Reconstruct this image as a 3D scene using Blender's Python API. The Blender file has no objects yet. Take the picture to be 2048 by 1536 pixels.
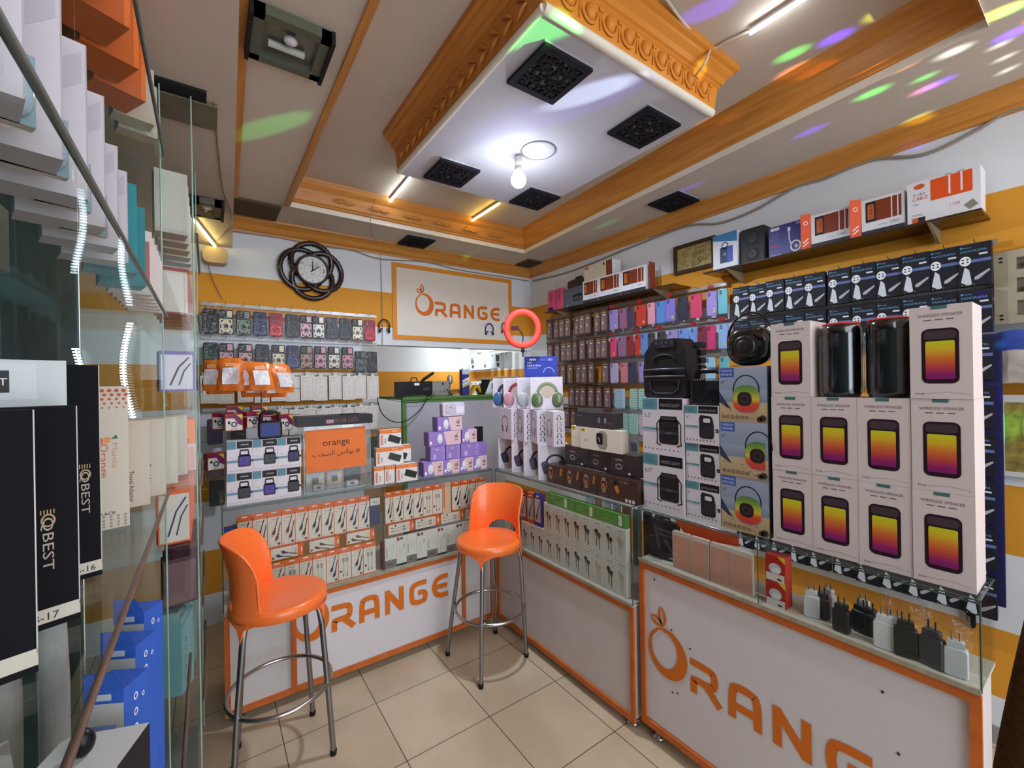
import bpy, math, random
from mathutils import Vector, Matrix
random.seed(7)
SC = bpy.context.scene
COL = SC.collection
# ---------------------------------------------------------------- camera
F = 864.35
YAW, PITCH, ROLL = math.radians(35.148), math.radians(-0.009), math.radians(0.9526)
CAM = Vector((0, 0, 1.55))
_f = Vector((math.sin(YAW)*math.cos(PITCH), math.cos(YAW)*math.cos(PITCH), math.sin(PITCH)))
_r = Vector((math.cos(YAW), -math.sin(YAW), 0)); _d = _f.cross(_r)
RR = _r*math.cos(ROLL) + _d*math.sin(ROLL); DD = -_r*math.sin(ROLL) + _d*math.cos(ROLL); FF = _f
cam = bpy.data.cameras.new('camera'); camo = bpy.data.objects.new('camera', cam); COL.objects.link(camo)
cam.sensor_width = 36; cam.lens = 36*F/2048; cam.clip_start = 0.02
camo.matrix_world = Matrix(((RR.x, -DD.x, -FF.x, CAM.x), (RR.y, -DD.y, -FF.y, CAM.y), (RR.z, -DD.z, -FF.z, CAM.z), (0, 0, 0, 1)))
SC.camera = camo
SC.view_settings.view_transform = 'Standard'; SC.view_settings.look = 'None'
SC.view_settings.gamma = 1; SC.view_settings.use_curve_mapping = False
SC.view_settings.exposure = 1.33
SC.cycles.max_bounces = 7; SC.cycles.diffuse_bounces = 4; SC.cycles.glossy_bounces = 3
SC.cycles.transparent_max_bounces = 24; SC.cycles.caustics_reflective = False; SC.cycles.caustics_refractive = False
SC.cycles.sample_clamp_indirect = 4
def at(px, py, X=None, Y=None, Z=None):
    d = RR*(px-1024) + DD*(py-768) + FF*F
    t = X/d.x if X is not None else Y/d.y if Y is not None else (Z-CAM.z)/d.z
    return CAM + d*t
def ZX(px, py, X): p = at(px, py, X=X); return p.y, p.z
def ZY(px, py, Y): p = at(px, py, Y=Y); return p.x, p.z
# ---------------------------------------------------------------- world and lights
w = bpy.data.worlds.new('world'); SC.world = w; w.use_nodes = True
w.node_tree.nodes['Background'].inputs[0].default_value = (0.76, 0.85, 1.0, 1)
w.node_tree.nodes['Background'].inputs[1].default_value = .95
def area(name, loc, rot, size, power, col, sy=None):
    l = bpy.data.lights.new(name, 'AREA'); l.energy = power; l.color = col; l.size = size
    if sy: l.shape = 'RECTANGLE'; l.size_y = sy
    o = bpy.data.objects.new(name, l); COL.objects.link(o); o.location = loc; o.rotation_euler = rot; return o
def point(name, loc, power, col, r=.03):
    l = bpy.data.lights.new(name, 'POINT'); l.energy = power; l.color = col; l.shadow_soft_size = r
    o = bpy.data.objects.new(name, l); COL.objects.link(o); o.location = loc; return o
area('front_fill', (1.0, -0.9, 2.6), (math.radians(40), 0, 0), 2.6, 15, (.93, .95, 1), 1.2)  # added overhead fill, unseen behind the camera, lifts the general light
area('entrance_fill', (0.9, -2.2, 1.5), (math.radians(90), 0, 0), 2.2, 15, (.84, .92, 1), 1.9)  # upright fill panel added out of view to brighten the room
point('alcove_lamp', tuple(at(930, 705, Y=4.2)+Vector((0, -.06, -.02))), 4.2, (.86, .95, 1), .05)
def spot(name, src, dst, ang, power, col):
    l = bpy.data.lights.new(name, 'SPOT'); l.energy = power*1.7; l.color = col; l.spot_size = math.radians(ang); l.spot_blend = .6; l.shadow_soft_size = .012
    o = bpy.data.objects.new(name, l); COL.objects.link(o); o.location = src
    o.rotation_euler = (Vector(dst)-Vector(src)).to_track_quat('-Z', 'Y').to_euler(); return o
DISCO = Vector((2.25, -.75, 2.05))     # a small party lamp by the shop front, right of the frame
BL, GR, WH, OG, YE, PK = (.12, .03, 1), (.12, 1, .16), (.8, .95, 1), (1, .35, .06), (.9, 1, .1), (1, .3, .8)
for px, py, zz, ang, pw, c in [
    (1420, 18, 2.89, 3.0, 60, BL), (1672, 75, 2.89, 2.3, 90, BL), (1622, 262, 2.71, 2.0, 60, BL), (1380, 375, 2.71, 1.5, 55, BL),
    (1585, 108, 2.89, 2.2, 60, GR), (1550, 195, 2.89, 2.2, 60, GR), (1215, 447, 2.71, 1.2, 50, GR), (1330, 310, 2.8, 1.2, 30, GR),
    (1590, 140, 2.89, 2.6, 60, OG), (1700, 105, 2.89, 2.4, 40, WH), (1440, 245, 2.8, 2.0, 40, WH), (1183, 185, 2.69, 3.2, 35, WH),
    (1360, 140, 2.85, 2.2, 30, YE), (1080, 62, 2.69, 3.0, 60, GR), (1120, 215, 2.69, 6.0, 11, BL), (530, 255, 2.71, 2.0, 90, GR), (1500, 235, 2.8, 1.6, 30, OG),
    (1880, 165, 2.71, 2.2, 50, BL), (1850, 178, 2.71, 2.0, 40, PK), (1850, 155, 2.71, 1.6, 40, GR), (1865, 235, 2.68, 2.2, 30, YE),
    (2030, 65, 2.71, 3, 60, BL), (2000, 90, 2.71, 1.5, 30, WH), (2010, 115, 2.71, 1.5, 30, WH), (2015, 140, 2.71, 1.5, 30, WH), (2020, 20, 2.71, 2.5, 40, GR),
    (1870, 285, 2.6, 2.2, 30, BL), (1820, 20, 2.85, 3.2, 40, YE), (1930, 15, 2.85, 3.2, 60, OG), (1225, 330, 2.8, 2.0, 20, WH), (930, 512, 2.71, 1.3, 60, GR), (975, 300, 2.69, 3, 20, WH)]:
    p = at(px, py, Z=zz)
    if p.x > 2.62: p = at(px, py, X=2.66)
    spot('party_beam', DISCO, p, ang, pw*(4 if zz == 2.69 else 2.5 if px < 600 else 1.4), c)
p = at(2035, 835, X=2.62); spot('party_beam', (2.1, -.1, 1.9), p, 7, 8, GR)
p = at(2002, 798, X=2.62); spot('party_beam', (2.1, -.1, 1.9), p, 3, 10, BL)
p = at(2000, 688, X=2.6); spot('party_beam', (2.1, -.1, 1.9), p, 3, 10, (0, 1, .7))
p = at(1955, 590, X=2.6); spot('party_beam', (2.1, -.1, 2.0), p, 3, 10, BL)
# ---------------------------------------------------------------- materials
def lin(c):
    return tuple(((v/255)/12.92 if v/255 <= .04045 else ((v/255+.055)/1.055)**2.4) for v in c)
MATS = {}
def M(c, rough=.5, metal=0, emit=0, noise=0, bump=0, scale=30, coat=0, alpha=1):
    """procedural principled material; c = sRGB 0-255"""
    k = (tuple(c), rough, metal, emit, noise, bump, scale, coat, alpha)
    if k in MATS: return MATS[k]
    m = bpy.data.materials.new('mat_%d' % len(MATS)); m.use_nodes = True
    nt = m.node_tree; b = nt.nodes['Principled BSDF']; L = lin(c)
    b.inputs['Base Color'].default_value = (*L, 1); b.inputs['Roughness'].default_value = rough; b.inputs['Metallic'].default_value = metal
    b.inputs['Specular IOR Level'].default_value = .5 if (coat or metal) else .28
    if coat: b.inputs['Coat Weight'].default_value = coat; b.inputs['Coat Roughness'].default_value = .08
    if emit: b.inputs['Emission Color'].default_value = (*L, 1); b.inputs['Emission Strength'].default_value = emit
    if alpha < 1: b.inputs['Alpha'].default_value = alpha
    if noise or bump:
        t = nt.nodes.new('ShaderNodeTexCoord'); n = nt.nodes.new('ShaderNodeTexNoise'); n.inputs['Scale'].default_value = scale; n.inputs['Detail'].default_value = 4
        nt.links.new(t.outputs['Object'], n.inputs['Vector'])
        if noise:
            r = nt.nodes.new('ShaderNodeValToRGB'); r.color_ramp.elements[0].position = .3; r.color_ramp.elements[1].position = .7
            r.color_ramp.elements[0].color = (*[v*(1-noise) for v in L], 1); r.color_ramp.elements[1].color = (*[min(1, v*(1+noise*.6)) for v in L], 1)
            nt.links.new(n.outputs['Fac'], r.inputs[0]); nt.links.new(r.outputs[0], b.inputs['Base Color'])
        if bump:
            u = nt.nodes.new('ShaderNodeBump'); u.inputs['Strength'].default_value = bump; u.inputs['Distance'].default_value = .004
            nt.links.new(n.outputs['Fac'], u.inputs['Height']); nt.links.new(u.outputs[0], b.inputs['Normal'])
    MATS[k] = m; return m
def glassmat(name, tint, refl=1.0, rough=.02, bump=0, scale=60, haze=0, hazec=(1, 1, 1)):
    m = bpy.data.materials.new(name); m.use_nodes = True; nt = m.node_tree; nt.nodes.clear()
    o = nt.nodes.new('ShaderNodeOutputMaterial'); t = nt.nodes.new('ShaderNodeBsdfTransparent'); g = nt.nodes.new('ShaderNodeBsdfGlossy')
    x = nt.nodes.new('ShaderNodeMixShader'); fr = nt.nodes.new('ShaderNodeLayerWeight'); pw = nt.nodes.new('ShaderNodeMath'); pw.operation = 'POWER'; pw.inputs[1].default_value = 4
    mu = nt.nodes.new('ShaderNodeMath'); mu.operation = 'MULTIPLY_ADD'; mu.use_clamp = True; mu.inputs[1].default_value = .55*refl; mu.inputs[2].default_value = .035*refl
    t.inputs[0].default_value = (*tint, 1); g.inputs['Roughness'].default_value = rough; g.inputs[0].default_value = (1, 1, 1, 1)
    nt.links.new(fr.outputs['Facing'], pw.inputs[0]); nt.links.new(pw.outputs[0], mu.inputs[0]); nt.links.new(mu.outputs[0], x.inputs[0]); nt.links.new(t.outputs[0], x.inputs[1]); nt.links.new(g.outputs[0], x.inputs[2])
    last = x
    if haze:
        d = nt.nodes.new('ShaderNodeBsdfDiffuse'); d.inputs[0].default_value = (*hazec, 1); y = nt.nodes.new('ShaderNodeMixShader'); y.inputs[0].default_value = haze
        nt.links.new(x.outputs[0], y.inputs[1]); nt.links.new(d.outputs[0], y.inputs[2]); last = y
    nt.links.new(last.outputs[0], o.inputs[0])
    if bump:
        n = nt.nodes.new('ShaderNodeTexNoise'); n.inputs['Scale'].default_value = scale; tc = nt.nodes.new('ShaderNodeTexCoord'); b = nt.nodes.new('ShaderNodeBump')
        b.inputs['Strength'].default_value = bump; b.inputs['Distance'].default_value = .01
        nt.links.new(tc.outputs['Object'], n.inputs[0]); nt.links.new(n.outputs[0], b.inputs['Height']); nt.links.new(b.outputs[0], g.inputs['Normal']); nt.links.new(b.outputs[0], fr.inputs['Normal'])
    return m
GLASS = glassmat('clear_glass', (.97, .985, .975), .45)
GEDGE = M((52, 70, 62), .2, coat=.4)
FILM = glassmat('clear_film', (.98, .98, .99), .7, .06, 1.0, 38, .006)
ACRYL = glassmat('acrylic', (.97, .98, .98), 1.0)
def ramp_mat(name, stops, axis=2, lo=0, hi=1, rough=.4):
    m = bpy.data.materials.new(name); m.use_nodes = True; nt = m.node_tree; b = nt.nodes['Principled BSDF']; b.inputs['Roughness'].default_value = rough
    t = nt.nodes.new('ShaderNodeTexCoord'); s = nt.nodes.new('ShaderNodeSeparateXYZ'); mr = nt.nodes.new('ShaderNodeMapRange'); r = nt.nodes.new('ShaderNodeValToRGB')
    mr.inputs[1].default_value = lo; mr.inputs[2].default_value = hi
    nt.links.new(t.outputs['Object'], s.inputs[0]); nt.links.new(s.outputs[axis], mr.inputs[0]); nt.links.new(mr.outputs[0], r.inputs[0]); nt.links.new(r.outputs[0], b.inputs['Base Color'])
    e = r.color_ramp.elements
    while len(e) < len(stops): e.new(.5)
    for i, (p, c) in enumerate(stops): e[i].position = p; e[i].color = (*lin(c), 1)
    return m
# ---------------------------------------------------------------- mesh builder
TXT = {}
def text_mesh(s):
    if s in TXT: return TXT[s]
    cu = bpy.data.curves.new('t', 'FONT'); cu.body = s; cu.size = 1; cu.resolution_u = 2
    o = bpy.data.objects.new('t', cu); me = bpy.data.meshes.new_from_object(o)
    vs = [v.co.to_2d() for v in me.vertices]; fs = [tuple(p.vertices) for p in me.polygons]
    bpy.data.objects.remove(o); bpy.data.meshes.remove(me); bpy.data.curves.remove(cu)
    TXT[s] = (vs, fs, min([v.x for v in vs] or [0]), max([v.x for v in vs] or [1])); return TXT[s]
I4 = Matrix.Identity(4)
def TR(x=0, y=0, z=0, rx=0, ry=0, rz=0, s=1):
    return Matrix.Translation((x, y, z)) @ Matrix.Rotation(rz, 4, 'Z') @ Matrix.Rotation(ry, 4, 'Y') @ Matrix.Rotation(rx, 4, 'X') @ Matrix.Scale(s, 4)
class G:
    def __init__(s): s.v = []; s.f = []; s.mi = []; s.sm = []; s.mats = []; s.T = I4
    def face(s, pts, m, sm=False):
        b = len(s.v); s.v += [s.T @ Vector(p) for p in pts]; s._f(tuple(range(b, b+len(pts))), m, sm)
    def _f(s, idx, m, sm=False):
        if m not in s.mats: s.mats.append(m)
        s.f.append(idx); s.mi.append(s.mats.index(m)); s.sm.append(sm)
    def grid(s, rows, m, sm=True, cu=False, cv=False):
        b = len(s.v); n = len(rows); k = len(rows[0])
        for r in rows: s.v += [s.T @ Vector(p) for p in r]
        for i in range(n if cv else n-1):
            for j in range(k if cu else k-1):
                a, c = i, (i+1) % n; d, e = j, (j+1) % k
                s._f((b+a*k+d, b+a*k+e, b+c*k+e, b+c*k+d), m, sm)
        return s
    def box(s, a, b, m, front=None):
        x0, y0, z0 = a; x1, y1, z1 = b
        P = [(x0, y0, z0), (x1, y0, z0), (x1, y1, z0), (x0, y1, z0), (x0, y0, z1), (x1, y0, z1), (x1, y1, z1), (x0, y1, z1)]
        for i, q in enumerate([(0, 1, 5, 4), (1, 2, 6, 5), (2, 3, 7, 6), (3, 0, 4, 7), (4, 5, 6, 7), (3, 2, 1, 0)]):
            s.face([P[k] for k in q], front if (front and i == 0) else m)
        return s
    def prism(s, pts, y0, y1, m, side=None):
        """2D outline in (x,z), extruded y0..y1"""
        n = len(pts); s.face([(x, y0, z) for x, z in pts], m); s.face([(x, y1, z) for x, z in reversed(pts)], side or m)
        for i in range(n):
            a, b = pts[i], pts[(i+1) % n]; s.face([(a[0], y0, a[1]), (a[0], y1, a[1]), (b[0], y1, b[1]), (b[0], y0, b[1])], side or m)
        return s
    def rbox(s, a, b, m, r=.01, seg=4, bev=0, front=None):
        """box whose front outline has rounded corners (and a small front bevel)"""
        x0, y0, z0 = a; x1, y1, z1 = b; o = rrect(x0, z0, x1, z1, r, seg)
        if not bev: return s.prism(o, y0, y1, front or m, m)
        i = rrect(x0+bev, z0+bev, x1-bev, z1-bev, max(.001, r-bev), seg)
        s.face([(x, y0, z) for x, z in i], front or m); s.face([(x, y1, z) for x, z in reversed(i)], m)
        rows = [[(x, y0, z) for x, z in i], [(x, y0+bev*.3, z) for x, z in mixo(o, i, .7)], [(x, y0+bev, z) for x, z in o], [(x, y1-bev, z) for x, z in o], [(x, y1, z) for x, z in i]]
        s.grid(rows, m, True, True); return s
    def tube(s, pts, r, m, n=8, closed=False, cap=True):
        pts = [Vector(p) for p in pts]; rows = []; k = len(pts); up = Vector((0, 0, 1))
        for i, p in enumerate(pts):
            t = (pts[(i+1) % k]-pts[i-1]) if closed else (pts[min(i+1, k-1)]-pts[max(i-1, 0)])
            t.normalize(); a = t.cross(up)
            if a.length < .1: a = t.cross(Vector((1, 0, 0)))
            a.normalize(); b = t.cross(a).normalized(); rr = r[i] if isinstance(r, (list, tuple)) else r
            if i and (a.dot(pa) < 0): a, b = -a, -b
            pa = a
            rows.append([p+a*rr*math.cos(2*math.pi*j/n)+b*rr*math.sin(2*math.pi*j/n) for j in range(n)])
        s.grid(rows, m, True, True, closed)
        if cap and not closed: s.face(list(reversed(rows[0])), m); s.face(rows[-1], m)
        return s
    def lathe(s, prof, m, n=24, axis='Z', c=(0, 0, 0)):
        rows = []
        for r, h in prof:
            row = []
            for j in range(n):
                a = 2*math.pi*j/n; x, y = r*math.cos(a), r*math.sin(a)
                row.append((c[0]+x, c[1]+y, c[2]+h) if axis == 'Z' else (c[0]+x, c[1]+h, c[2]+y))
            rows.append(row)
        s.grid(rows, m, True, True); return s
    def ell(s, c, r, m, n=16, k=8):
        rows = []
        for i in range(k+1):
            a = -math.pi/2+math.pi*i/k
            rows.append([(c[0]+r[0]*math.cos(a)*math.cos(2*math.pi*j/n), c[1]+r[1]*math.cos(a)*math.sin(2*math.pi*j/n), c[2]+r[2]*math.sin(a)) for j in range(n)])
        s.grid(rows, m, True, True); return s
    # prints on the local front plane (x, z), y = -layer
    def pol(s, pts, m, l=1): s.face([(x, -.0005*l, z) for x, z in pts], m); return s
    def pr(s, x0, z0, x1, z1, m, l=1): return s.pol([(x0, z0), (x1, z0), (x1, z1), (x0, z1)], m, l)
    def prr(s, x0, z0, x1, z1, r, m, l=1): return s.pol(rrect(x0, z0, x1, z1, r, 4), m, l)
    def pel(s, cx, cz, rx, rz, m, l=1, n=20): return s.pol([(cx+rx*math.cos(2*math.pi*i/n), cz+rz*math.sin(2*math.pi*i/n)) for i in range(n)], m, l)
    def pring(s, cx, cz, rx, rz, w, m, l=1, a0=0, a1=360, n=24):
        for i in range(n):
            a, b = [math.radians(a0+(a1-a0)*(i+q)/n) for q in (0, 1)]
            s.pol([(cx+(rx-w)*math.cos(a), cz+(rz-w)*math.sin(a)), (cx+rx*math.cos(a), cz+rz*math.sin(a)), (cx+rx*math.cos(b), cz+rz*math.sin(b)), (cx+(rx-w)*math.cos(b), cz+(rz-w)*math.sin(b))], m, l)
        return s
    def pline(s, pts, w, m, l=1):
        P = [Vector(p) for p in pts]; n = len(P); L = []; R = []
        for i, p in enumerate(P):
            if i == 0: d = (P[1]-p).normalized(); q = Vector((-d.y, d.x)); k = 1
            elif i == n-1: d = (p-P[i-1]).normalized(); q = Vector((-d.y, d.x)); k = 1
            else:
                d0 = (p-P[i-1]).normalized(); d1 = (P[i+1]-p).normalized(); q = (Vector((-d0.y, d0.x))+Vector((-d1.y, d1.x))).normalized(); k = min(1.9, 1/max(.3, q.dot(Vector((-d0.y, d0.x)))))
            L.append(p+q*w/2*k); R.append(p-q*w/2*k)
        for i in range(n-1): s.pol([R[i], R[i+1], L[i+1], L[i]], m, l)
        return s
    def ptx(s, t, x, z, h, m, l=2, al='l', rot=0, wid=None, it=0):
        vs, fs, lo, hi = text_mesh(t); k = h/.72; kx = k if wid is None else wid/max(1e-6, hi-lo); W = (hi-lo)*kx
        off = {'l': 0, 'c': -W/2, 'r': -W}[al]; ca, sa = math.cos(rot), math.sin(rot); b = len(s.v)
        for v in vs:
            u = (v.x-lo)*kx+off+it*v.y*k; q = v.y*k
            s.v.append(s.T @ Vector((x+u*ca-q*sa, -.0005*l, z+u*sa+q*ca)))
        for f in fs: s._f(tuple(b+i for i in f), m)
        return s
    def mesh(s, name):
        me = bpy.data.meshes.new(name); me.from_pydata([tuple(v) for v in s.v], [], s.f)
        for m in s.mats: me.materials.append(m)
        me.polygons.foreach_set('material_index', s.mi); me.polygons.foreach_set('use_smooth', s.sm); me.update(); return me
    def ob(s, name, parent=None, loc=(0, 0, 0), rz=0, rx=0):
        o = bpy.data.objects.new(name, s.mesh(name)); COL.objects.link(o); o.parent = parent; o.location = loc; o.rotation_euler = (rx, 0, rz); return o
def rrect(x0, z0, x1, z1, r, seg=4):
    o = []
    for cx, cz, a in ((x1-r, z1-r, 0), (x0+r, z1-r, 90), (x0+r, z0+r, 180), (x1-r, z0+r, 270)):
        for i in range(seg+1): t = math.radians(a+90*i/seg); o.append((cx+r*math.cos(t), cz+r*math.sin(t)))
    return o
def mixo(a, b, t): return [(p[0]*t+q[0]*(1-t), p[1]*t+q[1]*(1-t)) for p, q in zip(a, b)]
def tag(o, label, cat, group=None):
    o['label'] = label; o['category'] = cat
    if group: o['group'] = group
    return o
def thing(name, label, cat, loc=(0, 0, 0), rz=0, group=None):
    o = bpy.data.objects.new(name, None); COL.objects.link(o); o.location = loc; o.rotation_euler = (0, 0, rz); o.empty_display_size = .02
    return tag(o, label, cat, group)
def struct(g, name): o = g.ob(name); o['kind'] = 'structure'; return o
def dup(o, loc, rz=None, label=None, scale=None):
    c = o.copy(); COL.objects.link(c); c.location = loc
    if rz is not None: c.rotation_euler = (0, 0, rz)
    if label: c['label'] = label
    if scale: c.scale = scale
    for ch in list(o.children):
        d = ch.copy(); COL.objects.link(d); d.parent = c
        for e in list(ch.children): h = e.copy(); COL.objects.link(h); h.parent = d
    return c
ORD = ['first', 'second', 'third', 'fourth', 'fifth', 'sixth', 'seventh', 'eighth', 'ninth', 'tenth', 'eleventh', 'twelfth', 'thirteenth', 'fourteenth', 'fifteenth', 'sixteenth', 'seventeenth', 'eighteenth', 'nineteenth', 'twentieth']
PI = math.pi; RW = -PI/2     # things on the right wall face -X
BLACK = M((18, 18, 20), .45); INK = M((40, 38, 42), .5); WHITE = M((232, 230, 232), .5); OFFW = M((214, 208, 196), .6)
ORANGE = M((226, 96, 28), .5); TEAL = M((78, 128, 142), .5); CHROME = M((190, 190, 190), .22, 1); STEEL = M((150, 150, 150), .35, 1)
# ---------------------------------------------------------------- structure
def bandmat():
    m = bpy.data.materials.new('striped_wall_paint'); m.use_nodes = True; nt = m.node_tree; b = nt.nodes['Principled BSDF']; b.inputs['Roughness'].default_value = .75
    g = nt.nodes.new('ShaderNodeNewGeometry'); s = nt.nodes.new('ShaderNodeSeparateXYZ'); nt.links.new(g.outputs['Position'], s.inputs[0])
    n = nt.nodes.new('ShaderNodeTexNoise'); n.inputs['Scale'].default_value = 3; n.inputs['Detail'].default_value = 6; nt.links.new(g.outputs['Position'], n.inputs[0])
    a = nt.nodes.new('ShaderNodeMath'); a.operation = 'ADD'; a.inputs[1].default_value = -.2+.61; nt.links.new(s.outputs[2], a.inputs[0])
    d = nt.nodes.new('ShaderNodeMath'); d.operation = 'DIVIDE'; d.inputs[1].default_value = .61; nt.links.new(a.outputs[0], d.inputs[0])
    f = nt.nodes.new('ShaderNodeMath'); f.operation = 'FRACT'; nt.links.new(d.outputs[0], f.inputs[0])
    c = nt.nodes.new('ShaderNodeMath'); c.operation = 'LESS_THAN'; c.inputs[1].default_value = .287/.61; nt.links.new(f.outputs[0], c.inputs[0])
    x = nt.nodes.new('ShaderNodeMix'); x.data_type = 'RGBA'; x.inputs[6].default_value = (*lin((226, 230, 234)), 1); x.inputs[7].default_value = (*lin((222, 152, 40)), 1)
    nt.links.new(c.outputs[0], x.inputs[0])
    y = nt.nodes.new('ShaderNodeMix'); y.data_type = 'RGBA'; y.blend_type = 'MULTIPLY'; y.inputs[0].default_value = .10; nt.links.new(x.outputs[2], y.inputs[6]); nt.links.new(n.outputs[0], y.inputs[7])
    nt.links.new(y.outputs[2], b.inputs['Base Color'])
    n2 = nt.nodes.new('ShaderNodeTexNoise'); n2.inputs['Scale'].default_value = 120; nt.links.new(g.outputs['Position'], n2.inputs[0])
    u = nt.nodes.new('ShaderNodeBump'); u.inputs['Strength'].default_value = .15; u.inputs['Distance'].default_value = .003; nt.links.new(n2.outputs[0], u.inputs['Height']); nt.links.new(u.outputs[0], b.inputs['Normal'])
    return m
def tilemat():
    m = bpy.data.materials.new('beige_floor_tiles'); m.use_nodes = True; nt = m.node_tree; b = nt.nodes['Principled BSDF']; b.inputs['Roughness'].default_value = .28
    g = nt.nodes.new('ShaderNodeNewGeometry'); mp = nt.nodes.new('ShaderNodeMapping'); mp.inputs['Location'].default_value = (-.25, -.115, 0); nt.links.new(g.outputs['Position'], mp.inputs[0])
    br = nt.nodes.new('ShaderNodeTexBrick'); br.offset = 0; br.inputs['Scale'].default_value = 1; br.inputs['Brick Width'].default_value = .402; br.inputs['Row Height'].default_value = .402
    br.inputs['Mortar Size'].default_value = .0022; br.inputs['Mortar Smooth'].default_value = .3
    br.inputs['Color1'].default_value = (*lin((214, 194, 164)), 1); br.inputs['Color2'].default_value = (*lin((206, 186, 156)), 1); br.inputs['Mortar'].default_value = (*lin((70, 58, 46)), 1)
    nt.links.new(mp.outputs[0], br.inputs[0])
    n = nt.nodes.new('ShaderNodeTexNoise'); n.inputs['Scale'].default_value = 2.2; n.inputs['Detail'].default_value = 7; nt.links.new(g.outputs['Position'], n.inputs[0])
    r = nt.nodes.new('ShaderNodeValToRGB'); r.color_ramp.elements[0].position = .35; r.color_ramp.elements[0].color = (.72, .68, .64, 1); r.color_ramp.elements[1].position = .6; r.color_ramp.elements[1].color = (1, 1, 1, 1)
    nt.links.new(n.outputs[0], r.inputs[0])
    x = nt.nodes.new('ShaderNodeMix'); x.data_type = 'RGBA'; x.blend_type = 'MULTIPLY'; x.inputs[0].default_value = .8; nt.links.new(br.outputs[0], x.inputs[6]); nt.links.new(r.outputs[0], x.inputs[7])
    nt.links.new(x.outputs[2], b.inputs['Base Color']); return m
def woodmat(c1, c2, name, sc=(2, 30, 30)):
    m = bpy.data.materials.new(name); m.use_nodes = True; nt = m.node_tree; b = nt.nodes['Principled BSDF']; b.inputs['Roughness'].default_value = .42
    g = nt.nodes.new('ShaderNodeNewGeometry'); mp = nt.nodes.new('ShaderNodeMapping'); mp.inputs['Scale'].default_value = sc; nt.links.new(g.outputs['Position'], mp.inputs[0])
    n = nt.nodes.new('ShaderNodeTexNoise'); n.inputs['Scale'].default_value = 1.5; n.inputs['Detail'].default_value = 8; nt.links.new(mp.outputs[0], n.inputs[0])
    r = nt.nodes.new('ShaderNodeValToRGB'); r.color_ramp.elements[0].position = .35; r.color_ramp.elements[0].color = (*lin(c1), 1); r.color_ramp.elements[1].position = .65; r.color_ramp.elements[1].color = (*lin(c2), 1)
    nt.links.new(n.outputs[0], r.inputs[0]); nt.links.new(r.outputs[0], b.inputs['Base Color']); return m
BAND = bandmat(); TILE = tilemat()
WOODX = woodmat((186, 120, 46), (206, 140, 60), 'orange_wood_along_x'); WOODY = woodmat((186, 120, 46), (206, 140, 60), 'orange_wood_along_y', (30, 2, 30))
CEIL = M((206, 194, 180), .8, noise=.07, bump=.2, scale=2.5); TRIMW = M((226, 220, 204), .6)
XR, YB, ZS = 2.70, 3.48, 2.71
g = G(); g.box((-1.2, -3, -.05), (3.2, 4.8, 0), TILE); struct(g, 'floor')
# right wall runs on into the alcove; back wall has an opening
g = G(); g.box((XR, -3, 0), (XR+.1, 4.8, 3.0), BAND); struct(g, 'wall_right')
g = G()
g.box((-.6, YB, 0), (1.0, YB+.1, 3.0), BAND)                       # left of the opening
g.box((1.0, YB, 1.885), (XR, YB+.1, 3.0), BAND)                      # bulkhead above the opening
struct(g, 'wall_back')
g = G(); g.box((.3, 4.6, 0), (XR, 4.7, 3.0), bandmat()); o = struct(g, 'wall_alcove')
g = G(); g.box((.3, YB+.1, 0), (.4, 4.6, 3.0), M((214, 226, 226), .8)); struct(g, 'wall_alcove_side')
g = G(); g.box((.3, YB+.1, 2.6), (XR, 4.7, 2.7), M((220, 222, 222), .8)); struct(g, 'ceiling_alcove')
g = G(); g.box((-1.2, -3, 0), (-.62, YB+.1, 3.0), M((60, 74, 74), .7, noise=.2, scale=4)); struct(g, 'wall_left')
# ceiling: soffit with tray
TL, TRr, TN, TF = .425, 2.31, .25, 3.06
tp = [(TL, TN), (2.13, TN), (TRr, TF), (TL+.02, TF)]               # tray outline
g = G()
out = [(-.62, -3), (XR, -3), (XR, YB), (-.62, YB)]
for i in range(4):
    a, b, c, d = out[i], out[(i+1) % 4], tp[(i+1) % 4], tp[i]
    g.face([(a[0], a[1], ZS), (d[0], d[1], ZS), (c[0], c[1], ZS), (b[0], b[1], ZS)], CEIL)
g.face([(x, y, 2.89) for x, y in reversed([(TL-.1, TN-.1), (2.3, TN-.1), (2.45, TF+.1), (TL-.1, TF+.1)])], CEIL)
g.box((-.7, -3, 2.96), (XR+.1, YB+.1, 3.0), CEIL)
struct(g, 'ceiling')
# tray sides: white lip, then carved orange band leaning inwards
def sideband(name, a, b, nrm, woodm, carve):
    a = Vector((*a, 0)); b = Vector((*b, 0)); n = Vector((*nrm, 0)); d = (b-a); L = d.length; d.normalize()
    g = G(); Z = Vector((0, 0, 1))
    prof = [(0, 2.705, TRIMW), (0.0, 2.738, TRIMW), (.012, 2.742, woodm), (.012, 2.755, woodm), (.02, 2.76, woodm), (.035, 2.83, woodm), (.06, 2.86, woodm), (.075, 2.89, woodm)]
    for i in range(len(prof)-1):
        (o0, z0, m), (o1, z1, m2) = prof[i], prof[i+1]
        g.face([a+n*o0+Z*z0, b+n*o0+Z*z0, b+n*o1+Z*z1, a+n*o1+Z*z1], m2)
    k = int(L/.3)
    for i in range(k) if carve else []:
        c = a+d*(.2+(L-.4)*(i+.5)/k)+n*.034+Z*2.80
        for j in range(-3, 4):
            ang = j*.42; pts = [c+d*(math.sin(ang)*r)+Z*(math.cos(ang)*r*.55-.02)+n*.004 for r in (.012, .035, .06+.02*abs(j)/3)]
            g.tube(pts, [.004, .009, .002], woodm, 6)
    return struct(g, name)
sideband('trim_1', (TL+.02, TF), (TRr, TF), (0, -1), WOODX, True)
sideband('trim_2', (TRr, TF), (2.13, TN), (-1, 0), WOODY, False)
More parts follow.
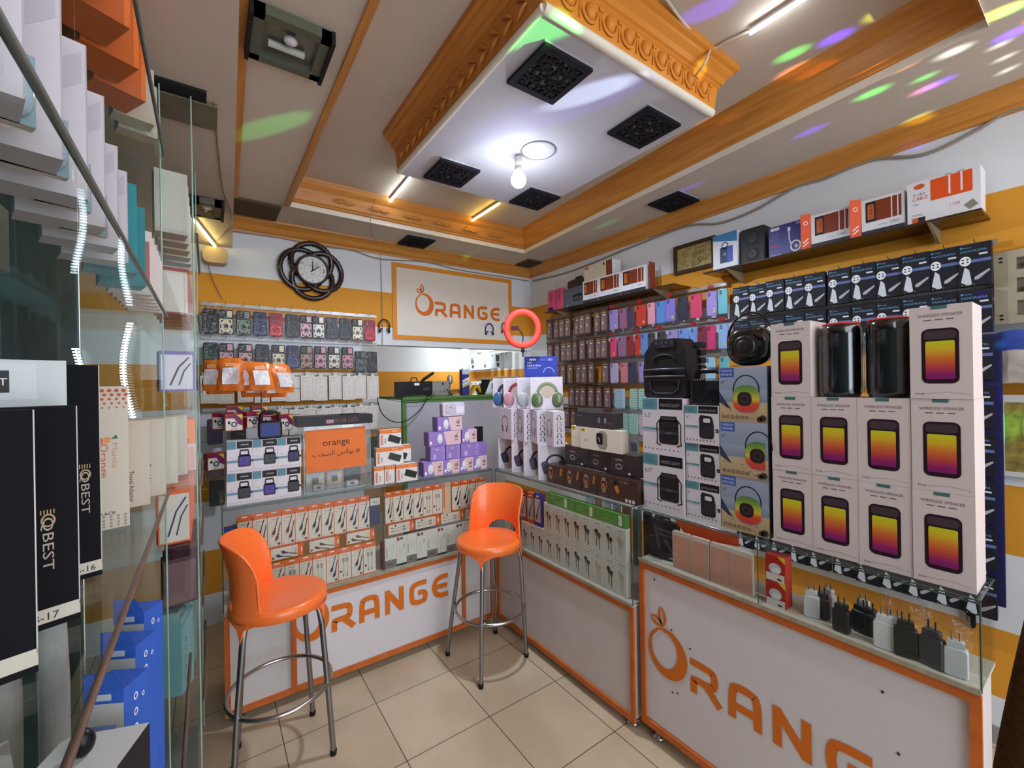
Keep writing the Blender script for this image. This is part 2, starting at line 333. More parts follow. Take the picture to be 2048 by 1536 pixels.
sideband('trim_3', (TL, TN), (TL+.02, TF), (1, 0), WOODY, False)
sideband('trim_4', (2.13, TN), (TL, TN), (0, 1), WOODX, False)
# thin orange bead on the soffit beside the left tray edge
g = G(); g.box((TL-.014, TN, 2.70), (TL+.006, TF, 2.712), WOODY); struct(g, 'trim_5')
# cornices
def cornice(name, a, b, n, m):
    g = G(); a = Vector((*a, 0)); b = Vector((*b, 0)); n = Vector((*n, 0)); Z = Vector((0, 0, 1))
    prof = [(0, 2.618), (.012, 2.618), (.016, 2.632), (.03, 2.645), (.05, 2.672), (.07, 2.69), (.083, 2.695), (.085, 2.71)]
    rows = [[a+n*o+Z*z, b+n*o+Z*z] for o, z in prof]; g.grid(rows, m, False); return struct(g, name)
cornice('trim_6', (.1, YB), (XR, YB), (0, -1), WOODX); cornice('trim_7', (XR, YB), (XR, -3), (-1, 0), WOODY)
# lower slab along the left side
g = G(); s = [(-.62, -3), (.02, -3), (.075, 1.2), (.15, YB), (-.62, YB)]
g.face([(x, y, 2.5) for x, y in reversed(s)], CEIL)
for i in range(1, 3): a, b = s[i], s[i+1]; g.face([(*a, 2.5), (*b, 2.5), (*b, 2.75), (*a, 2.75)], CEIL)
struct(g, 'ceiling_left')
g = G(); g.face([(.02, -3, 2.7), (.045, -3, 2.7), (.112, 1.2, 2.7), (.175, YB, 2.7), (.15, YB, 2.7), (.075, 1.2, 2.7)][::-1], WOODY); struct(g, 'trim_8')
# drop panel
x0, x1, y0, y1 = .86, 1.785, 1.02, 2.24
g = G(); g.box((x0, y0, 2.69), (x1, y1, 2.90), M((196, 196, 204), .7, noise=.04, scale=3)); struct(g, 'ceiling_drop')
g = G(); g.tube([(x0-.004, y0-.004, 2.70), (x1+.004, y0-.004, 2.70)], .017, TRIMW, 10); g.tube([(x0-.004, y0-.004, 2.70), (x0-.004, y1, 2.70)], .014, TRIMW, 10)
struct(g, 'trim_9')
def crown(name, a, b, n, m, ext0=0, ext1=0):
    a = Vector((*a, 0)); b = Vector((*b, 0)); n = Vector((*n, 0)); Z = Vector((0, 0, 1)); d = (b-a).normalized(); g = G()
    prof = [(.0, 2.715), (.012, 2.716), (.014, 2.725), (.022, 2.80), (.03, 2.805), (.03, 2.812), (.04, 2.816), (.046, 2.835), (.066, 2.85), (.07, 2.86), (.085, 2.866), (.088, 2.89)]
    rows = [[a+n*o-d*o*ext0+Z*z, b+n*o+d*o*ext1+Z*z] for o, z in prof]; g.grid(rows, m, False)
    g.face([r[1] for r in rows]+[b+Z*2.89], m)
    g.face([r[0] for r in rows][::-1]+[a+Z*2.89], m); return g
CARV = M((216, 140, 52), .5)
g = crown('x', (x0, y0), (x1, y0), (0, -1), CARV, 1, 1)
n = 9
for i in range(n):                                                   # egg and dart relief
    cx = x0+.04+(x1-x0-.08)*(i+.5)/n; w_ = .026
    g.ell((cx, y0-.02, 2.768), (.021, .018, .027), CARV, 12, 6)
    g.tube([(cx+.037*math.cos(t), y0-.021, 2.778+.046*math.sin(t)) for t in [PI+PI*k/10 for k in range(11)]], .0055, CARV, 6)
    g.tube([(cx+.0495, y0-.02, 2.785), (cx+.0495, y0-.018, 2.73)], [.006, .003], CARV, 6)
    g.box((cx+.040, y0-.028, 2.786), (cx+.059, y0-.015, 2.797), CARV)
struct(g, 'trim_10')
g = crown('x', (x0, y1), (x0, y0), (-1, 0), WOODY, 0, 1)
for i in range(14):
    cy = y0+.06+(y1-y0-.1)*i/14
    for s_ in (-1, 1): g.tube([(x0-.02, cy, 2.76+s_*.004), (x0-.027, cy+.02, 2.76+s_*.02), (x0-.022, cy+.05, 2.76+s_*.03)], [.004, .008, .002], WOODY, 6)
struct(g, 'trim_11')
g = crown('x', (x1, y0), (x1, y1), (1, 0), WOODY, 1, 0); struct(g, 'trim_12')
# skirting on right wall
g = G(); g.box((XR-.012, -3, 0), (XR, YB, .075), M((150, 150, 146), .35, noise=.15, scale=20)); struct(g, 'baseboard_right')
# opening frame + half wall under the opening
g = G(); gw = M((176, 174, 180), .6, noise=.05, scale=4); gr = M((84, 128, 62), .5)
g.box((1.16, YB-.44, 0), (1.19, YB-.41, 1.445), gr); g.box((1.19, YB-.435, 0), (2.05, YB-.41, 1.445), gw)
g.box((1.16, YB-.45, 1.445), (2.35, YB+.1, 1.465), gr); g.box((1.19, YB-.44, 1.425), (2.3, YB-.436, 1.447), gr)
g.box((1.2, YB-.437, .2), (2.04, YB-.435, 1.405), M((182, 180, 188), .5, noise=.05, scale=3))
wb = g.ob('repair_desk'); tag(wb, 'white panelled repair desk with green edging under the wall opening', 'desk')
# ---------------------------------------------------------------- ceiling fittings
def grille_mesh():
    g = G(); dk = M((22, 20, 26), .85); s = .112
    g.box((-s, -s, .014), (s, s, .02), M((160, 156, 164), .9)); g.box((-s, -s, 0), (-s+.024, s, .012), dk); g.box((s-.024, -s, 0), (s, s, .012), dk)
    g.box((-s+.024, -s, 0), (s-.024, -s+.024, .012), dk); g.box((-s+.024, s-.024, 0), (s-.024, s, .012), dk)
    for a in range(4):
        g.T = Matrix.Rotation(a*PI/2, 4, 'Z')
        def sp(cx, cy, r, t0, t1, k=16, w=.0065, shrink=.7):
            p = [(cx+r*(1-shrink*i/k)*math.cos(t0+(t1-t0)*i/k), cy+r*(1-shrink*i/k)*math.sin(t0+(t1-t0)*i/k), .006) for i in range(k+1)]
            g.tube(p, w, dk, 5)
        sp(.035, .035, .026, PI, PI+5.8); sp(.066, .02, .018, 0, 5); sp(.02, .066, .018, PI/2, PI/2-5); sp(.07, .07, .022, PI/2, PI/2+5)
        g.tube([(0, 0, .006), (.03, .012, .006), (.06, 0, .006), (.09, 0, .006)], .005, dk, 5); g.tube([(.008, .008, .006), (.05, .05, .006), (.09, .09, .006)], .0045, dk, 5)
        g.tube([(.045, -.09, .006), (.06, -.045, .006), (.09, -.03, .006)], .005, dk, 5); g.tube([(.02, .09, .006), (.035, .06, .006), (.09, .045, .006)], .004, dk, 5)
    g.T = I4; return g.mesh('grille')
gm = grille_mesh()
def grille(px, py, z, label, sc=1, rz=0, fl=.02):
    p = at(px, py, Z=z); o = bpy.data.objects.new('ceiling_grille', gm); COL.objects.link(o)
    o.location = (p.x, p.y, z-.02+.0*fl); o.scale = (sc, sc, 1); o.rotation_euler = (0, 0, rz)
    return tag(o, label, 'grille', 'black scrollwork grilles on the ceiling')
grille(1098, 145, 2.69, 'largest black scrollwork grille, near front corner of ceiling drop panel')
grille(1287, 252, 2.69, 'black scrollwork grille at right corner of the ceiling drop panel')
grille(903, 343, 2.69, 'black scrollwork grille at left far corner of drop panel')
grille(1069, 395, 2.69, 'black scrollwork grille just behind the hanging white bulb')
grille(1347, 401, ZS, 'black scrollwork grille on soffit above the right wall cornice')
grille(833, 481, ZS, 'black scrollwork grille on soffit above the wall clock and sign')
g = G(); s = .11; g.box((-s, -s, 0), (s, s, .012), M((90, 76, 56), .7)); g.box((-s+.015, -s+.015, -.004), (s-.015, s-.015, 0), M((70, 60, 46), .8, noise=.3, scale=60))
p = at(1058, 524, Z=ZS); tag(g.ob('ceiling_vent', loc=(p.x+.04, p.y+.02, ZS-.013)), 'dull brown square vent in the far ceiling corner', 'vent')
g = G(); g.box((-.13, -.14, 0), (.13, .14, .012), M((92, 76, 54), .7)); g.box((-.115, -.125, -.003), (.115, .125, 0), M((84, 70, 52), .8, noise=.2, scale=40))
p = at(512, 416, Z=ZS); tag(g.ob('ceiling_vent', loc=(p.x, p.y+.01, ZS-.013)), 'brown rectangular vent at left end of the soffit', 'vent')
# bulb
p = at(1037, 357, Z=2.575); B = p
g = G(); g.lathe([(.0, .034), (.012, .034), (.014, .03), (.014, .0), (.0, 0)][::-1], M((205, 205, 210), .4), 16)
t = thing('light_bulb', 'glowing white bulb hanging from the ceiling drop panel', 'light bulb', (B.x, B.y, B.z))
g = G(); g.ell((0, 0, -.008), (.038, .038, .038), M((235, 242, 255), .3, emit=16), 20, 12); g.ob('globe', t)
g = G(); g.lathe([(.0, .022), (.022, .024), (.02, .045), (.014, .06), (0, .06)], M((215, 215, 220), .4), 16); g.ob('base', t)
g = G(); g.lathe([(0, .06), (.018, .06), (.018, .105), (.01, .112), (0, .112)], M((210, 205, 195), .5), 16); g.tube([(0, 0, .11), (.005, .0, 2.69-B.z)], .003, WHITE, 6); g.ob('socket', t)
lb_ = spot('bulb_light', (B.x, B.y, B.z-.05), (B.x, B.y, 0), 176, 18, (.78, .86, 1)); lb_.data.shadow_soft_size = .04; lb_.data.spot_blend = .25; point('bulb_glow', (B.x, B.y, B.z-.07), 1.5, (.74, .82, 1), .04)
g = G(); c = at(1077, 301, Z=2.69); g.tube([(c.x+.085*math.cos(a*PI/24), c.y+.085*math.sin(a*PI/24), 2.689) for a in range(48)], .0025, M((120, 120, 130), .5), 6, closed=True)
g.lathe([(0, 0), (.075, 0), (.08, .004)], M((214, 214, 222), .6), 32, c=(c.x, c.y, 2.684)); tag(g.ob('ceiling_rose'), 'round white ceiling plate behind the hanging bulb', 'ceiling plate')
# LED strips in the tray
def strip(a, b, c, e, label, group=None, n=(0, 0, -1)):
    g = G(); d = (b-a); L = d.length; d.normalize(); s = d.cross(Vector(n)).normalized()
    o = bpy.data.objects.new('led_strip', None)
    t = thing('led_strip', label, 'led strip', tuple((a+b)/2), 0, group)
    h = a-(a+b)/2; k = b-(a+b)/2; nn = Vector(n)
    g.face([h-s*.009, k-s*.009, k+s*.009, h+s*.009], WHITE); g.tube([h+nn*.003, k+nn*.003], .008, WHITE, 6); g.ob('holder', t)
    g = G(); g.tube([h+nn*.012, k+nn*.012], .0075, M(c, .4, emit=e), 8); g.ob('diffuser', t)
    return t
strip(at(820, 352, Z=2.875), at(778, 402, Z=2.875), (240, 250, 255), 10, 'white led strip on tray ceiling left of the centre grilles')
strip(at(998, 404, Z=2.875), at(942, 440, Z=2.875), (255, 214, 90), 9, 'warm yellow led strip on tray ceiling by the carved beam')
strip(at(1500, 60, Z=2.875), at(1612, -12, Z=2.875), (245, 250, 255), 12, 'bright white led strip at top of the photo')
strip(at(388, 436, Z=2.488), at(430, 489, Z=2.488), (255, 236, 150), 8, 'yellow led strip on the low left ceiling slab')
# recessed floodlights
def flood(px, py, z, w, label, rz=0, sx=1):
    p = at(px, py, Z=z); t = thing('floodlight', label, 'floodlight', (p.x, p.y, z-.035), rz)
    fr = M((96, 100, 84), .45, .3); g = G(); a, b = w*sx, w
    for q in [((-a, -b, 0), (-a+.03, b, .03)), ((a-.03, -b, 0), (a, b, .03)), ((-a, -b, 0), (a, -b+.03, .03)), ((-a, b-.03, 0), (a, b, .03))]: g.box(*q, fr)
    g.ob('frame', t); 
    for k_ in ((-a-.012, -a), (a, a+.012)): g = G(); g.box((k_[0], -b, -.01), (k_[1], b, .034), M((26, 22, 22), .6)); g.ob('side_bracket', t)
    g = G(); g.box((-a+.03, -b+.03, .026), (a-.03, b-.03, .03), M((120, 112, 92), .25, .7)); g.tube([(-a+.05, .02, .012), (a-.06, .02, .012)], .012, M((200, 200, 190), .3), 8)
    g.ell((0, -.03, .008), (.022, .02, .012), M((210, 205, 215), .2), 12, 6); g.ob('reflector', t)
    g = G(); g.box((-a+.03, -b+.03, .0), (a-.03, b-.03, .002), GLASS); g.ob('glass_pane', t); return t
flood(578, 78, ZS, .115, 'large grey framed floodlight recessed in the left soffit', 0, .95)
flood(414, 409, 2.5, .11, 'small grey floodlight under the low left ceiling slab', 0, .55)
p = at(390, 185, Z=2.5); g = G(); g.box((-.13, -.03, 0), (.03, .03, .01), M((20, 24, 24), .7)); g.box((-.13, .03, -.004), (.06, .19, .01), M((120, 112, 92), .6, noise=.25, scale=12))
tag(g.ob('ceiling_hatch', loc=(p.x-.0, p.y, 2.49)), 'dark slot with dusty brown hatch panel in low left ceiling', 'hatch')
g = G(); g.rbox((-.09, 0, -.10), (.045, .10, 0), M((176, 152, 112), .4, noise=.2, scale=9), .03, 5)
tag(g.ob('junction_cover', loc=(.075, YB-.105, 2.465)), 'yellowed rounded plastic box under left slab end on wall', 'box')
# cables along the cornices and down the wall
def cable(name, pts, r, m, label, cat='cable', sub=6):
    g = G(); P = [Vector(p) for p in pts]; out = []
    for i in range(len(P)-1):
        p0, p1, p2, p3 = P[max(0, i-1)], P[i], P[i+1], P[min(len(P)-1, i+2)]
        for k in range(sub):
            t = k/sub; out.append(.5*((2*p1)+(p2-p0)*t+(2*p0-5*p1+4*p2-p3)*t*t+(3*p1-p0-3*p2+p3)*t**3))
    out.append(P[-1]); g.tube(out, r, m, 6); return tag(g.ob(name), label, cat)
gc = M((150, 140, 124), .6)
cable('wall_cable', [at(x, y, Y=YB-.01) for x, y in ((466, 463), (560, 476), (640, 492), (705, 501), (760, 518), (850, 524), (920, 540), (1000, 553), (1058, 562))], .005, gc, 'grey cable sagging along the back wall cornice')
cable('wall_cable', [at(x, y, X=XR-.01) for x, y in ((1066, 562), (1140, 543), (1280, 487), (1375, 452), (1440, 446), (1510, 420), (1590, 375), (1650, 357), (1743, 320), (1850, 308), (1950, 262), (2010, 226), (2060, 212))], .007, gc, 'thick grey cable clipped along the right wall cornice')
cable('hanging_wire', [at(800, 345, Z=2.87), at(768, 366, Y=3.0), at(742, 430, Y=2.98), at(745, 470, Y=3.2), at(758, 495, Y=3.46), at(763, 560, Y=3.46), at(765, 640, Y=3.46), at(765, 690, Y=3.46)], .0025, gc, 'thin wire hanging from white led strip down beside the clock', 'wire')
cable('tray_wire', [at(1330, -6, Z=2.88), at(1375, 55, Z=2.88), at(1420, 96, Z=2.88), at(1455, 82, Z=2.88), at(1498, 62, Z=2.88)], .006, M((214, 206, 190), .6), 'white wire running over tray ceiling to bright led strip', 'wire')
cable('tray_wire', [at(1420, 98, Z=2.875), at(1410, 125, Y=.92), at(1388, 155, Y=.99)], .005, M((214, 206, 190), .6), 'white wire dropping over the egg and dart moulding', 'wire')
cable('slab_wire', [at(428, 205, Z=2.492), at(436, 300, Z=2.492), at(446, 380, Z=2.492), at(462, 440, Z=2.492), at(428, 490, Z=2.492), at(416, 520, Z=2.38), at(426, 560, Y=3.46), at(445, 598, Y=3.46)], .003, M((150, 124, 90), .6), 'thin brown wire crossing the low left ceiling slab', 'wire')
# ---------------------------------------------------------------- clock
p = at(624, 541, Y=YB-.03); t = thing('wall_clock', 'dark wall clock framed by interlaced twisted rings', 'clock', (p.x, YB-.002, p.z))
fr = M((44, 26, 24), .35, coat=.3)
for i, (dx, dz, rx) in enumerate(((.0, .062, .138), (-.066, .002, .145), (.005, -.066, .138), (.072, -.006, .14))):
    g = G(); R_ = rx; pts = [(dx+R_*math.cos(a*PI/32), -.022-.010*math.sin(a*PI/16+i*1.6), dz+R_*math.sin(a*PI/32)) for a in range(64)]
    g.tube(pts, [.019+.002*math.sin(a*3) for a in range(64)], fr, 8, closed=True); g.ob('ring', t)
g = G(); g.lathe([(.108, -.005), (.114, -.055), (.106, -.068), (.097, -.06), (.096, -.02)], fr, 40, 'Y'); g.ob('bezel', t)
g = G(); g.T = TR(0, -.05, 0, s=.92); g.lathe([(0, 0), (.106, 0)], M((226, 226, 222), .4), 40, 'Y'); g.pring(0, 0, .062, .062, .0015, INK, 2)
for k in range(1, 13):
    a = PI/2-k*PI/6; g.ptx(str(k), .085*math.cos(a), .085*math.sin(a)-.008, .016, INK, 3, 'c')
g.ptx('AL-HARAMEEN', 0, .026, .009, INK, 3, 'c'); g.ptx('Clock', 0, -.042, .011, INK, 3, 'c'); g.ob('dial', t)
g = G(); g.T = TR(0, -.054, 0, s=.92); g.pol([(-.004, -.012), (.004, -.012), (.0025, .07), (-.0025, .07)], BLACK, 1); g.pol([(-.018, -.016), (-.012, -.022), (.05, .026), (.046, .032)], BLACK, 2); g.pel(0, 0, .006, .006, BLACK, 3)
g.pol([(-.001, 0), (.001, 0), (.034, .052), (.033, .053)], INK, 3); g.ob('hands', t)
# ---------------------------------------------------------------- ORANGE lettering
def logo(g, x, z, sx, h, m, l=1):
    """lettering: x,z = left bottom of the R baseline"""
    def L(i, pts, w=.21):
        nonlocal l
        ox = x+i*.97*sx; l += .35
        for _ in range(2): pts = [pts[0]]+[q for i in range(1, len(pts)-1) for q in (tuple(.3*u+.7*v for u, v in zip(pts[i-1], pts[i])), tuple(.3*u+.7*v for u, v in zip(pts[i+1], pts[i])))]+[pts[-1]]
        g.pline([(ox+a*sx*.92, z+b*h) for a, b in pts], w*h, m, l)
    L(0, [(.1, 0), (.1, .36), (.12, .42), (.6, .42), (.7, .52), (.7, .8), (.6, .9), (0, .9)]); L(0, [(.44, .42), (.56, .3), (.84, 0)], .22)
    L(1, [(.1, 0), (.1, .76), (.2, .9), (.6, .9), (.72, .78), (.72, 0)]); L(1, [(.1, .36), (.72, .36)])
    L(2, [(.1, 0), (.1, .98)]); L(2, [(.08, .92), (.7, .1)], .23); L(2, [(.7, .02), (.7, 1)])
    L(3, [(.8, .9), (.24, .9), (.1, .76), (.1, .24), (.24, .1), (.66, .1), (.74, .2), (.74, .5), (.4, .5)])
    L(4, [(.78, .9), (.1, .9), (.1, .1), (.78, .1)]); L(4, [(.1, .5), (.74, .5)])
    W = sx*1.17; H = h*1.52; cx = x-.07*sx-W/2; cz = z+h*.70; n = 40            # the round fruit shaped O
    for i in range(n):
        q = []
        for k in (i, i+1):
            a = 2*PI*k/n; th = .17+.10*math.cos(a+.7)
            if abs(((a-2.0+PI) % (2*PI))-PI) < .12: th *= .5
            q.append(((cx+W/2*math.cos(a), cz+H/2*math.sin(a)), (cx+W*(.5-th)*math.cos(a), cz+H*(.5-th*.8)*math.sin(a))))
        g.pol([q[0][1], q[0][0], q[1][0], q[1][1]], m, l)
    for ang, ln in ((95, .45), (158, .36)):
        a = math.radians(ang); bx, bz = cx-W*.10, cz+H*.53; u = Vector((math.cos(a), math.sin(a))); v = Vector((-u.y, u.x)); c = Vector((bx, bz)); N = 8
        pts = [c+u*ln*h*1.3*k/N for k in range(N+1)]; wd = [.11*h*math.sin(PI*k/N)**.8 for k in range(N+1)]
        for s_ in (-1, 1):
            for k in range(N): g.pol([pts[k]+v*s_*wd[k]*.45, pts[k+1]+v*s_*wd[k+1]*.45, pts[k+1]+v*s_*(wd[k+1]+.005), pts[k]+v*s_*(wd[k]+.005)][::s_], m, l)
LOGO = M((214, 110, 30), .5)
# sign board on the back wall
sx0, sz0 = ZY(786, 678, YB-.01); sx1, sz1 = ZY(1022, 560, YB-.01)
t = thing('shop_sign', 'white wall sign with orange border and fruit shaped letter', 'sign', (sx0, YB-.012, sz0)); W, H = sx1-sx0, sz1-sz0
g = G(); g.box((0, 0, 0), (W, .011, H), M((222, 214, 200), .5, noise=.04, scale=3)); p = at(869.9, 631.5, Y=YB-.012); p2 = at(999.2, 612, Y=YB-.012)
logo(g, p.x-sx0, p.z-sz0-.002, (p2.x-p.x)/4.62, .127, LOGO); g.ob('board', t)
g = G(); fo = M((220, 140, 40), .5)
for a, b in (((0, -.004, 0), (W, 0, .036)), ((0, -.004, H-.036), (W, 0, H)), ((0, -.004, .036), (.036, 0, H-.036)), ((W-.036, -.004, .036), (W, 0, H-.036))): g.box(a, b, fo)
g.ob('frame', t)
# neckband headphones hanging on the wall
for px, py, c, lb in ((769, 655, (36, 34, 34), 'black neckband earphones hanging left of the shop sign'), (979, 661, (44, 38, 110), 'dark blue neckband earphones hanging on shop sign'), (1011, 658, (120, 60, 70), 'maroon neckband earphones partly behind the glowing ring light')):
    p = at(px, py, Y=YB-.03); t = thing('neckband_earphones', lb, 'earphones', (p.x, YB-.03, p.z), 0, 'neckband earphones by the sign'); m = M(c, .4)
    g = G(); g.tube([(.043*math.cos(a), 0, .055*math.sin(a)+.01) for a in [-.5+(PI+1)*k/20 for k in range(21)]], .0055, m, 8); g.ob('neckband', t)
    for s_ in (-1, 1):
        g = G(); g.ell((s_*.038, 0, -.03), (.011, .012, .014), m, 12, 8); g.tube([(s_*.038, 0, -.02), (s_*.022, -.004, -.012)], .005, m, 6); g.ell((s_*.02, -.004, -.012), (.007, .007, .006), m, 8, 6); g.ob('earbud', t)
# ---------------------------------------------------------------- display counters
CW = M((206, 200, 196), .45, noise=.05, scale=5); CO = M((200, 104, 44), .5, noise=.15, scale=14)
def foot(t, x, y, h=.05):
    g = G(); g.lathe([(0, 0), (.026, 0), (.03, .006), (.026, .014), (.012, .02), (.010, h), (0, h)], CHROME, 16, c=(x, y, 0)); g.ob('foot', t)
def pane(t, nm, a, b, edge=True):
    g = G(); g.box(a, b, GLASS); o = g.ob(nm, t)
    return o
def counter(t, L, D, zg, mulls, logoargs, zb=.055, dividers=(), bulge=0):
    """counter in local coords: x 0..L along the front, y 0..D to the back"""
    # cabinet body
    g = G(); g.box((.008, .012, zb), (L-.008, D, zg-.012), CW)
    if logoargs: g.T = TR(0, .0095, 0); g.box((mulls[0]+.01 if mulls else .02, .0005, zb+.02), (mulls[1]-.01 if mulls else L-.02, .004, zg-.03), M((214, 208, 210), .4)); logo(g, *logoargs, LOGO, 1); g.T = I4
    g.ob('front_panel', t)
    w = .022; g = G(); g.box((0, 0, zb-.01), (L, .012, zb+.016), CO); g.box((0, 0, zg-.034), (L, .012, zg-.006), CO); g.box((0, 0, zb+.016), (w, .012, zg-.034), CO); g.box((L-w, 0, zb+.016), (L, .012, zg-.034), CO)
    for x in mulls: g.box((x-.012, 0, zb+.016), (x+.012, .012, zg-.034), CO)
    g.ob('orange_frame', t)
    g = G(); g.box((0, 0, zg-.006), (L, D, zg+.004), M((190, 186, 172), .5)); g.box((0, -.006, zg-.006), (L, .0, zg+.008), M((160, 150, 130), .5, noise=.2)); g.ob('display_floor', t)
    T = .006
    pane(t, 'front_glass', (0, 0, zg+.004), (L, T, .994)); pane(t, 'top_glass', (0, 0, .994), (L, D, 1.0))
    pane(t, 'side_glass', (0, T, zg+.004), (T, D, .994)); pane(t, 'side_glass', (L-T, T, zg+.004), (L, D, .994))
    for x in dividers: pane(t, 'divider_glass', (x, T+.001, zg+.004), (x+T, D, .994))
    g = G(); e = .0022
    for a, b in (((0, 0, 1.0), (L, 0, 1.0)), ((0, 0, .993), (L, 0, .993)), ((0, 0, zg), (0, 0, 1)), ((L, 0, zg), (L, 0, 1)), ((0, D, 1), (L, D, 1)), ((0, 0, 1), (0, D, 1)), ((L, 0, 1), (L, D, 1))): g.tube([a, b], e, GEDGE, 6)
    for x in dividers: g.tube([(x+T/2, -.001, zg), (x+T/2, -.001, 1)], e*.9, GEDGE, 6)
    g.ob('glass_edges', t)
    for x in (.05, L-.05):
        for y in (.05, D-.05): foot(t, x, y, zb)
cl = thing('display_counter', 'glass topped display counter under the back wall with orange lettering', 'display counter', (.045, 2.37, 0))
pL = at(663.4, 1265.5, Y=2.38); pE = at(897, 1199, Y=2.38)
counter(cl, 1.455, .42, .52, (.285, 1.235), (pL.x-.045, pL.z, (pE.x-pL.x)/4.62, .136), dividers=(.735,))
cm = thing('display_counter', 'corner glass display counter with plain white front panel', 'display counter', (1.512, 2.355, 0), RW)
counter(cm, 1.10, .42, .565, (), None)
cr = thing('display_counter', 'nearest right hand glass counter with large orange lettering', 'display counter', (1.535, 1.236, 0), RW)
q = at(1381, 1381, X=1.545); q2 = at(1627.7, 1534, X=1.545)
counter(cr, 1.026, .19, .775, (), (1.236-q.y, q.z, (q.y-q2.y)/(2.70*1.0), .133), zb=.075, dividers=(.50,))
for px, py in ((1309, 1159), (1343, 1260), (1380, 1298), (1345, 1385), (1355, 1387), (1765, 1384), (1797, 1508), (1354, 1490)):
    q = at(px, py, X=1.543); g = G(); g.T = TR(0, .0085, 0); g.pel(0, 0, .004, .0045, M((60, 54, 50), .8), 1, 8)
    o = g.ob('screw_hole', cr, (1.236-q.y, 0, q.z))
# ---------------------------------------------------------------- bar stools
PL = M((255, 122, 52), .32, coat=.25, noise=.03, scale=60)
def stool(label, cx, cy, bdir, legs, zs=.69, bh=.255):
    t = thing('bar_stool', label, 'stool', (cx, cy, 0), 0, 'orange bar stools'); g = G(); R_ = .182
    g.lathe([(0, zs-.012), (.07, zs-.010), (.13, zs-.004), (.165, zs), (.178, zs-.004), (.184, zs-.014), (.185, zs-.045), (.181, zs-.047), (.177, zs-.02), (.1, zs-.022), (0, zs-.026)], PL, 48)
    bd = math.atan2(bdir[1], bdir[0])
    TH = math.radians(74); HT = math.radians(34); rows_i = []; rows_o = []; n = 40; k = 10
    for i in range(n+1):
        a = -TH+2*TH*i/n; u = abs(a)/TH; top = bh*(1-u**5)**.5 if u < 1 else 0; top = max(top, .0)
        h0 = .055*math.sqrt(max(0, 1-(a/HT)**2)) if abs(a) < HT else -.03
        ri = []; ro = []
        for j in range(k+1):
            z = h0+(top-h0)*(j/k); zz = max(z, 0); r = .176+.03*(zz/.25)**1.4-.012*math.sin(PI*min(1, zz/.25))
            fl = 1-.06*u*zz/.25; th = .0055
            ca, sa = math.cos(bd+a), math.sin(bd+a)
            ri.append(((r-th)*fl*ca, (r-th)*fl*sa, zs+z)); ro.append(((r+th)*ca*fl, (r+th)*sa*fl, zs+z))
        rows_i.append(ri); rows_o.append(ro)
    for i in range(n):
        for j in range(k):
            g.face([rows_i[i][j], rows_i[i][j+1], rows_i[i+1][j+1], rows_i[i+1][j]], PL, True); g.face([rows_o[i][j], rows_o[i+1][j], rows_o[i+1][j+1], rows_o[i][j+1]], PL, True)
    rim = [[(Vector(rows_i[i][k])+Vector(rows_o[i][k]))/2 for i in range(n+1)], [(Vector(rows_i[i][0])+Vector(rows_o[i][0]))/2 for i in range(n+1)]]
    g.tube(rim[0], .0058, PL, 8); g.tube(rim[1], .0056, PL, 8)
    # pointed skirts over the leg tops
    for lx, ly in legs:
        a = math.atan2(ly, lx); pts = []
        for s_ in (-.42, -.2, 0, .2, .42): pts.append((.186*math.cos(a+s_), .186*math.sin(a+s_), zs-.04))
        for s_, d in ((.16, .065), (0.0, .115), (-.16, .065)): pts.append((.184*math.cos(a+s_*.55), .184*math.sin(a+s_*.55), zs-d))
        g.face(pts, PL); g.face([(x*.95, y*.95, z) for x, y, z in reversed(pts)], PL)
        for i in range(len(pts)): p_, q_ = pts[i], pts[(i+1) % len(pts)]; g.face([p_, (p_[0]*.95, p_[1]*.95, p_[2]), (q_[0]*.95, q_[1]*.95, q_[2]), q_], PL)
    o = g.ob('seat_shell', t)
    for lx, ly in legs:
        L = math.hypot(lx, ly); ux, uy = lx/L, ly/L; g = G()
        g.tube([(ux*.10, uy*.10, zs-.035), (ux*.145, uy*.145, zs-.045), (ux*.165, uy*.165, zs-.08), (ux*.175, uy*.175, zs-.14), (ux*(.175+(L-.175)*.5), uy*(.175+(L-.175)*.5), .30), (lx*.985, ly*.985, .06), (lx, ly, .012)], .0115, STEEL, 10)
        lo = g.ob('leg', t); g = G(); g.lathe([(0, 0), (.013, 0), (.014, .02), (.012, .022)], BLACK, 12, c=(lx, ly, 0)); g.ob('rubber_tip', lo)
    g = G(); rr = .195; g.tube([(rr*math.cos(a*PI/24), rr*math.sin(a*PI/24), .30) for a in range(48)], .0085, CHROME, 8, closed=True); g.ob('foot_ring', t)
    return t
stool('orange plastic bar stool with chrome legs at the left, back to the left', .235, 2.06, (-.97, .22), [(.178, -.12), (-.18, -.13), (-.15, .16), (.15, .17)])
stool('orange plastic bar stool with chrome legs in the counter corner', 1.285, 2.075, (.9, .43), [(-.165, -.165), (-.18, .18), (.175, -.10), (.16, .20)])
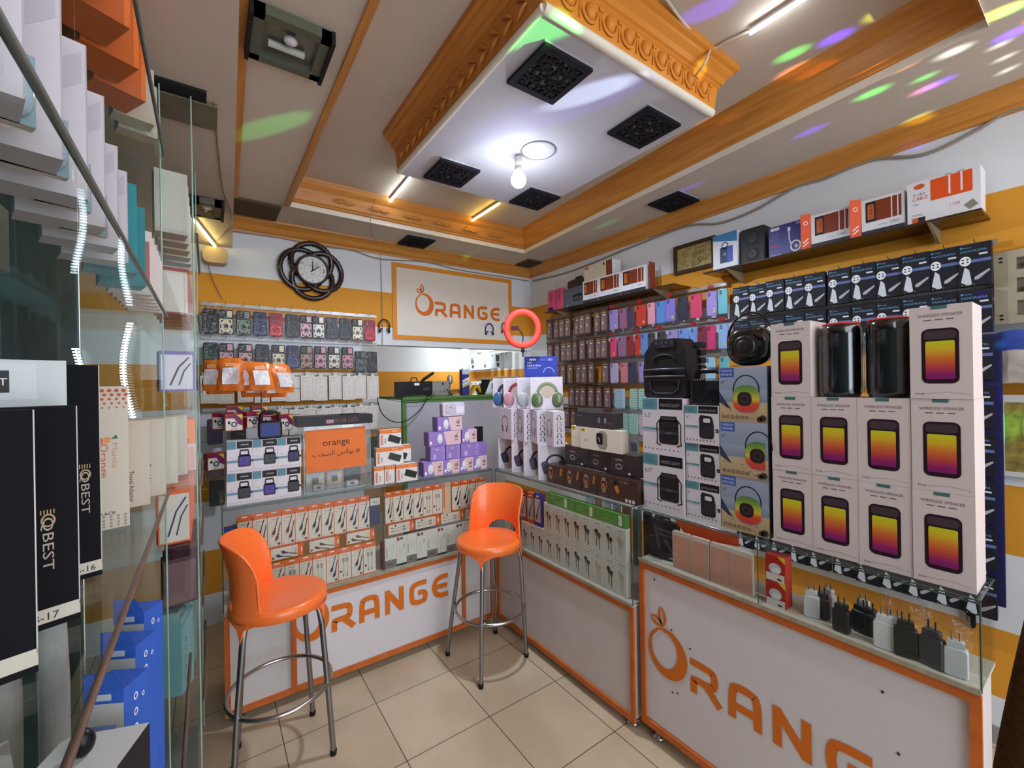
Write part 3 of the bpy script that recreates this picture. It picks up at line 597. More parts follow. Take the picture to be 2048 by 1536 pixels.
# ---------------------------------------------------------------- hanging phone cases
def proto_case(body, acc, style, w=.084, h=.165, bag=True, seal=None):
    """phone case in its hang bag; origin at the hook, front faces -Y"""
    g = G(); m = M(body, .5); T = .013; z0 = -.035-h; g.T = TR(0, 0, 0)
    g.rbox((-w/2, 0, z0), (w/2, T, z0+h), m, .012, 4, .003)
    if style == 'plain':
        g.prr(-w/2+.008, z0+h-.034, -w/2+.03, z0+h-.008, .006, M([max(0, v-26) for v in body], .3)); 
        for dz in (.014, .027): g.pel(-w/2+.019, z0+h-dz, .0045, .0045, BLACK, 2, 10)
        if acc: g.pr(w/2-.026, z0+.018, w/2-.012, z0+.036, M(acc, .6), 2)
    elif style == 'rug':
        d = M([min(255, int(v*1.5)+8) for v in body], .3)
        g.prr(-w/2+.01, z0+.012, w/2-.01, z0+.075, .008, d); g.prr(-w/2+.02, z0+.03, w/2-.02, z0+.065, .006, m, 2); g.pring(0, z0+.048, .014, .014, .003, d, 3)
        for i in range(3): g.pel(-w/2+.02, z0+h-.02-.018*i, .006, .006, M((70, 70, 76), .2), 2, 10)
        for i in range(3): g.pline([(-w/2+.008, z0+.085+i*.007), (0, z0+.078+i*.007), (w/2-.008, z0+.085+i*.007)], .002, d, 2)
    elif style == 'ring':
        a = M(acc, .45)
        for i in range(4): g.pel(-w/2+.016+.014*(i % 2), z0+h-.02-.016*(i//2), .0055, .0055, M((80, 80, 88), .2), 2, 10)
        g.prr(w/2-.036, z0+h-.048, w/2-.008, z0+h-.008, .003, a, 1)
    elif style == 'floral':
        a = M(acc, .5)
        for i in range(5):
            for j in range(9): g.pel(-w/2+.012+.015*i+(j % 2)*.006, z0+.012+.0175*j, .0035, .0045, a, 1, 6)
    elif style == 'clearpack':
        g.prr(-w/2+.01, z0+h*.45, w/2-.01, z0+h-.02, .006, M((70, 78, 84), .3), 1); g.prr(-w/2+.02, z0+.02, w/2-.02, z0+.06, .005, M(acc or (230, 230, 235), .5), 1)
    o = g.ob('phone_case')
    if style == 'ring':
        g = G(); a = M(acc, .4); g.rbox((-w/2+.006, -.0035, z0+.008), (w/2-.006, -.0005, z0+h*.62), a, .006, 3)
        g.T = TR(0, -.0036, 0); hb = M((22, 22, 24), .4); zc = z0+h*.33
        g.pel(0, zc, .019, .021, hb, 1, 16); g.pring(0, zc, .017, .019, .004, a, 2, n=16); g.pr(-.004, zc-.018, .004, zc-.008, a, 2)
        for sx in (-1, 1):
            for sz in (-1, 1):
                c = zc+sz*.03; g.pol([(sx*.012, c+sz*.012), (sx*.026, c+sz*.010), (sx*.030, c-sz*.008), (sx*.024, c-sz*.006)][::sx*sz], hb, 1)
            g.pr(sx*.029-.004, zc-.012, sx*.029+.004, zc+.012, hb, 1)
        g.pol([(-.014, z0+.008), (.014, z0+.008), (.008, z0+.018), (-.008, z0+.018)], hb, 1); g.ob('ring_plate', o)
    if seal: g = G(); g.pr(-w/2, -.03, w/2, -.012, M(seal, .4)); g.pr(-w/2-.004, -.036, w/2+.004, -.03, M((30, 26, 24), .5)); g.ob('header_card', o)
    if bag:
        g = G(); W = w+.016; g.box((-W/2, -.009, z0-.008), (W/2, T+.001, -.034), FILM); g.face([(-W/2, .004, -.034), (W/2, .004, -.034), (W/2, .004, .008), (-W/2, .004, .008)], FILM); g.ob('clear_bag', o)
    return o
PC = {}
def hang(key, loc, rz, label, group):
    """key = (body, accent, style, ...)"""
    if key not in PC: o = proto_case(*key); PC[key] = o; o.location = loc; o.rotation_euler = (0, 0, rz); return tag(o, label, 'phone case', group)
    o = dup(PC[key], loc, rz, label); o['category'] = 'phone case'; o['group'] = group; return o
def rail(label, p0, p1, hooks, out, group, name='display_rail', h=.022, hl=.05):
    """metal strip from p0 to p1 with hooks standing out along 'out'"""
    p0, p1, out = Vector(p0), Vector(p1), Vector(out); t = thing(name, label, 'rail', tuple(p0), 0, group); d = p1-p0
    g = G(); z = Vector((0, 0, h/2)); b = -out*.006
    g.face([-z, d-z, d+z, z], M((150, 148, 142), .4, .5)); g.face([z, d+z, d+z+b, z+b], CHROME); g.face([-z+b, d-z+b, d-z, -z], CHROME); g.face([-z+b, z+b, d+z+b, d-z+b], CHROME); g.ob('strip', t)
    for q in hooks:
        q = Vector(q)-p0; g = G(); g.tube([q+out*.002, q+out*hl, q+out*(hl+.008)+Vector((0, 0, .012))], .0016, STEEL, 5); g.ob('hook', t)
    return t
NM = {}
def cname(c, table): return table[c]
BK, CRM, GRN, NV, RD, PKc, TN, GY = (24, 24, 26), (222, 212, 176), (120, 140, 118), (32, 36, 66), (140, 24, 36), (214, 164, 172), (172, 128, 108), (76, 88, 94)
YC = 3.40; GB = 'phone cases hanging on the back wall rack'
r1_ = [(420, BK, None, 'rug', 'black rugged'), (452, BK, CRM, 'ring', 'cream ring-holder'), (487, BK, GRN, 'ring', 'green ring-holder'), (520, NV, None, 'rug', 'navy rugged'), (552, RD, None, 'rug', 'dark red rugged'), (584, BK, None, 'rug', 'black rugged'), (612, BK, PKc, 'ring', 'pink ring-holder'), (637, BK, (226, 222, 214), 'ring', 'white ring-holder'), (664, (26, 32, 34), None, 'rug', 'black rugged'), (690, BK, None, 'rug', 'black rugged'), (715, BK, CRM, 'ring', 'cream ring-holder'), (740, RD, None, 'rug', 'dark red rugged')]
r2_ = [(422, (24, 52, 40), None, 'rug', 'dark green rugged'), (453, BK, PKc, 'ring', 'pink ring-holder'), (491, BK, PKc, 'ring', 'pink ring-holder'), (525, (24, 34, 34), None, 'rug', 'black rugged'), (557, BK, CRM, 'ring', 'cream ring-holder'), (586, NV, None, 'rug', 'navy rugged'), (613, BK, TN, 'ring', 'tan ring-holder'), (641, BK, (212, 150, 164), 'ring', 'rose ring-holder'), (668, BK, (220, 214, 190), 'ring', 'cream ring-holder'), (695, BK, (206, 136, 150), 'ring', 'rose ring-holder'), (721, BK, GY, 'ring', 'slate ring-holder'), (744, BK, None, 'rug', 'black rugged')]
for rn, rows, zt in (('top', r1_, 2.105), ('second', r2_, 1.885)):
    xs = [ZY(px, 650 if rn == 'top' else 710, YC)[0] for px, *_ in rows]
    rail('%s metal hook rail of the phone case rack on back wall' % rn, (-.03, YC+.06, zt+.004), (1.115, YC+.06, zt+.004), [(x, YC+.06, zt+.004) for x in xs], (0, -1, 0), 'hook rails on the back wall', hl=.075)
    for i, ((px, b, a, st, nm), x) in enumerate(zip(rows, xs)):
        hang((b, a, st), (x, YC, zt-(.028 if (rn == 'second' and i > 9) else 0)), 0, '%s phone case, %s row of back wall rack, %s from left' % (nm, rn, ORD[i]), GB)
# white case boxes, rows three and four
def wbox():
    g = G(); w, h = .09, .178; g.box((-w/2, 0, -h-.012), (w/2, .022, -.012), M((226, 220, 210), .5)); ln = M((150, 144, 138), .6); z0 = -h-.012
    o = rrect(-w/2+.01, z0+.012, w/2-.01, z0+h-.012, .012, 3); g.pline(o+[o[0]], .0016, ln, 1); o = rrect(-w/2+.016, z0+h-.045, -w/2+.042, z0+h-.018, .006, 3); g.pline(o+[o[0]], .0013, ln, 1)
    g.ptx('MagSafe', 0, z0+.095, .006, ln, 1, 'c'); g.pring(0, z0+.06, .012, .012, .001, ln, 1); b = g.ob('boxed_case')
    g = G(); g.box((-.012, .004, -.014), (.012, .006, .012), M((220, 220, 220), .4)); g.ob('hang_tab', b); return b
WB = wbox(); first = True
for rn, zt, xs, last in (('third', 1.647, (418, 452, 491, 524, 557, 586, 615, 642, 671, 697, 721, 746), 12), ('fourth', 1.412, (560, 592, 620, 646, 672, 698, 721, 745), 8)):
    X = [ZY(px, 780, YC)[0] for px in xs]
    rail('%s metal hook rail, above white case boxes on back wall' % rn, (-.03, YC+.05, zt), (1.115, YC+.05, zt), [(x, YC+.05, zt) for x in X], (0, -1, 0), 'hook rails on the back wall', hl=.06)
    for i, x in enumerate(X):
        lb = 'white printed phone case box, %s row of back wall rack, %s from left' % (rn, ORD[i])
        if first: WB.location = (x, YC, zt); tag(WB, lb, 'box', 'white case boxes on the back wall'); first = False
        else: dup(WB, (x, YC-(.012 if i % 3 == 0 else 0), zt-(.006 if i % 2 else 0)), 0, lb)
rail('lowest metal hook rail, partly behind the stacked small speaker boxes', (-.03, YC+.05, 1.19), (1.115, YC+.05, 1.19), [(x, YC+.05, 1.19) for x in (.05, .15, .62, .85, 1.0)], (0, -1, 0), 'hook rails on the back wall', hl=.045)
for i, (x, z, c, nm) in enumerate(((.035, 1.39, (44, 26, 60), 'dark purple phone case left of the small red boxes, behind them'), (.165, 1.36, (40, 44, 46), 'dark grey phone case under the small red boxes'), (.03, 1.17, (84, 70, 62), 'brown phone case left of the stacked small speaker boxes'), (.12, 1.17, (110, 96, 90), 'grey brown phone case just behind small speaker boxes'), (.04, .99, (20, 20, 22), 'black phone pouch low behind left counter corner'), (.66, 1.19, (120, 116, 112), 'grey case box seen through the acrylic display'), (.80, 1.19, (190, 186, 180), 'pale case box seen through the acrylic display'), (1.05, 1.19, (72, 82, 66), 'olive phone case box hanging left of power bank boxes'))):
    hang((c, (150, 160, 60) if i == 4 else None, 'plain'), (x, YC, z), 0, nm, GB)
# orange pouches of white chargers on a stand
ORP = M((240, 128, 42), .3, coat=.4, bump=.6, scale=40, noise=.12); t = thing('pouch_stand', 'thin steel stand holding orange pouches and red boxes', 'stand', (.235, 2.67, 1.0))
g = G(); g.lathe([(0, 0), (.05, 0), (.05, .004), (.006, .008), (.004, .55), (0, .55)], CHROME, 12); g.ob('post', t)
for k, z in enumerate((.545, .40)):
    g = G(); g.tube([(-.19, -.0, z), (.19, .0, z)], .003, STEEL, 6); g.ob('cross_bar', t)
def pouch(px, py, Y, rot, label, w=.105, h=.15, tl=0):
    p = at(px, py, Y=Y); t = thing('charger_pouch', label, 'pouch', tuple(p), rot, 'orange pouches above the left counter'); rows = []
    for s_ in (-1, 1):
        rows = []
        for i in range(11):
            r = []; v = i/10; ww = w/2*(1-.12*math.cos(v*PI*2)**2+.03*math.sin(v*23+px))
            for j in range(9):
                u = j/8*2-1; dd = .019*(1-u**4)*math.sin(PI*min(1, max(0, v*1.04)))**.6*(1+.25*math.sin(u*6+v*9+px))
                r.append((u*ww+tl*v*.04, s_*dd, -h*v))
            rows.append(r)
        if s_ < 0: g = G()
        g.grid(rows, ORP)
    g.ob('pouch_body', t)
    g = G(); rows = [[(u*w*.30+tl*(v*.04), -.0235-.004*math.sin(u*3+v*8), -h*v) for u in (-1, -.5, 0, .5, 1)] for v in (.30, .42, .55, .68, .80)]; g.grid(rows, M((226, 222, 224), .25, bump=.7, scale=60, coat=.5, noise=.2)); g.ob('window', t)
    g = G(); g.T = TR(tl*.008, -.0225, 0, rx=.1); g.pr(-w*.2, -h*.26, w*.2, -h*.16, M((246, 196, 150), .4), 1); g.ptx('Manila', 0, -h*.235, .008, M((225, 110, 40), .4), 2, 'c'); g.ob('printed_strip', t); return t
for a in ((428, 720, 2.66, -.45, 'leftmost orange charger pouch of the hanging bunch', .10, .155, -.3), (463, 716, 2.60, -.2, 'orange charger pouch, second from left in hanging bunch', .115, .165, -.1), (490, 722, 2.67, .1, 'orange charger pouch mostly hidden in middle of bunch', .11, .16, 0), (516, 724, 2.54, .1, 'front orange charger pouch with white charger showing', .115, .145, .5), (558, 728, 2.61, .35, 'rightmost orange charger pouch of the hanging bunch', .11, .155, .8)): pouch(*a)
for i, (px, py, Y) in enumerate(((440, 742, 2.72), (508, 750, 2.74), (548, 752, 2.76))): pouch(px, py, Y, 0, 'orange pouch at the back of the hanging bunch, %s from left' % ORD[i], .13, .12, 0)
# small red boxes hanging under them
def redbox(w=.078, h=.085, d=.06):
    g = G(); R_ = M((168, 30, 34), .4); g.box((-w/2, 0, -h), (w/2, d, 0), R_); Wt = M((222, 216, 206), .5)
    g.pr(-w/2+.003, -h+.003, w/2-.003, -.022, Wt); g.pol([(-w/2+.003, -.012), (0, -.02), (w*.2, -.05), (w/2-.003, -.062), (w/2-.003, -.022), (0, -.004)], M((120, 40, 90), .5), 2); g.pol([(w*.12, -.004), (w/2-.003, -.03), (w/2-.003, -.004)], M((210, 200, 60), .5), 3)
    g.pring(0, -h*.62, .014, .014, .007, M((70, 74, 74), .4), 3, n=16); g.pel(-.022, -h*.5, .006, .008, INK, 3, 8); g.ptx('HOLDER', 0, -h+.008, .005, INK, 3, 'c'); return g.ob('gadget_box')
RB = None
for i, (px, py, Y, rz, lb) in enumerate(((468, 828, 2.60, .12, 'small red and white box at front, left below orange pouches'), (440, 826, 2.70, -.5, 'small red box at the far left below orange pouches'), (508, 824, 2.70, .4, 'small red box just left of the blue front speaker'), (541, 826, 2.70, -.3, 'small red box behind the handle of blue front speaker'), (573, 829, 2.64, .55, 'small red box at right below the orange pouches'), (432, 907, 2.72, .3, 'small red box low beside the stacked speaker boxes'), (470, 812, 2.78, 0, 'small red box at the back, under middle orange pouches'), (520, 812, 2.80, .1, 'small red box at back right under the orange pouches'))):
    p = at(px, py, Y=Y)
    if RB is None: RB = redbox(); RB.location = p; RB.rotation_euler = (0, 0, rz); tag(RB, lb, 'box', 'small red boxes on the stand')
    else: dup(RB, p, rz, lb)
# ---------------------------------------------------------------- small speaker boxes on the left counter
def minispk(g, x, z, w, h, body, grillc, holec, l=2):
    """print of a squarish speaker with a handle"""
    b = M(body, .4); g.prr(x-w/2, z, x+w/2, z+h*.66, w*.14, b, l); g.pol([(x-w*.42, z+h*.6), (x+w*.42, z+h*.6), (x+w*.36, z+h*.96), (x+w*.3, z+h), (x-w*.3, z+h), (x-w*.36, z+h*.96)], b, l)
    g.prr(x-w*.27, z+h*.72, x+w*.27, z+h*.90, w*.05, M(holec, .5), l+1); g.prr(x-w*.4, z+h*.08, x+w*.4, z+h*.6, w*.1, M(grillc, .5), l+1); g.pring(x, z+h*.34, w*.24, w*.24, w*.02, M([min(255, v+30) for v in grillc], .5), l+2, n=18); g.pr(x-w*.02, z+h*.28, x+w*.02, z+h*.42, b, l+3)
def spk6(col):
    g = G(); W, H, D = .1045, .1495, .09; g.box((0, 0, 0), (W, D, H), M((216, 212, 216), .45)); g.pr(0, H-.036, .036, H, M((92, 138, 156), .5)); g.pr(.04, H-.034, W-.002, H-.001, BLACK); g.ptx('SPEAKER', .072, H-.02, .006, WHITE, 2, 'c')
    g.pr(0, .049, W, .061, M((110, 150, 168), .5)); g.ptx('3"', .012, H-.046, .006, M((110, 120, 150), .5), 1); g.ptx('wireless', .008, .07, .004, INK, 1); g.prr(W-.009, .05, W-.001, .058, .001, BLACK, 2)
    minispk(g, .070, .028, .052, .082, (36, 36, 42), col, (216, 212, 216)); g.ptx('BLUETOOTH  USB  TF  AUX  FM', W/2, .009, .0045, M((130, 124, 134), .5), 1, 'c', wid=.09); return g.ob('speaker_box')
SP = {}
cols = [[(60, 62, 68), (84, 66, 150), (62, 62, 68)], [(84, 66, 150), (70, 72, 76), (60, 60, 92)]]; cn = [['grey', 'purple', 'grey'], ['purple', 'grey', 'dark blue']]
for r in range(2):
    for c in range(3):
        lb = 'small boxed speaker showing %s grille, %s row of left stack, %s column' % (cn[r][c], ('bottom', 'top')[r], ('left', 'middle', 'right')[c]); loc = (.065+.1055*c+(.003 if r else 0), 2.415, 1.0+.1505*r); k = cols[r][c]
        if k in SP: dup(SP[k], loc, 0, lb)
        else: SP[k] = spk6(k); SP[k].location = loc; tag(SP[k], lb, 'box', 'small boxed speakers on the left counter')
p = at(541, 880, Y=2.44); t = thing('handle_speaker', 'small blue fronted speaker with black carry handle on the stacked boxes', 'speaker', (p.x, 2.43, 1.302))
g = G(); g.rbox((-.052, 0, 0), (.052, .05, .085), BLACK, .014, 4, .006); g.tube([(-.042, .025, .07), (-.038, .025, .118), (-.028, .025, .127), (.028, .025, .127), (.038, .025, .118), (.042, .025, .07)], .0085, BLACK, 8); g.ob('body', t)
g = G(); g.T = TR(0, -.001, 0); g.prr(-.041, .01, .041, .075, .009, M((38, 56, 122), .4, noise=.3, scale=200), 1); g.pring(0, .042, .027, .027, .0015, M((50, 80, 160), .4), 2); g.pring(0, .042, .014, .014, .0015, M((50, 80, 160), .4), 2); g.ob('grille', t)
# ---------------------------------------------------------------- acrylic case with paper sign and keyboard box
ax0, ax1, ay, az = .395, .735, 2.42, 1.345
t = thing('acrylic_case', 'clear acrylic display case standing on the left glass counter', 'display case', (ax0, ay, 1.0025)); W = ax1-ax0; Hh = az-1.0
for nm, a, b in (('front_wall', (0, 0, 0), (W, .004, Hh)), ('back_wall', (0, .24, 0), (W, .244, Hh)), ('side_wall', (0, .004, 0), (.004, .24, Hh)), ('side_wall', (W-.004, .004, 0), (W, .24, Hh)), ('base', (.004, .004, 0), (W-.004, .24, .004))): g = G(); g.box(a, b, ACRYL); g.ob(nm, t)
g = G(); e = M((170, 190, 184), .2)
for x in (.001, W-.001): g.tube([(x, 0, 0), (x, 0, Hh)], .0018, e, 5)
g.tube([(0, 0, .001), (W, 0, .001)], .0018, e, 5); g.ob('edges', t)
g = G(); g.box((0, 0, 0), (.375, .15, .05), M((24, 20, 22), .4)); g.T = TR(0, 0, 0); g.ptx('RGB LED', .18, .014, .022, M((140, 60, 78), .4), 1); g.pr(.135, .012, .172, .03, M((206, 150, 170), .4), 1); g.ptx('20-36', .138, .015, .011, BLACK, 2)
kb = g.ob('keyboard_box', loc=(.368, 2.40, az+.003)); tag(kb, 'long flat black box reading RGB LED on the acrylic case', 'box')
g = G(); g.box((.0, 0, 0), (.09, .05, .004), M((30, 28, 28), .3)); g.pr(0, 0, 0.001, .001, BLACK); tag(g.ob('black_card', loc=(.60, 2.44, az+.0535), rz=.2), 'thin black card lying on the long black box', 'card')
g = G(); a = at(611, 865, Y=2.415); b = at(733, 932, Y=2.415); g.T = TR(a.x, 2.415, b.z, ry=-.02); w_ = b.x-a.x; h_ = a.z-b.z+.006; g.box((0, 0, 0), (w_, .0008, h_), M((226, 118, 54), .6, noise=.08, scale=9))
g.ptx('orange', w_*.5, h_*.60, .036, M((60, 36, 40), .6), 1, 'c'); AR = '\uFE90\uFEA4\uFEB4\uFEDF\uFE8D \uFEB2\uFEDB\uFEEE\uFE91 #'
g.ptx(AR, w_*.5, h_*.36, .026, M((60, 36, 40), .6), 1, 'c'); tag(g.ob('paper_sign'), 'orange paper sign with black lettering and a line of Arabic', 'paper sign')
for i, (x, y, w_, h_, c, lb) in enumerate(((.03, .12, .09, .075, (206, 200, 190), 'white gadget box standing inside the acrylic case at left'), (.14, .14, .08, .07, (196, 186, 176), 'beige gadget box in the middle of the acrylic case'), (.235, .13, .085, .085, (52, 54, 60), 'dark gadget box inside the acrylic case at right'), (.05, .03, .05, .03, (150, 150, 150), 'tiny grey gadget on the floor of the acrylic case'), (.22, .04, .06, .025, (190, 190, 190), 'tiny pale gadget at front right inside acrylic case'))):
    g = G(); g.rbox((0, 0, 0), (w_, .03, h_), M(c, .4), .005); g.prr(w_*.3, h_*.2, w_*.7, h_*.7, .006, M([v*.5 for v in c], .4)); tag(g.ob('gadget_box', loc=(ax0+x, ay+y, 1.0072)), lb, 'box', 'gadgets inside the acrylic case')
# ---------------------------------------------------------------- power bank boxes
def pbank(w, h, d):
    g = G(); g.box((0, 0, 0), (w, d, h), M((220, 212, 206), .5)); o = M((222, 122, 56), .5); g.pr(0, h-.022, w, h, o); g.pel(w*.62, h-.011, .006, .006, M((240, 170, 110), .5), 2, 12); g.pel(w*.74, h-.011, .006, .006, M((240, 170, 110), .5), 2, 12)
    g.pr(.008, .012, .02, h-.03, M((206, 96, 60), .5)); g.ptx('POWER BANK', .018, .015, .006, WHITE, 2, rot=PI/2, wid=h-.05); g.ptx('10000', .036, .02, .009, INK, 1, rot=PI/2)
    if w > .1: g.T = TR(w*.68, 0, h*.42, ry=.35); g.prr(-.036, -.019, .036, .019, .004, M((40, 44, 40), .3), 2); g.T = I4
    return g
pbs = [(.747, 2.40, 1.0, .055, 'bottom row, left end view'), (.806, 2.40, 1.0, .058, 'bottom row, middle end view'), (.868, 2.385, 1.0, .125, 'bottom row, right, turned to front'), (.762, 2.41, 1.102, .155, 'middle row, in front'), (.80, 2.44, 1.1, .19, 'middle row, behind and to the right'), (.785, 2.415, 1.204, .125, 'on top of the pile')]
for i, (x, y, z, w_, lb) in enumerate(pbs):
    g = pbank(w_, .1 if i < 3 else (.1 if i == 3 else .098), .045 if i != 4 else .05)
    if i == 4: y = 2.47
    o = g.ob('power_bank_box', loc=(x, y, z), rz=(-.05 if i == 3 else 0)); tag(o, 'orange and white power bank box, '+lb, 'box', 'power bank boxes on the left counter')
# ---------------------------------------------------------------- purple charger boxes
PU = M((146, 120, 186), .45); PKB = M((216, 184, 186), .45)
def chbox(w, h, d, view, num):
    g = G(); g.box((0, 0, 0), (w, d, h), PU)
    if view == 'end':
        g.pr(w*.8, 0, w, h, M((160, 136, 198), .4)); g.pel(w*.45, h*.78, .012, .005, M((190, 170, 214), .4)); g.prr(w*.2, h*.1, w*.35, h*.45, .002, M((190, 176, 214), .4)); g.ptx('V', w*.88, h*.4, .012, INK, 2, 'c')
    else:
        a = w*.55; g.pol([(a, 0), (w, 0), (w, h), (a-.02, h), (a-.012, h*.5)], PKB); g.pel(w*.34, h*.5, .017, .03, M((222, 222, 220), .3), 2); g.pel(w*.34, h*.32, .006, .006, M((180, 180, 190), .3), 3, 8); g.prr(.006, .012, .02, .03, .002, WHITE, 2)
        g.ptx('18', w*.90, h*.30, .024, M((60, 50, 60), .5), 3, rot=PI/2, wid=.034); g.ptx('W', w*.90, h*.74, .008, INK, 3, rot=PI/2)
    return g
cb = []
for r, lst in enumerate([[(842, 900), (893, 930), (930, 960), (957, 985)], [(861, 890), (892, 920), (922, 957)], [(858, 922), (924, 954)], [(876, 936)]]):
    for i, (a, b) in enumerate(lst):
        Y = 2.43+.004*r-(.012 if r == 0 else 0); x0 = at(a, 900, Y=Y).x; x1 = at(b, 900, Y=Y).x; view = 'end' if r == 1 else 'front'
        if r == 0: x0 = (1.048, 1.178, 1.29, 1.39)[i]; x1 = x0+(.128, .11, .098, .10)[i]
        if r == 3: x1 = x0+.17
        g = chbox(x1-x0, .086, .075, view, 18)
        tag(g.ob('charger_box', loc=(x0, Y, 1.0+.088*r)), 'purple and pink 18W charger box, %s row of pyramid, %s from left' % (('bottom', 'second', 'third', 'top')[r], ORD[i]), 'box', 'purple charger boxes in a pyramid')
g = G(); g.box((0, 0, 0), (.03, .06, .086), PU); tag(g.ob('charger_box', loc=(1.095, 2.525, 1.0)), 'purple charger box standing behind left end of the pyramid', 'box', 'purple charger boxes in a pyramid')
g = G(); g.rbox((0, 0, 0), (.155, .05, .085), M((206, 196, 212), .3, noise=.12, scale=40), .012, 4, .004); g.prr(.012, .01, .09, .075, .008, M((190, 186, 196), .3, noise=.3, scale=60)); g.prr(.095, .02, .145, .06, .003, M((224, 218, 224), .4)); g.pel(.052, .055, .004, .004, INK, 2, 8); g.pel(.066, .052, .003, .003, INK, 2, 8)
tag(g.ob('earbuds_pack', loc=(1.19, 2.44, 1.353)), 'clear pillow pack of white earbuds on top of charger pyramid', 'pack')
g = G(); g.box((0, 0, 0), (.05, .03, .10), BLACK); tag(g.ob('black_box', loc=(1.50, 2.56, 1.16)), 'small black box behind the right side of the charger pyramid', 'box')
g = G(); g.box((0, 0, 0), (.13, .07, .158), PU); tag(g.ob('charger_box', loc=(1.43, 2.53, 1.0)), 'purple box behind right end of pyramid under black box', 'box', 'purple charger boxes in a pyramid')
# ---------------------------------------------------------------- cable packs inside the left counter
def cablebox(col, kind='cable', w=.054, h=.178, d=.028):
    g = G(); o = M((222, 104, 44), .5); g.box((0, 0, 0), (w, d, h-.02), M((214, 204, 190), .5)); g.box((0, 0, h-.02), (w, .003, h), o); g.pr(0, h-.03, w, h-.02, o); g.pr(0, 0, w, .006, o); g.pr(0, 0, .0025, h-.02, o); g.prr(w*.3, h-.012, w*.7, h-.006, .002, WHITE, 2)
    g.ptx('Manila', w*.5, h-.045, .007, M((150, 110, 90), .6), 1, 'c')
    if kind == 'cable':
        m = M(col, .4)
        for dx, dz in ((0, 0), (-.012, .028)):
            x = w*.62+dx; z = .022+dz; g.pline([(x, z+.012), (x+.006, z+.03)], .012, m, 2); g.pline([(x+.005, z+.028), (x+.009, z+.042)], .007, m, 2); g.pline([(x+.008, z+.04), (min(w-.003, x+.022), z+.095)], .004, m, 2); g.pline([(x-.004, z), (x, z+.012)], .009, M((200, 196, 190), .3), 2); g.pel(x-.002, z+.007, .002, .002, INK, 3, 6)
        g.pel(w*.82, .016, .006, .006, M((90, 60, 50), .5), 2, 10)
        g.ptx('FAST', .006, h-.06, .005, M((210, 100, 60), .5), 1); g.ptx('2m', .006, .012, .005, INK, 1)
    else:
        m = M((178, 172, 166), .4)
        for x in (w*.4, w*.68): g.pline([(x, .03), (x+.002, .075), (x, .11)], .003, m, 2); g.prr(x-.005, .098, x+.005, .122, .003, M((150, 146, 142), .4), 3); g.pr(x-.002, .02, x+.002, .036, M((110, 100, 96), .4), 3)
        g.pel(w*.2, .05, .005, .006, INK, 2, 8)
    return g.ob('cable_box')
CBX = {}
def putcb(key, loc, rz, label, group, ry=0, scale=None):
    if key in CBX: o = dup(CBX[key], loc, rz, label, scale); o['group'] = group
    else: o = cablebox(*key); CBX[key] = o; o.location = loc; tag(o, label, 'box', group)
    o.rotation_euler = (0, ry, rz)
    if scale: o.scale = scale
    return o
YL = 2.395; kc = [(52, 30, 44), (44, 36, 36), (96, 34, 44), (96, 30, 40), (26, 26, 28), (28, 28, 30), (26, 26, 28), (30, 28, 28), (44, 38, 92), (44, 38, 92)]; kn = ['brown', 'dark', 'maroon', 'maroon', 'black', 'black', 'black', 'black', 'blue', 'blue']
GC1 = 'orange cable boxes inside the left counter'
xs = [ZY(x/5.12+400, 1020, YL)[0] for x in (375, 530, 685, 830, 970, 1105, 1240, 1370, 1495, 1620, 1735)]
for i in range(10): putcb((kc[i],), (xs[i], YL, .772), 0, 'orange cable box with %s cable, top row left half, %s from left' % (kn[i], ORD[i]), GC1, 0, ((xs[i+1]-xs[i]-.0008)/.054, 1, 1.01))
xs = [ZY(x/6.0235+740, 1010, YL)[0] for x in (180, 275, 400, 520, 638, 755, 870)]+[ZY(x/6.0235+740, 1000, YL)[0] for x in (985, 1095, 1200, 1300, 1395)]
for i in range(11):
    if i == 6: continue
    wh = i in (4, 5); putcb(((178, 172, 166), 'ear') if wh else ((30, 28, 28),), (xs[i], YL, .772), 0, '%s box, top row behind right half of left counter, %s from left' % ('white earphone' if wh else 'orange dark cable', ORD[i if i < 6 else i-1]), GC1, 0, ((xs[i+1]-xs[i]-.0008)/.054, 1, 1.01))
g = G(); g.rbox((0, 0, 0), (.055, .003, .19), M((206, 180, 150), .4), .004); g.prr(.006, .04, .015, .19, .004, ORANGE, 1); tag(g.ob('cable_bag', loc=(xs[6]+.003, YL, .762)), 'clear cable bag with orange strip between the cable boxes', 'bag')
g = G(); g.box((0, 0, 0), (.054, .03, .15), M((56, 62, 92), .4, noise=.2, scale=30)); g.pr(0, .11, .054, .15, M((196, 196, 186), .5)); g.ptx('ABC', .027, .122, .01, INK, 2, 'c'); tag(g.ob('glass_box', loc=(.720, YL-.001, .783)), 'dark blue box at right end of first cable row', 'box')
g = G(); g.box((0, 0, 0), (.056, .05, .15), M((190, 176, 160), .5)); g.pr(0, .125, .056, .15, M((66, 80, 150), .5)); g.ptx('LCD', .028, .08, .01, INK, 1, 'c'); tag(g.ob('gadget_box', loc=(.04+.012, YL+.01, .76)), 'blue topped box at left end inside the left counter', 'box')
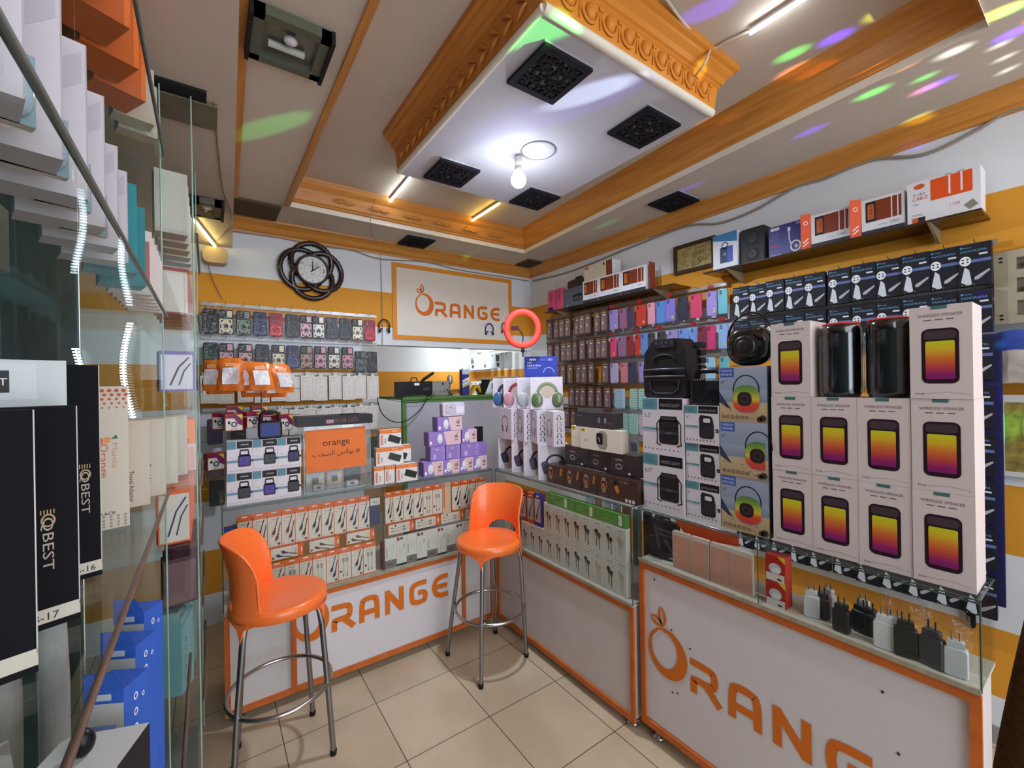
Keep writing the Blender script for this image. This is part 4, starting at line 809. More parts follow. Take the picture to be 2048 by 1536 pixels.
# middle row: boxes lying on their side, resting on the lower row
L2 = [((530, 650), (96, 34, 44), 'maroon'), ((715, 1055), (48, 40, 96), 'blue'), ((1115, 1430), (70, 40, 40), 'brown'), ((1497, 1790), (90, 50, 50), 'brown')]
for i, ((a, b), c, nm) in enumerate(L2):
    x0 = ZY(a/5.12+400, 1090, YL)[0]; x1 = ZY(b/5.12+400, 1090, YL)[0]
    if i == 0: x0 -= .10
    putcb((c,), (x0, YL+.001, .7675), 0, 'orange cable box with %s cable lying sideways, left half, %s from left' % (nm, ORD[i]), GC1, PI/2, (1.1, 1, (x1-x0)/.178))
for i, (a, b) in enumerate(((215, 530), (540, 840), (850, 1130), (1150, 1320))):
    x0 = ZY(a/6.0235+740, 1050, YL)[0]; x1 = ZY(b/6.0235+740, 1050, YL)[0]
    putcb(((178, 172, 166), 'ear'), (x0, YL+.001, .7675), 0, 'white cable box lying sideways, right half of left counter, %s from left' % ORD[i], GC1, PI/2, (1.1, 1, (x1-x0)/.178))
xs = [ZY(x/5.12+400, 1120, YL)[0] for x in (560, 710, 865, 1015, 1150, 1290, 1415, 1550, 1670, 1800)]
for i in range(9):
    wh = i in (2, 4, 6, 8); putcb(((178, 172, 166), 'ear') if wh else (((44, 38, 92) if i == 5 else (34, 34, 36)),), (xs[i], YL, .5245), 0, '%s, bottom row, left half, %s from left' % ('white cable box' if wh else 'orange cable box with %s cable' % ('blue' if i == 5 else 'black'), ORD[i]), GC1, 0, ((xs[i+1]-xs[i]-.001)/.054, 1, .98))
def earbox(k):
    g = G(); w, h = .066, .165; g.box((0, 0, 0), (w, .02, h), M((214, 210, 200), .5))
    if k: g.pr(0, 0, w, .045, M((120, 114, 106), .5, noise=.6, scale=70)); g.ptx('EARPHONES', .014, .06, .007, INK, 1, rot=PI/2); g.pring(w*.6, .11, .012, .02, .002, M((180, 176, 170), .4), 1)
    else:
        g.pr(0, 0, w, .012, INK); g.prr(.004, h-.022, .02, h-.004, .002, M((150, 50, 56), .5)); g.prr(.026, h-.02, .042, h-.005, .002, M((90, 88, 88), .5)); g.pring(w*.35, .09, .008, .012, .002, M((176, 172, 166), .4), 1); g.pring(w*.75, .1, .006, .02, .002, INK, 1, 0, 200); g.pline([(w*.35, .02), (w*.35, .08)], .002, M((176, 172, 166), .4), 1)
    return g.ob('earphone_box')
EB = {}
xs = [ZY(x/6.0235+740, 1100, YL)[0] for x in (180, 320, 442, 565, 690, 815, 925, 1040, 1150, 1250, 1340)]
for i in range(10):
    k = 1-(i % 2); loc = (xs[i], YL, .5245); lb = '%s, bottom row, right half of left counter, %s from left' % ('earphone box with dark photo' if k else 'white earphone box with red badge', ORD[i])
    if k in EB: o = dup(EB[k], loc, 0, lb)
    else: EB[k] = earbox(k); o = EB[k]; o.location = loc; tag(o, lb, 'box', 'earphone boxes inside the left counter')
    o.scale = ((xs[i+1]-xs[i]-.001)/.066, 1, 1)
g = G(); g.box((0, 0, 0), (.012, .04, .15), M((120, 40, 50), .5)); tag(g.ob('red_box', loc=(xs[0]-.014, YL+.0, .5245)), 'narrow dark red box beside the glass divider', 'box')
g = G(); g.rbox((0, 0, 0), (.075, .05, .07), ORANGE, .006); tag(g.ob('orange_pouch', loc=(1.415, 2.55, .97-.07)), 'blue and orange packs piled at the corner of left counter', 'box') if 0 else None
# repair desk clutter seen through the opening
def dsk(px, Y=3.12): return at(px, 793, Y=Y).x
D0 = 1.465
t = thing('power_supply', 'black bench power supply box on the green edged desk', 'power supply', (dsk(800), 3.10, D0)); W = dsk(863)-dsk(800)
g = G(); g.rbox((0, 0, .008), (W, .14, .115), BLACK, .004); g.prr(W*.42, .085, W*.58, .104, .002, WHITE); g.pel(W*.38, .098, .003, .003, STEEL, 1, 8); g.pel(W*.83, .098, .003, .003, STEEL, 1, 8); g.pel(W*.38, .02, .003, .003, STEEL, 1, 8); g.pel(W*.83, .02, .003, .003, STEEL, 1, 8); g.prr(W*.7, .045, W*.92, .07, .006, M((60, 56, 60), .4)); g.ob('body', t)
g = G(); g.tube([(W*.38, .05, .115), (W*.41, .05, .143), (W*.56, .05, .145), (W*.6, .05, .115)], .005, BLACK, 6); g.ob('handle', t)
for x in (W*.1, W*.9): g = G(); g.lathe([(0, 0), (.01, 0), (.01, .008), (0, .008)], BLACK, 8, c=(x, .03, 0)); g.ob('rubber_foot', t)
g = G(); g.box((0, 0, .004), (.155, .12, .118), M((150, 150, 146), .4, .4)); g.pel(.1, .095, .008, .011, BLACK); g.pel(.075, .03, .005, .006, BLACK); g.pel(.11, .032, .005, .006, BLACK); tag(g.ob('transformer_box', loc=(dsk(864), 3.13, D0)), 'grey metal transformer box beside black power supply', 'box')
g = G(); g.rbox((0, 0, 0), (.07, .05, .045), BLACK, .01); g.tube([(.005, .02, .03), (.012, .02, .06), (.05, .02, .062), (.055, .02, .04)], .004, BLACK, 6); tag(g.ob('tape_dispenser', loc=(dsk(789), 3.08, D0)), 'small black clamp shaped tool at left end of desk', 'tool')
g = G(); g.prism([(0, 0), (.02, .0), (.11, .06), (.105, .075), (.03, .03)], 0, .03, BLACK); tag(g.ob('black_holder', loc=(dsk(848)-.01, 3.14, D0+.116)), 'black wedge shaped holder on top of the power supply', 'holder')
t = thing('spray_can', 'blue and white spray can box with yellow stripe on desk', 'spray can', (dsk(923), 3.10, D0)); g = G(); g.box((0, 0, 0), (.062, .05, .21), M((56, 56, 130), .4)); g.pr(0, .17, .062, .21, M((190, 206, 212), .4)); g.pol([(0, .075), (.062, .1), (.062, .15), (0, .12)], WHITE); g.pol([(0, .06), (.062, .085), (.062, .097), (0, .072)], M((190, 200, 80), .5), 2); g.ptx('D40', .031, .1, .022, INK, 3, 'c', rot=.3); g.ob('body', t)
g = G(); g.tube([(.012, .02, .21), (.012, .02, .225)], .003, BLACK, 6); g.ob('nozzle', t)
g = G()
for i in range(26):
    x = random.random()*.11; y = random.random()*.06; g.tube([(x, y, .004), (x+random.uniform(-.03, .03), y, .03+random.random()*.03), (x+random.uniform(-.05, .05), y+.02, random.random()*.05+.004)], .0022, M(random.choice([(150, 92, 60), (120, 70, 50), (90, 60, 60)]), .4), 5)
o = g.ob('wire_tangle', loc=(dsk(898), 3.10, D0)); o['kind'] = 'stuff'; o['label'] = 'tangle of copper coloured wires on the desk'; o['category'] = 'wires'
g = G(); g.lathe([(0, 0), (.022, 0), (.02, .012), (.007, .02), (.006, .09), (.02, .1), (.024, .105), (.022, .145), (.018, .16), (.004, .17), (0, .175)], M((196, 190, 180), .25, .6), 14); tag(g.ob('solder_stand', loc=(dsk(905), 3.16, D0)), 'shiny metal spring stand among copper wires on desk', 'tool')
g = G(); g.prism([(0, 0), (.015, 0), (.055, .055), (.07, .06), (.10, .0), (.112, 0), (.085, .085), (.05, .083)], 0, .06, M((214, 160, 40), .5)); tag(g.ob('yellow_stand', loc=(dsk(940)-.005, 3.10, D0)), 'yellow angled phone stand on the repair desk', 'stand')
g = G(); g.prism([(0, 0), (.04, 0), (.10, .125), (.03, .125)], 0, .03, BLACK); tag(g.ob('card_reader', loc=(dsk(958), 3.09, D0)), 'tilted black handheld device beside yellow stand', 'device')
cable('desk_cable', [at(858, 780, Y=3.08), at(852, 800, Y=3.0), at(838, 822, Y=2.99), at(812, 842, Y=2.98), at(785, 843, Y=2.98), at(765, 828, Y=2.98), at(757, 808, Y=2.98), at(755, 795, Y=3.0)], .0035, BLACK, 'thick black cable looping down from black power supply')
cable('desk_cable', [at(872, 782, Y=3.1), at(862, 795, Y=3.02), at(835, 805, Y=3.01), at(800, 803, Y=3.01), at(765, 797, Y=3.02)], .002, BLACK, 'thin black cable lying along the green desk edge')
# alcove bulb and hanging packs
t = thing('light_bulb', 'bright round bulb lit in the alcove under the sign', 'light bulb', tuple(at(930, 705, Y=4.35))); g = G(); g.ell((0, 0, 0), (.05, .05, .05), M((235, 250, 255), .3, emit=9), 20, 12); g.ob('globe', t)
g = G(); g.tube([(0, 0, .045), (0, 0, .08), (0, .0, .3), (0, 0, 2.6-at(930, 705, Y=4.35).z)], [.015, .015, .003, .003], WHITE, 8); g.ob('cord', t)
for r, z in ((0, 1.92), (1, 1.62)):
    rail('%s hook rail on right wall of the alcove' % ('upper' if r == 0 else 'lower'), (2.66, 3.64, z), (2.66, 4.5, z), [(2.66, 4.42-.09*i, z) for i in range(9)], (-1, 0, 0), 'alcove hook rails', hl=.09)
    for i in range(9):
        hang(((214, 222, 224), None, 'plain') if (i+r) % 3 else ((206, 214, 220), (60, 60, 70), 'clearpack'), (2.56, 4.42-.09*i, z), RW+.6, 'pale phone case pack in the alcove, %s row, %s from left' % (('upper', 'lower')[r], ORD[i]), 'pale packs in the alcove')
# ---------------------------------------------------------------- headphone boxes on the corner counter
def arc(g, cx, cz, r, w, m, l, a0=10, a1=170, sx=1): g.pring(cx, cz, r*sx, r, w, m, l, a0, a1, 18)
def hpbox(w, h, d, kind, col, view=0):
    g = G(); g.box((0, 0, 0), (w, d, h), M((214, 206, 214), .45)); m = M(col, .4); dk = M([v*.72 for v in col], .4)
    if kind == 'P9':                                      # big headphone print
        g.ptx('P9', w*.12, h*.88, .009, M((170, 160, 170), .5), 1); g.ptx('P9', w*.08, h*.05, .007, M((150, 140, 150), .5), 1)
        if view == 0: arc(g, w*.56, h*.44, .058, .012, dk, 1, 15, 170); g.pline([(w*.56+.053, h*.5), (w*.56+.055, h*.36)], .012, M((150, 150, 170), .4), 1); c = [(w*.25, h*.36), (w*.82, h*.38)]
        else: arc(g, w*.62, h*.45, .062, .013, dk, 1, 60, 175); c = [(w*.36, h*.36)]
        for cx, cz in c:
            g.T = TR(cx, 0, cz, ry=-.3); g.prr(-.022, -.034, .022, .034, .014, m, 3); g.prr(-.017, -.028, .014, .028, .01, M([min(255, v+24) for v in col], .35), 4); g.T = I4
    elif kind == 'ear':
        arc(g, w*.45, h*.58, .036, .006, m, 1, 0, 180); 
        for s_ in (-1, 1): g.pline([(w*.45+s_*.034, h*.58), (w*.45+s_*.033, h*.5), (w*.45+s_*.02, h*.28)], .005, m, 1); g.pline([(w*.45+s_*.032, h*.46), (w*.45+s_*.018, h*.24)], .012, dk, 2)
        g.T = TR(w, 0, 0, rz=PI/2)
        for i in range(5):
            q = M([(60, 56, 60), (150, 140, 146), (110, 90, 96), (40, 40, 44), (36, 34, 38)][4-i], .5); arc(g, d*.5, h*(.15+.17*i), .012, .003, q, 1, -20, 200)
            for s_ in (-1, 1): g.prr(d*.5+s_*.011-.003, h*(.15+.17*i)-.014, d*.5+s_*.011+.003, h*(.15+.17*i)-.002, .002, q, 2)
        g.T = I4
    else:
        g.ptx('P9', w*.1, h*.86, .008, M((180, 165, 180), .5), 1)
        g.pel(w*.52, h*.58, .038, .045, M((196, 176, 160), .5), 1, 20)
        arc(g, w*.52, h*.50, .064, .019, m, 2, 5, 175); arc(g, w*.52, h*.50, .060, .006, M([min(255, v+30) for v in col], .4), 3, 5, 175)
        for s_ in (-1, 1): g.pline([(w*.52+s_*.055, h*.56), (w*.52+s_*.062, h*.34)], .012, dk, 2)
    return g.ob('headphone_box')
hr = -math.radians(35)
gH = 'headphone boxes stacked on the corner counter'
ys = [2.36, 2.205, 2.075, 1.93]; P9c = [(54, 52, 84), (56, 50, 82), (72, 70, 96), (70, 66, 102)]
for i, y in enumerate(ys):
    o = hpbox(.172 if i == 3 else .165, .188+.014, .075, 'P9', P9c[i], 1 if i in (2,) else 0); o.location = (1.545-.004*i, y, 1.0); o.rotation_euler = (0, 0, hr)
    tag(o, 'white box showing navy headphones, bottom tier of corner stack, %s from left' % ORD[i], 'box', gH)
for i, (px, cw) in enumerate(((1023, (150, 84, 88)), (1048, (140, 76, 84)), (1074, (150, 90, 96)), (1107, (150, 92, 98)))):
    y = at(px, 860, X=1.535).y; th = -math.radians((92, 106, 110, 110)[i]); w_ = (.14, .118, .118, .118)[i]; o = hpbox(w_, .192, .066, 'ear', cw); o.location = (1.535-w_*math.cos(th), y-w_*math.sin(th), 1.203); o.rotation_euler = (0, 0, th)
    tag(o, 'white box with red headphones and five icons on its side, middle tier, %s from left' % ORD[i], 'box', gH)
cols3 = [((70, 108, 150), 'blue'), ((196, 140, 148), 'pink'), ((176, 178, 184), 'silver'), ((92, 110, 68), 'green')]; cb3 = [(40, 44, 70), (150, 50, 66), (186, 188, 192), (116, 132, 96)]
for i, ((c, nm), px) in enumerate(zip(cols3, (990, 1011, 1039, 1065))):
    y = at(px, 800, X=1.56).y; w_ = .19 if i == 3 else .18; o = hpbox(w_, .19, .07, 'cup', cb3[i]); o.location = (1.545, y, 1.398); o.rotation_euler = (0, 0, hr)
    tag(o, 'white box with large %s headphones on the front, top tier of corner stack' % nm, 'box', gH)
    for s_ in (-1, 1):
        g = G(); g.ell((w_*.52+s_*.060, -.004, .055), (.034, .010, .045), M(c, .25, coat=.4), 18, 8); g.ob('ear_cup', o)
# blue ring light box and ring light
W = .21; g = G(); g.box((0, 0, 0), (W, .045, .135), M((46, 62, 156), .4)); g.prr(.03, .108, .075, .121, .006, M((200, 206, 236), .5)); g.ptx('LED', .15, .108, .013, WHITE, 1); g.ptx('RING', .102, .108, .011, M((110, 124, 190), .5), 1)
g.prr(.018, .092, .05, .099, .003, M((190, 196, 230), .5)); g.ptx('RGB & 26cm', .018, .072, .012, WHITE, 1); g.pr(.018, .06, .085, .0615, WHITE); g.pring(.155, .03, .036, .036, .005, M((150, 166, 220), .5), 1, 0, 180)
bx = at(1016, 749, X=1.73); o = g.ob('ring_light_box', loc=(1.66, 2.215, 1.5885), rz=hr); tag(o, 'bright blue LED ring light box behind top headphone boxes', 'box')
rp = at(1045, 657, Y=2.16); t = thing('ring_light', 'lit red ring lamp with phone clip above blue box', 'ring light', (rp.x, rp.y, rp.z), hr)
RLm = M((255, 62, 52), .6, emit=.5); g = G(); g.tube([(.098*math.cos(a*PI/32), 0, .104*math.sin(a*PI/32)) for a in range(64)], .0165, RLm, 10, closed=True); g.ob('light_ring', t)
g = G(); g.tube([(.113*math.cos(a*PI/32), .006, .119*math.sin(a*PI/32)) for a in range(64)], .006, M((190, 40, 50), .4), 8, closed=True); g.ob('ring_housing', t)
g = G(); g.tube([(.0, .0, -.118), (0, 0, -.15)], .007, BLACK, 8); g.ell((0, 0, -.138), (.013, .013, .012), BLACK, 12, 8); g.tube([(0, .0, -.15), (0, 0, -.175)], .004, BLACK, 8); g.ob('swivel_mount', t)
g = G(); g.tube([(0, .01, -.085), (.003, .0, -.05), (-.012, -.01, -.02), (-.028, -.012, -.002)], .0035, BLACK, 8); g.ob('flexible_arm', t)
g = G(); g.rbox((-.07, -.02, -.012), (-.022, -.002, .014), M((70, 24, 40), .4), .004); g.ob('phone_clip', t)
# ---------------------------------------------------------------- watch boxes
def wrapm(base): return M(base, .35, coat=.2)
def watchbox(w, h, kind):
    g = G()
    if kind == 'brown':
        g.box((0, 0, 0), (w, .07, h), wrapm((62, 40, 34))); a = .135*min(1, w/.2)
        for cx in ([.035] if w < .2 else [.042]):
            g.prr(cx-.017, h*.36, cx+.017, h*.80, .012, M((190, 170, 140), .3, .3), 1); g.prr(cx-.014, h*.40, cx+.014, h*.76, .01, BLACK, 2); g.pol([(cx-.009, h*.44), (cx+.010, h*.44), (cx+.006, h*.6), (cx-.002, h*.7), (cx-.01, h*.6)], M((206, 104, 60), .4), 3)
            g.pr(cx-.011, h*.22, cx+.011, h*.36, M((150, 136, 110), .4), 1); g.pr(cx-.011, h*.80, cx+.011, h*.90, M((150, 136, 110), .4), 1)
        g.ptx('SMART WATCH', .006, h*.05, .011 if w > .2 else .008, M((130, 112, 104), .4), 2, wid=min(w*.9, .15))
        if w > .2:
            g.pol([(.10, h*.75), (.118, h*.95), (.132, h*.7), (.124, h*.5)], BLACK, 1); g.pol([(.108, h*.62), (.126, h*.7), (.138, h*.45), (.13, h*.3), (.115, h*.42)], M((200, 130, 40), .4), 2); g.ptx('G  BIG', .145, h*.82, .011, M((170, 160, 160), .4), 1)
            for k in range(3): g.pel(.178+.02*k, h*.12, .008, .009, M((220, 210, 200), .4), 2, 12)
        else: g.pol([(w*.72, h*.5), (w*.8, h*.95), (w*.9, h*.9), (w*.82, h*.5)], M((190, 110, 50), .4), 1)
    elif kind == 'black':
        g.box((0, 0, 0), (w, .08, h), wrapm((44, 40, 44))); g.ptx('T800', w*.25, h*.82, .012, M((150, 40, 40), .4), 1); g.ptx('ULTRA', w*.2, h*.68, .010, M((200, 196, 196), .4), 1)
        g.pring(w*.32, h*.42, .02, .014, .005, M((160, 156, 156), .3), 1); g.pol([(w*.5, h*.3), (w*.62, h*.45), (w*.95, h*.12), (w*.85, h*.06)], M((18, 18, 20), .3, coat=.5), 2); g.pel(w*.74, h*.17, .009, .006, M((200, 200, 206), .3), 3, 10)
    elif kind == 'white':
        g.box((0, 0, 0), (w, .05, h), M((222, 214, 196), .45)); g.prr(.004, h-.018, .03, h-.002, .001, M((206, 186, 40), .5)); g.ptx('L-88', .006, h-.014, .008, INK, 2)
        if w > .2:
            cx = w*.52; g.prr(cx-.022, h*.1, cx+.04, h*.92, .022, M((150, 146, 132), .4), 1); g.prr(cx-.03, h*.3, cx+.012, h*.82, .010, M((30, 30, 32), .25), 2); g.pring(cx+.008, h*.5, .03, .045, .006, M((186, 182, 170), .3, .4), 3, -80, 80); g.pline([(cx-.016, h*.62), (cx-.006, h*.5), (cx-.012, h*.42)], .003, WHITE, 4); g.pel(.035, h*.42, .004, .004, M((120, 70, 60), .5), 1, 8)
        else: g.pline([(.02, h*.5), (.035, h*.42), (.05, h*.52)], .0015, M((170, 160, 150), .5), 1)
    else:
        g.box((0, 0, 0), (w, .075, h), wrapm((46, 46, 52))); g.ptx('SMART', .012, h*.72, .007, M((140, 140, 146), .4), 1); g.prr(w*.62, h*.35, w*.68, h*.7, .004, M((120, 120, 128), .4), 1); g.prr(w*.78, h*.35, w*.84, h*.7, .004, M((130, 130, 136), .4), 1); g.ptx('WATCH', w-.03, h*.3, .006, M((140, 140, 146), .4), 1)
    return g
gw_ = 'smart watch boxes on the corner counter'
for k, (kind, a, b, z, h, X, lb) in enumerate([('brown', 1.872, 1.722, 1.0, .1, 1.545, 'leftmost brown smart watch box, bottom tier on the corner counter'), ('brown', 1.72, 1.60, 1.0, .1, 1.545, 'second brown smart watch box from left, bottom tier'), ('brown', 1.598, 1.488, 1.0, .1, 1.545, 'third brown smart watch box from left, bottom tier'), ('brown', 1.486, 1.247, 1.0, .105, 1.545, 'wide brown smart watch box with orange strap picture at right end'),
        ('black', 1.775, 1.60, 1.106, .104, 1.60, 'left dark grey watch box on the second tier'), ('black', 1.598, 1.44, 1.106, .104, 1.60, 'middle black watch box on the second tier'), ('black', 1.438, 1.285, 1.106, .104, 1.59, 'right black watch box on the second tier, ring pictured'),
        ('white', 1.724, 1.638, 1.2105, .11, 1.60, 'narrow white watch box with yellow tag on third tier'), ('white', 1.636, 1.365, 1.2105, .108, 1.585, 'wide white box picturing a silver square watch'), ('dark', 1.687, 1.43, 1.3215, .075, 1.60, 'long dark grey box topping the watch box pile')]):
    tag(watchbox(a-b-.001, h, kind).ob('watch_box', loc=(X, a, z), rz=RW), lb, 'box', gw_)
# ---------------------------------------------------------------- corner counter interior
def greenbox():
    g = G(); w = .182; g.box((0, 0, 0), (w, .03, .058), M((86, 142, 58), .5)); g.prr(w-.038, .006, w-.018, .052, .001, M((214, 220, 200), .5)); g.ptx('CE', w-.032, .02, .008, INK, 2, rot=PI/2)
    for z_ in (.02, .035): g.pr(.05, z_, .09, z_+.002, M((150, 190, 110), .5))
    return g.ob('green_box')
gb = greenbox(); gb.location = (1.54, 1.868, .884); gb.rotation_euler = (0, 0, RW); tag(gb, 'leftmost green cable box lying on the earphone boxes', 'box', 'green boxes inside the corner counter')
dup(gb, (1.54, 1.682, .884), RW, 'middle green cable box lying on the earphone boxes'); dup(gb, (1.54, 1.497, .884), RW, 'rightmost green cable box lying on the earphone boxes')
def earphones(w, c, big):
    g = G(); h = .155; g.box((0, 0, 0), (w, .03, h), M((206, 204, 194), .5)); m = M(c, .4)
    g.pline([(w*.25, h-.016), (w*.75, h-.016)], .003, M((140, 136, 130), .5), 1); g.pline([(w*.35, h-.03), (w*.65, h-.03)], .002, M((170, 166, 160), .5), 1)
    for x, z in ((w*.38, .10), (w*.62, .085)): g.pel(x, z, .0115 if big else .0085, .0115 if big else .0095, m, 1, 12); g.pline([(x+.003, z), (x+.003, z-.07)], .0042, m, 2); g.pline([(x-.001, z-.004), (x+.003, z-.02)], .008, m, 3)
    return g.ob('earphone_box')
EP = {}
for r in range(2):
    yb = [1.893, 1.811, 1.742, 1.667, 1.595, 1.522, 1.445, 1.373, 1.31]
    if r == 1: yb = [2.11, 2.04, 1.965]+yb
    for i in range(len(yb)-1):
        n_ = i if r == 0 else i-3; c = (176, 172, 164) if (n_ == 7 or (r == 1 and n_ in (5, 7))) else (52, 44, 40) if n_ > 1 else (96, 74, 62); key = (c, n_ > 2); loc = (1.538, yb[i]-.0005, .7265 if r == 0 else .5705)
        lb = 'white earphone box with %s buds, %s row in corner counter, %s from left' % ('pale' if c[0] > 150 else 'brown' if c[0] > 90 else 'black', ('upper', 'lower')[r], ORD[i])
        if key in EP: o = dup(EP[key], loc, RW, lb)
        else: EP[key] = o = earphones(.0735, *key); o.location = loc; o.rotation_euler = (0, 0, RW); tag(o, lb, 'box', 'earphone boxes inside the corner counter')
        o.scale = ((yb[i]-yb[i+1]-.001)/.0735, 1, 1)
for i, (a, b, c, z, h) in enumerate(((1.99, 1.925, (60, 66, 150), .745, .17), (2.06, 1.995, (200, 96, 40), .745, .16), (2.13, 2.065, (150, 60, 40), .745, .16), (2.20, 2.135, (206, 110, 50), .745, .15), (2.19, 2.125, (110, 60, 44), .5705, .16), (2.26, 2.20, (120, 66, 48), .5705, .16))):
    g = G(); w = a-b; g.box((0, 0, 0), (w, .03, h), M(c, .5)); g.pr(.004, .006, w-.008, h-.03, M((206, 196, 190), .5)); g.prr(w*.3, h-.02, w*.7, h-.01, .002, WHITE, 2); g.pline([(w*.3, .03), (w*.6, h*.5), (w*.8, h*.75)], .006, M((60, 40, 50), .4), 2); g.pr(w*.3, .02, w*.45, .05, M((50, 30, 40), .4), 3)
    if z > .6: g.box((0, .0, -.0185), (w, .03, 0), M(c, .5))
    tag(g.ob('cable_box', loc=(1.545, a, z), rz=RW), ('blue edged cable box beside the upper earphone boxes', 'orange cable box, second left of the upper earphone boxes', 'dark orange cable box behind the corner stool back', 'orange cable box near the corner inside the corner counter', 'brown cable box low in corner counter behind stool', 'brown cable box lowest and nearest the counter corner')[i], 'box', 'cable boxes inside the corner counter')
for i in range(8):                                                   # packs hanging at the back of the counter
    y = 1.86-.07*i; c = random.choice([(70, 62, 66), (170, 180, 186), (130, 150, 140), (150, 120, 100)])
    g = G(); g.rbox((-.026, 0, 0), (.026, .012, .30), M(c, .4), .006); tag(g.ob('phone_case', loc=(1.86, y, .5695), rz=RW), '%s standing at back of corner counter, %s from left' % ('tall case pack', ORD[i]), 'phone case', 'tall packs at the back of corner counter')
# ---------------------------------------------------------------- stacked speaker boxes on the right counter
def tealhead(g, w, h, t1, t2, num):
    g.pr(0, h*.80, w*.38, h, M((92, 140, 148), .5)); g.pr(w*.42, h*.81, w*.97, h*.995, M((26, 24, 28), .4)); g.ptx(t1, w*.46, h*.855, h*.055, M((150, 150, 156), .4), 2, wid=w*.46); g.ptx(num, w*.05, h*.66, h*.075, M((110, 120, 126), .5), 1)
    for k in range(4): g.pr(w*.05, h*(.95-.035*k), w*.3, h*(.956-.035*k), M((60, 106, 120), .5), 2)
    g.pr(0, h*.43, w*.4, h*.475, M((84, 140, 152), .5)); g.pr(0, h*.40, w*.4, h*.405, M((84, 140, 152), .5)); g.ptx('bluetooth', w*.04, h*.44, h*.022, WHITE, 2)
    for k in range(9): g.prr(w*(.05+.1*k), h*.085, w*(.05+.1*k)+.005, h*.085+.006, .001, M((110, 100, 108), .5), 1)
def box65():
    w, h = .2, .2385; g = G(); g.box((0, 0, 0), (w, .12, h), M((210, 202, 206), .45)); tealhead(g, w, h, 'FANTASTIC QUALITY', '', '6.5"')
    b = M((34, 32, 36), .4); x0, x1 = w*.42, w*.88; g.prr(x0, h*.2, x1, h*.66, .014, b, 2); g.pr(x0+.008, h*.6, x1-.008, h*.69, b, 2); g.prr(x0+.012, h*.62, x1-.012, h*.67, .003, M((60, 58, 62), .4), 3)
    g.pring((x0+x1)/2, h*.52, .03, .018, .002, M((70, 68, 74), .4), 3, 0, 180); g.pring((x0+x1)/2, h*.3, .034, .018, .002, M((70, 68, 74), .4), 3, 180, 360); g.pr(x0+.004, h*.37, x1-.004, h*.42, M((58, 56, 60), .4), 3); g.pr(x0+.03, h*.38, x1-.03, h*.41, M((90, 88, 92), .4), 4)
    for s_, x in ((-1, x0), (1, x1)): g.pline([(x-s_*.003, h*.62), (x+s_*.011, h*.55), (x+s_*.009, h*.3), (x+s_*.012, h*.2), (x-s_*.008, h*.17)], .005, b, 1)
    return g.ob('speaker_box')
def box3():
    w, h = .142, .1505; g = G(); g.box((0, 0, 0), (w, .12, h), M((210, 202, 206), .45)); tealhead(g, w, h, 'EXTRA BASS', '', '3"')
    b = M((36, 36, 42), .4); g.prr(w*.44, h*.16, w*.86, h*.56, .012, b, 2); g.pol([(w*.44, h*.5), (w*.86, h*.5), (w*.82, h*.7), (w*.76, h*.74), (w*.48, h*.76), (w*.44, h*.7)], b, 2); g.prr(w*.56, h*.57, w*.76, h*.68, .005, M((210, 202, 206), .5), 3)
    for k in range(8): g.pline([(w*.47+.006*k, h*.2), (w*.47+.006*k+.014, h*.2+.045)], .002, M((70, 70, 78), .4), 3)
    g.pr(w*.91, h*.33, w*.985, h*.42, BLACK, 1); g.ptx('*', w*.925, h*.33, .008, WHITE, 2); return g.ob('speaker_box')
SKY = ramp_mat('beach_print', [(0, (176, 150, 112)), (.34, (190, 166, 128)), (.37, (120, 136, 152)), (.55, (150, 160, 174)), (.6, (136, 148, 166)), (.9, (150, 158, 176)), (1, (160, 162, 182))], 2, 0, .2)
RAIN = ramp_mat('rainbow_print', [(0, (186, 60, 120)), (.15, (196, 62, 44)), (.35, (206, 84, 44)), (.5, (206, 190, 56)), (.75, (120, 150, 60)), (1, (60, 120, 66))], 2, .03, .135)
def box4(cx=.58):
    w, h = .17, .199; g = G(); g.box((0, 0, 0), (w, .12, h), M((60, 62, 70), .4)); g.pr(0, 0, w, h, SKY); g.prr(.004, h-.036, .056, h-.003, .001, M((58, 84, 160), .5), 2); g.ptx('WIRELESS', .007, h-.017, .009, M((210, 216, 236), .4), 3, wid=.044); g.ptx('SPEAKER', .007, h-.031, .009, M((210, 216, 236), .4), 3, wid=.044); g.ptx('4"', .006, h-.062, .015, M((110, 116, 126), .4), 2)
    for k in range(14): g.pel(random.uniform(.01, w-.01), random.uniform(.005, .06), .006, .002, M(random.choice([(150, 124, 90), (200, 180, 146)]), .7), 1.5, 8)
    g.pol([(0, .07), (.03, .05), (.045, .045), (.03, .065), (0, .11)], M((50, 60, 88), .5), 1.5)
    X = w*cx; g.pring(X, .115, .047, .055, .004, M((36, 34, 40), .4), 2, -10, 190)
    g.prr(X-.046, .035, min(w, X+.046), .132, .036, RAIN, 3) if cx < .7 else g.pol([(x, z) for x, z in rrect(X-.046, .035, X+.046, .132, .036, 5) if x <= w]+[], RAIN, 3)
    g.prr(X-.03, .058, X+.02, .108, .02, M((46, 34, 36), .4), 4); g.pring(X-.005, .083, .014, .014, .003, M((80, 66, 66), .4), 5)
    for k in range(6): g.pring(.016+.017*k, .017, .006, .006, .002, M((70, 56, 46), .4), 4, n=10)
    g.pel(w-.026, .012, .009, .009, M((60, 50, 46), .4), 4); g.pel(w-.014, .016, .012, .012, M((80, 70, 62), .4), 4); g.pel(w-.014, .016, .006, .006, M((40, 36, 36), .4), 5); return g.ob('speaker_box')
GRD = ramp_mat('gradient_print', [(0, (120, 24, 100)), (.14, (140, 30, 96)), (.32, (186, 62, 60)), (.55, (206, 110, 44)), (.8, (210, 176, 34)), (1, (196, 200, 28))], 2, .052, .152)
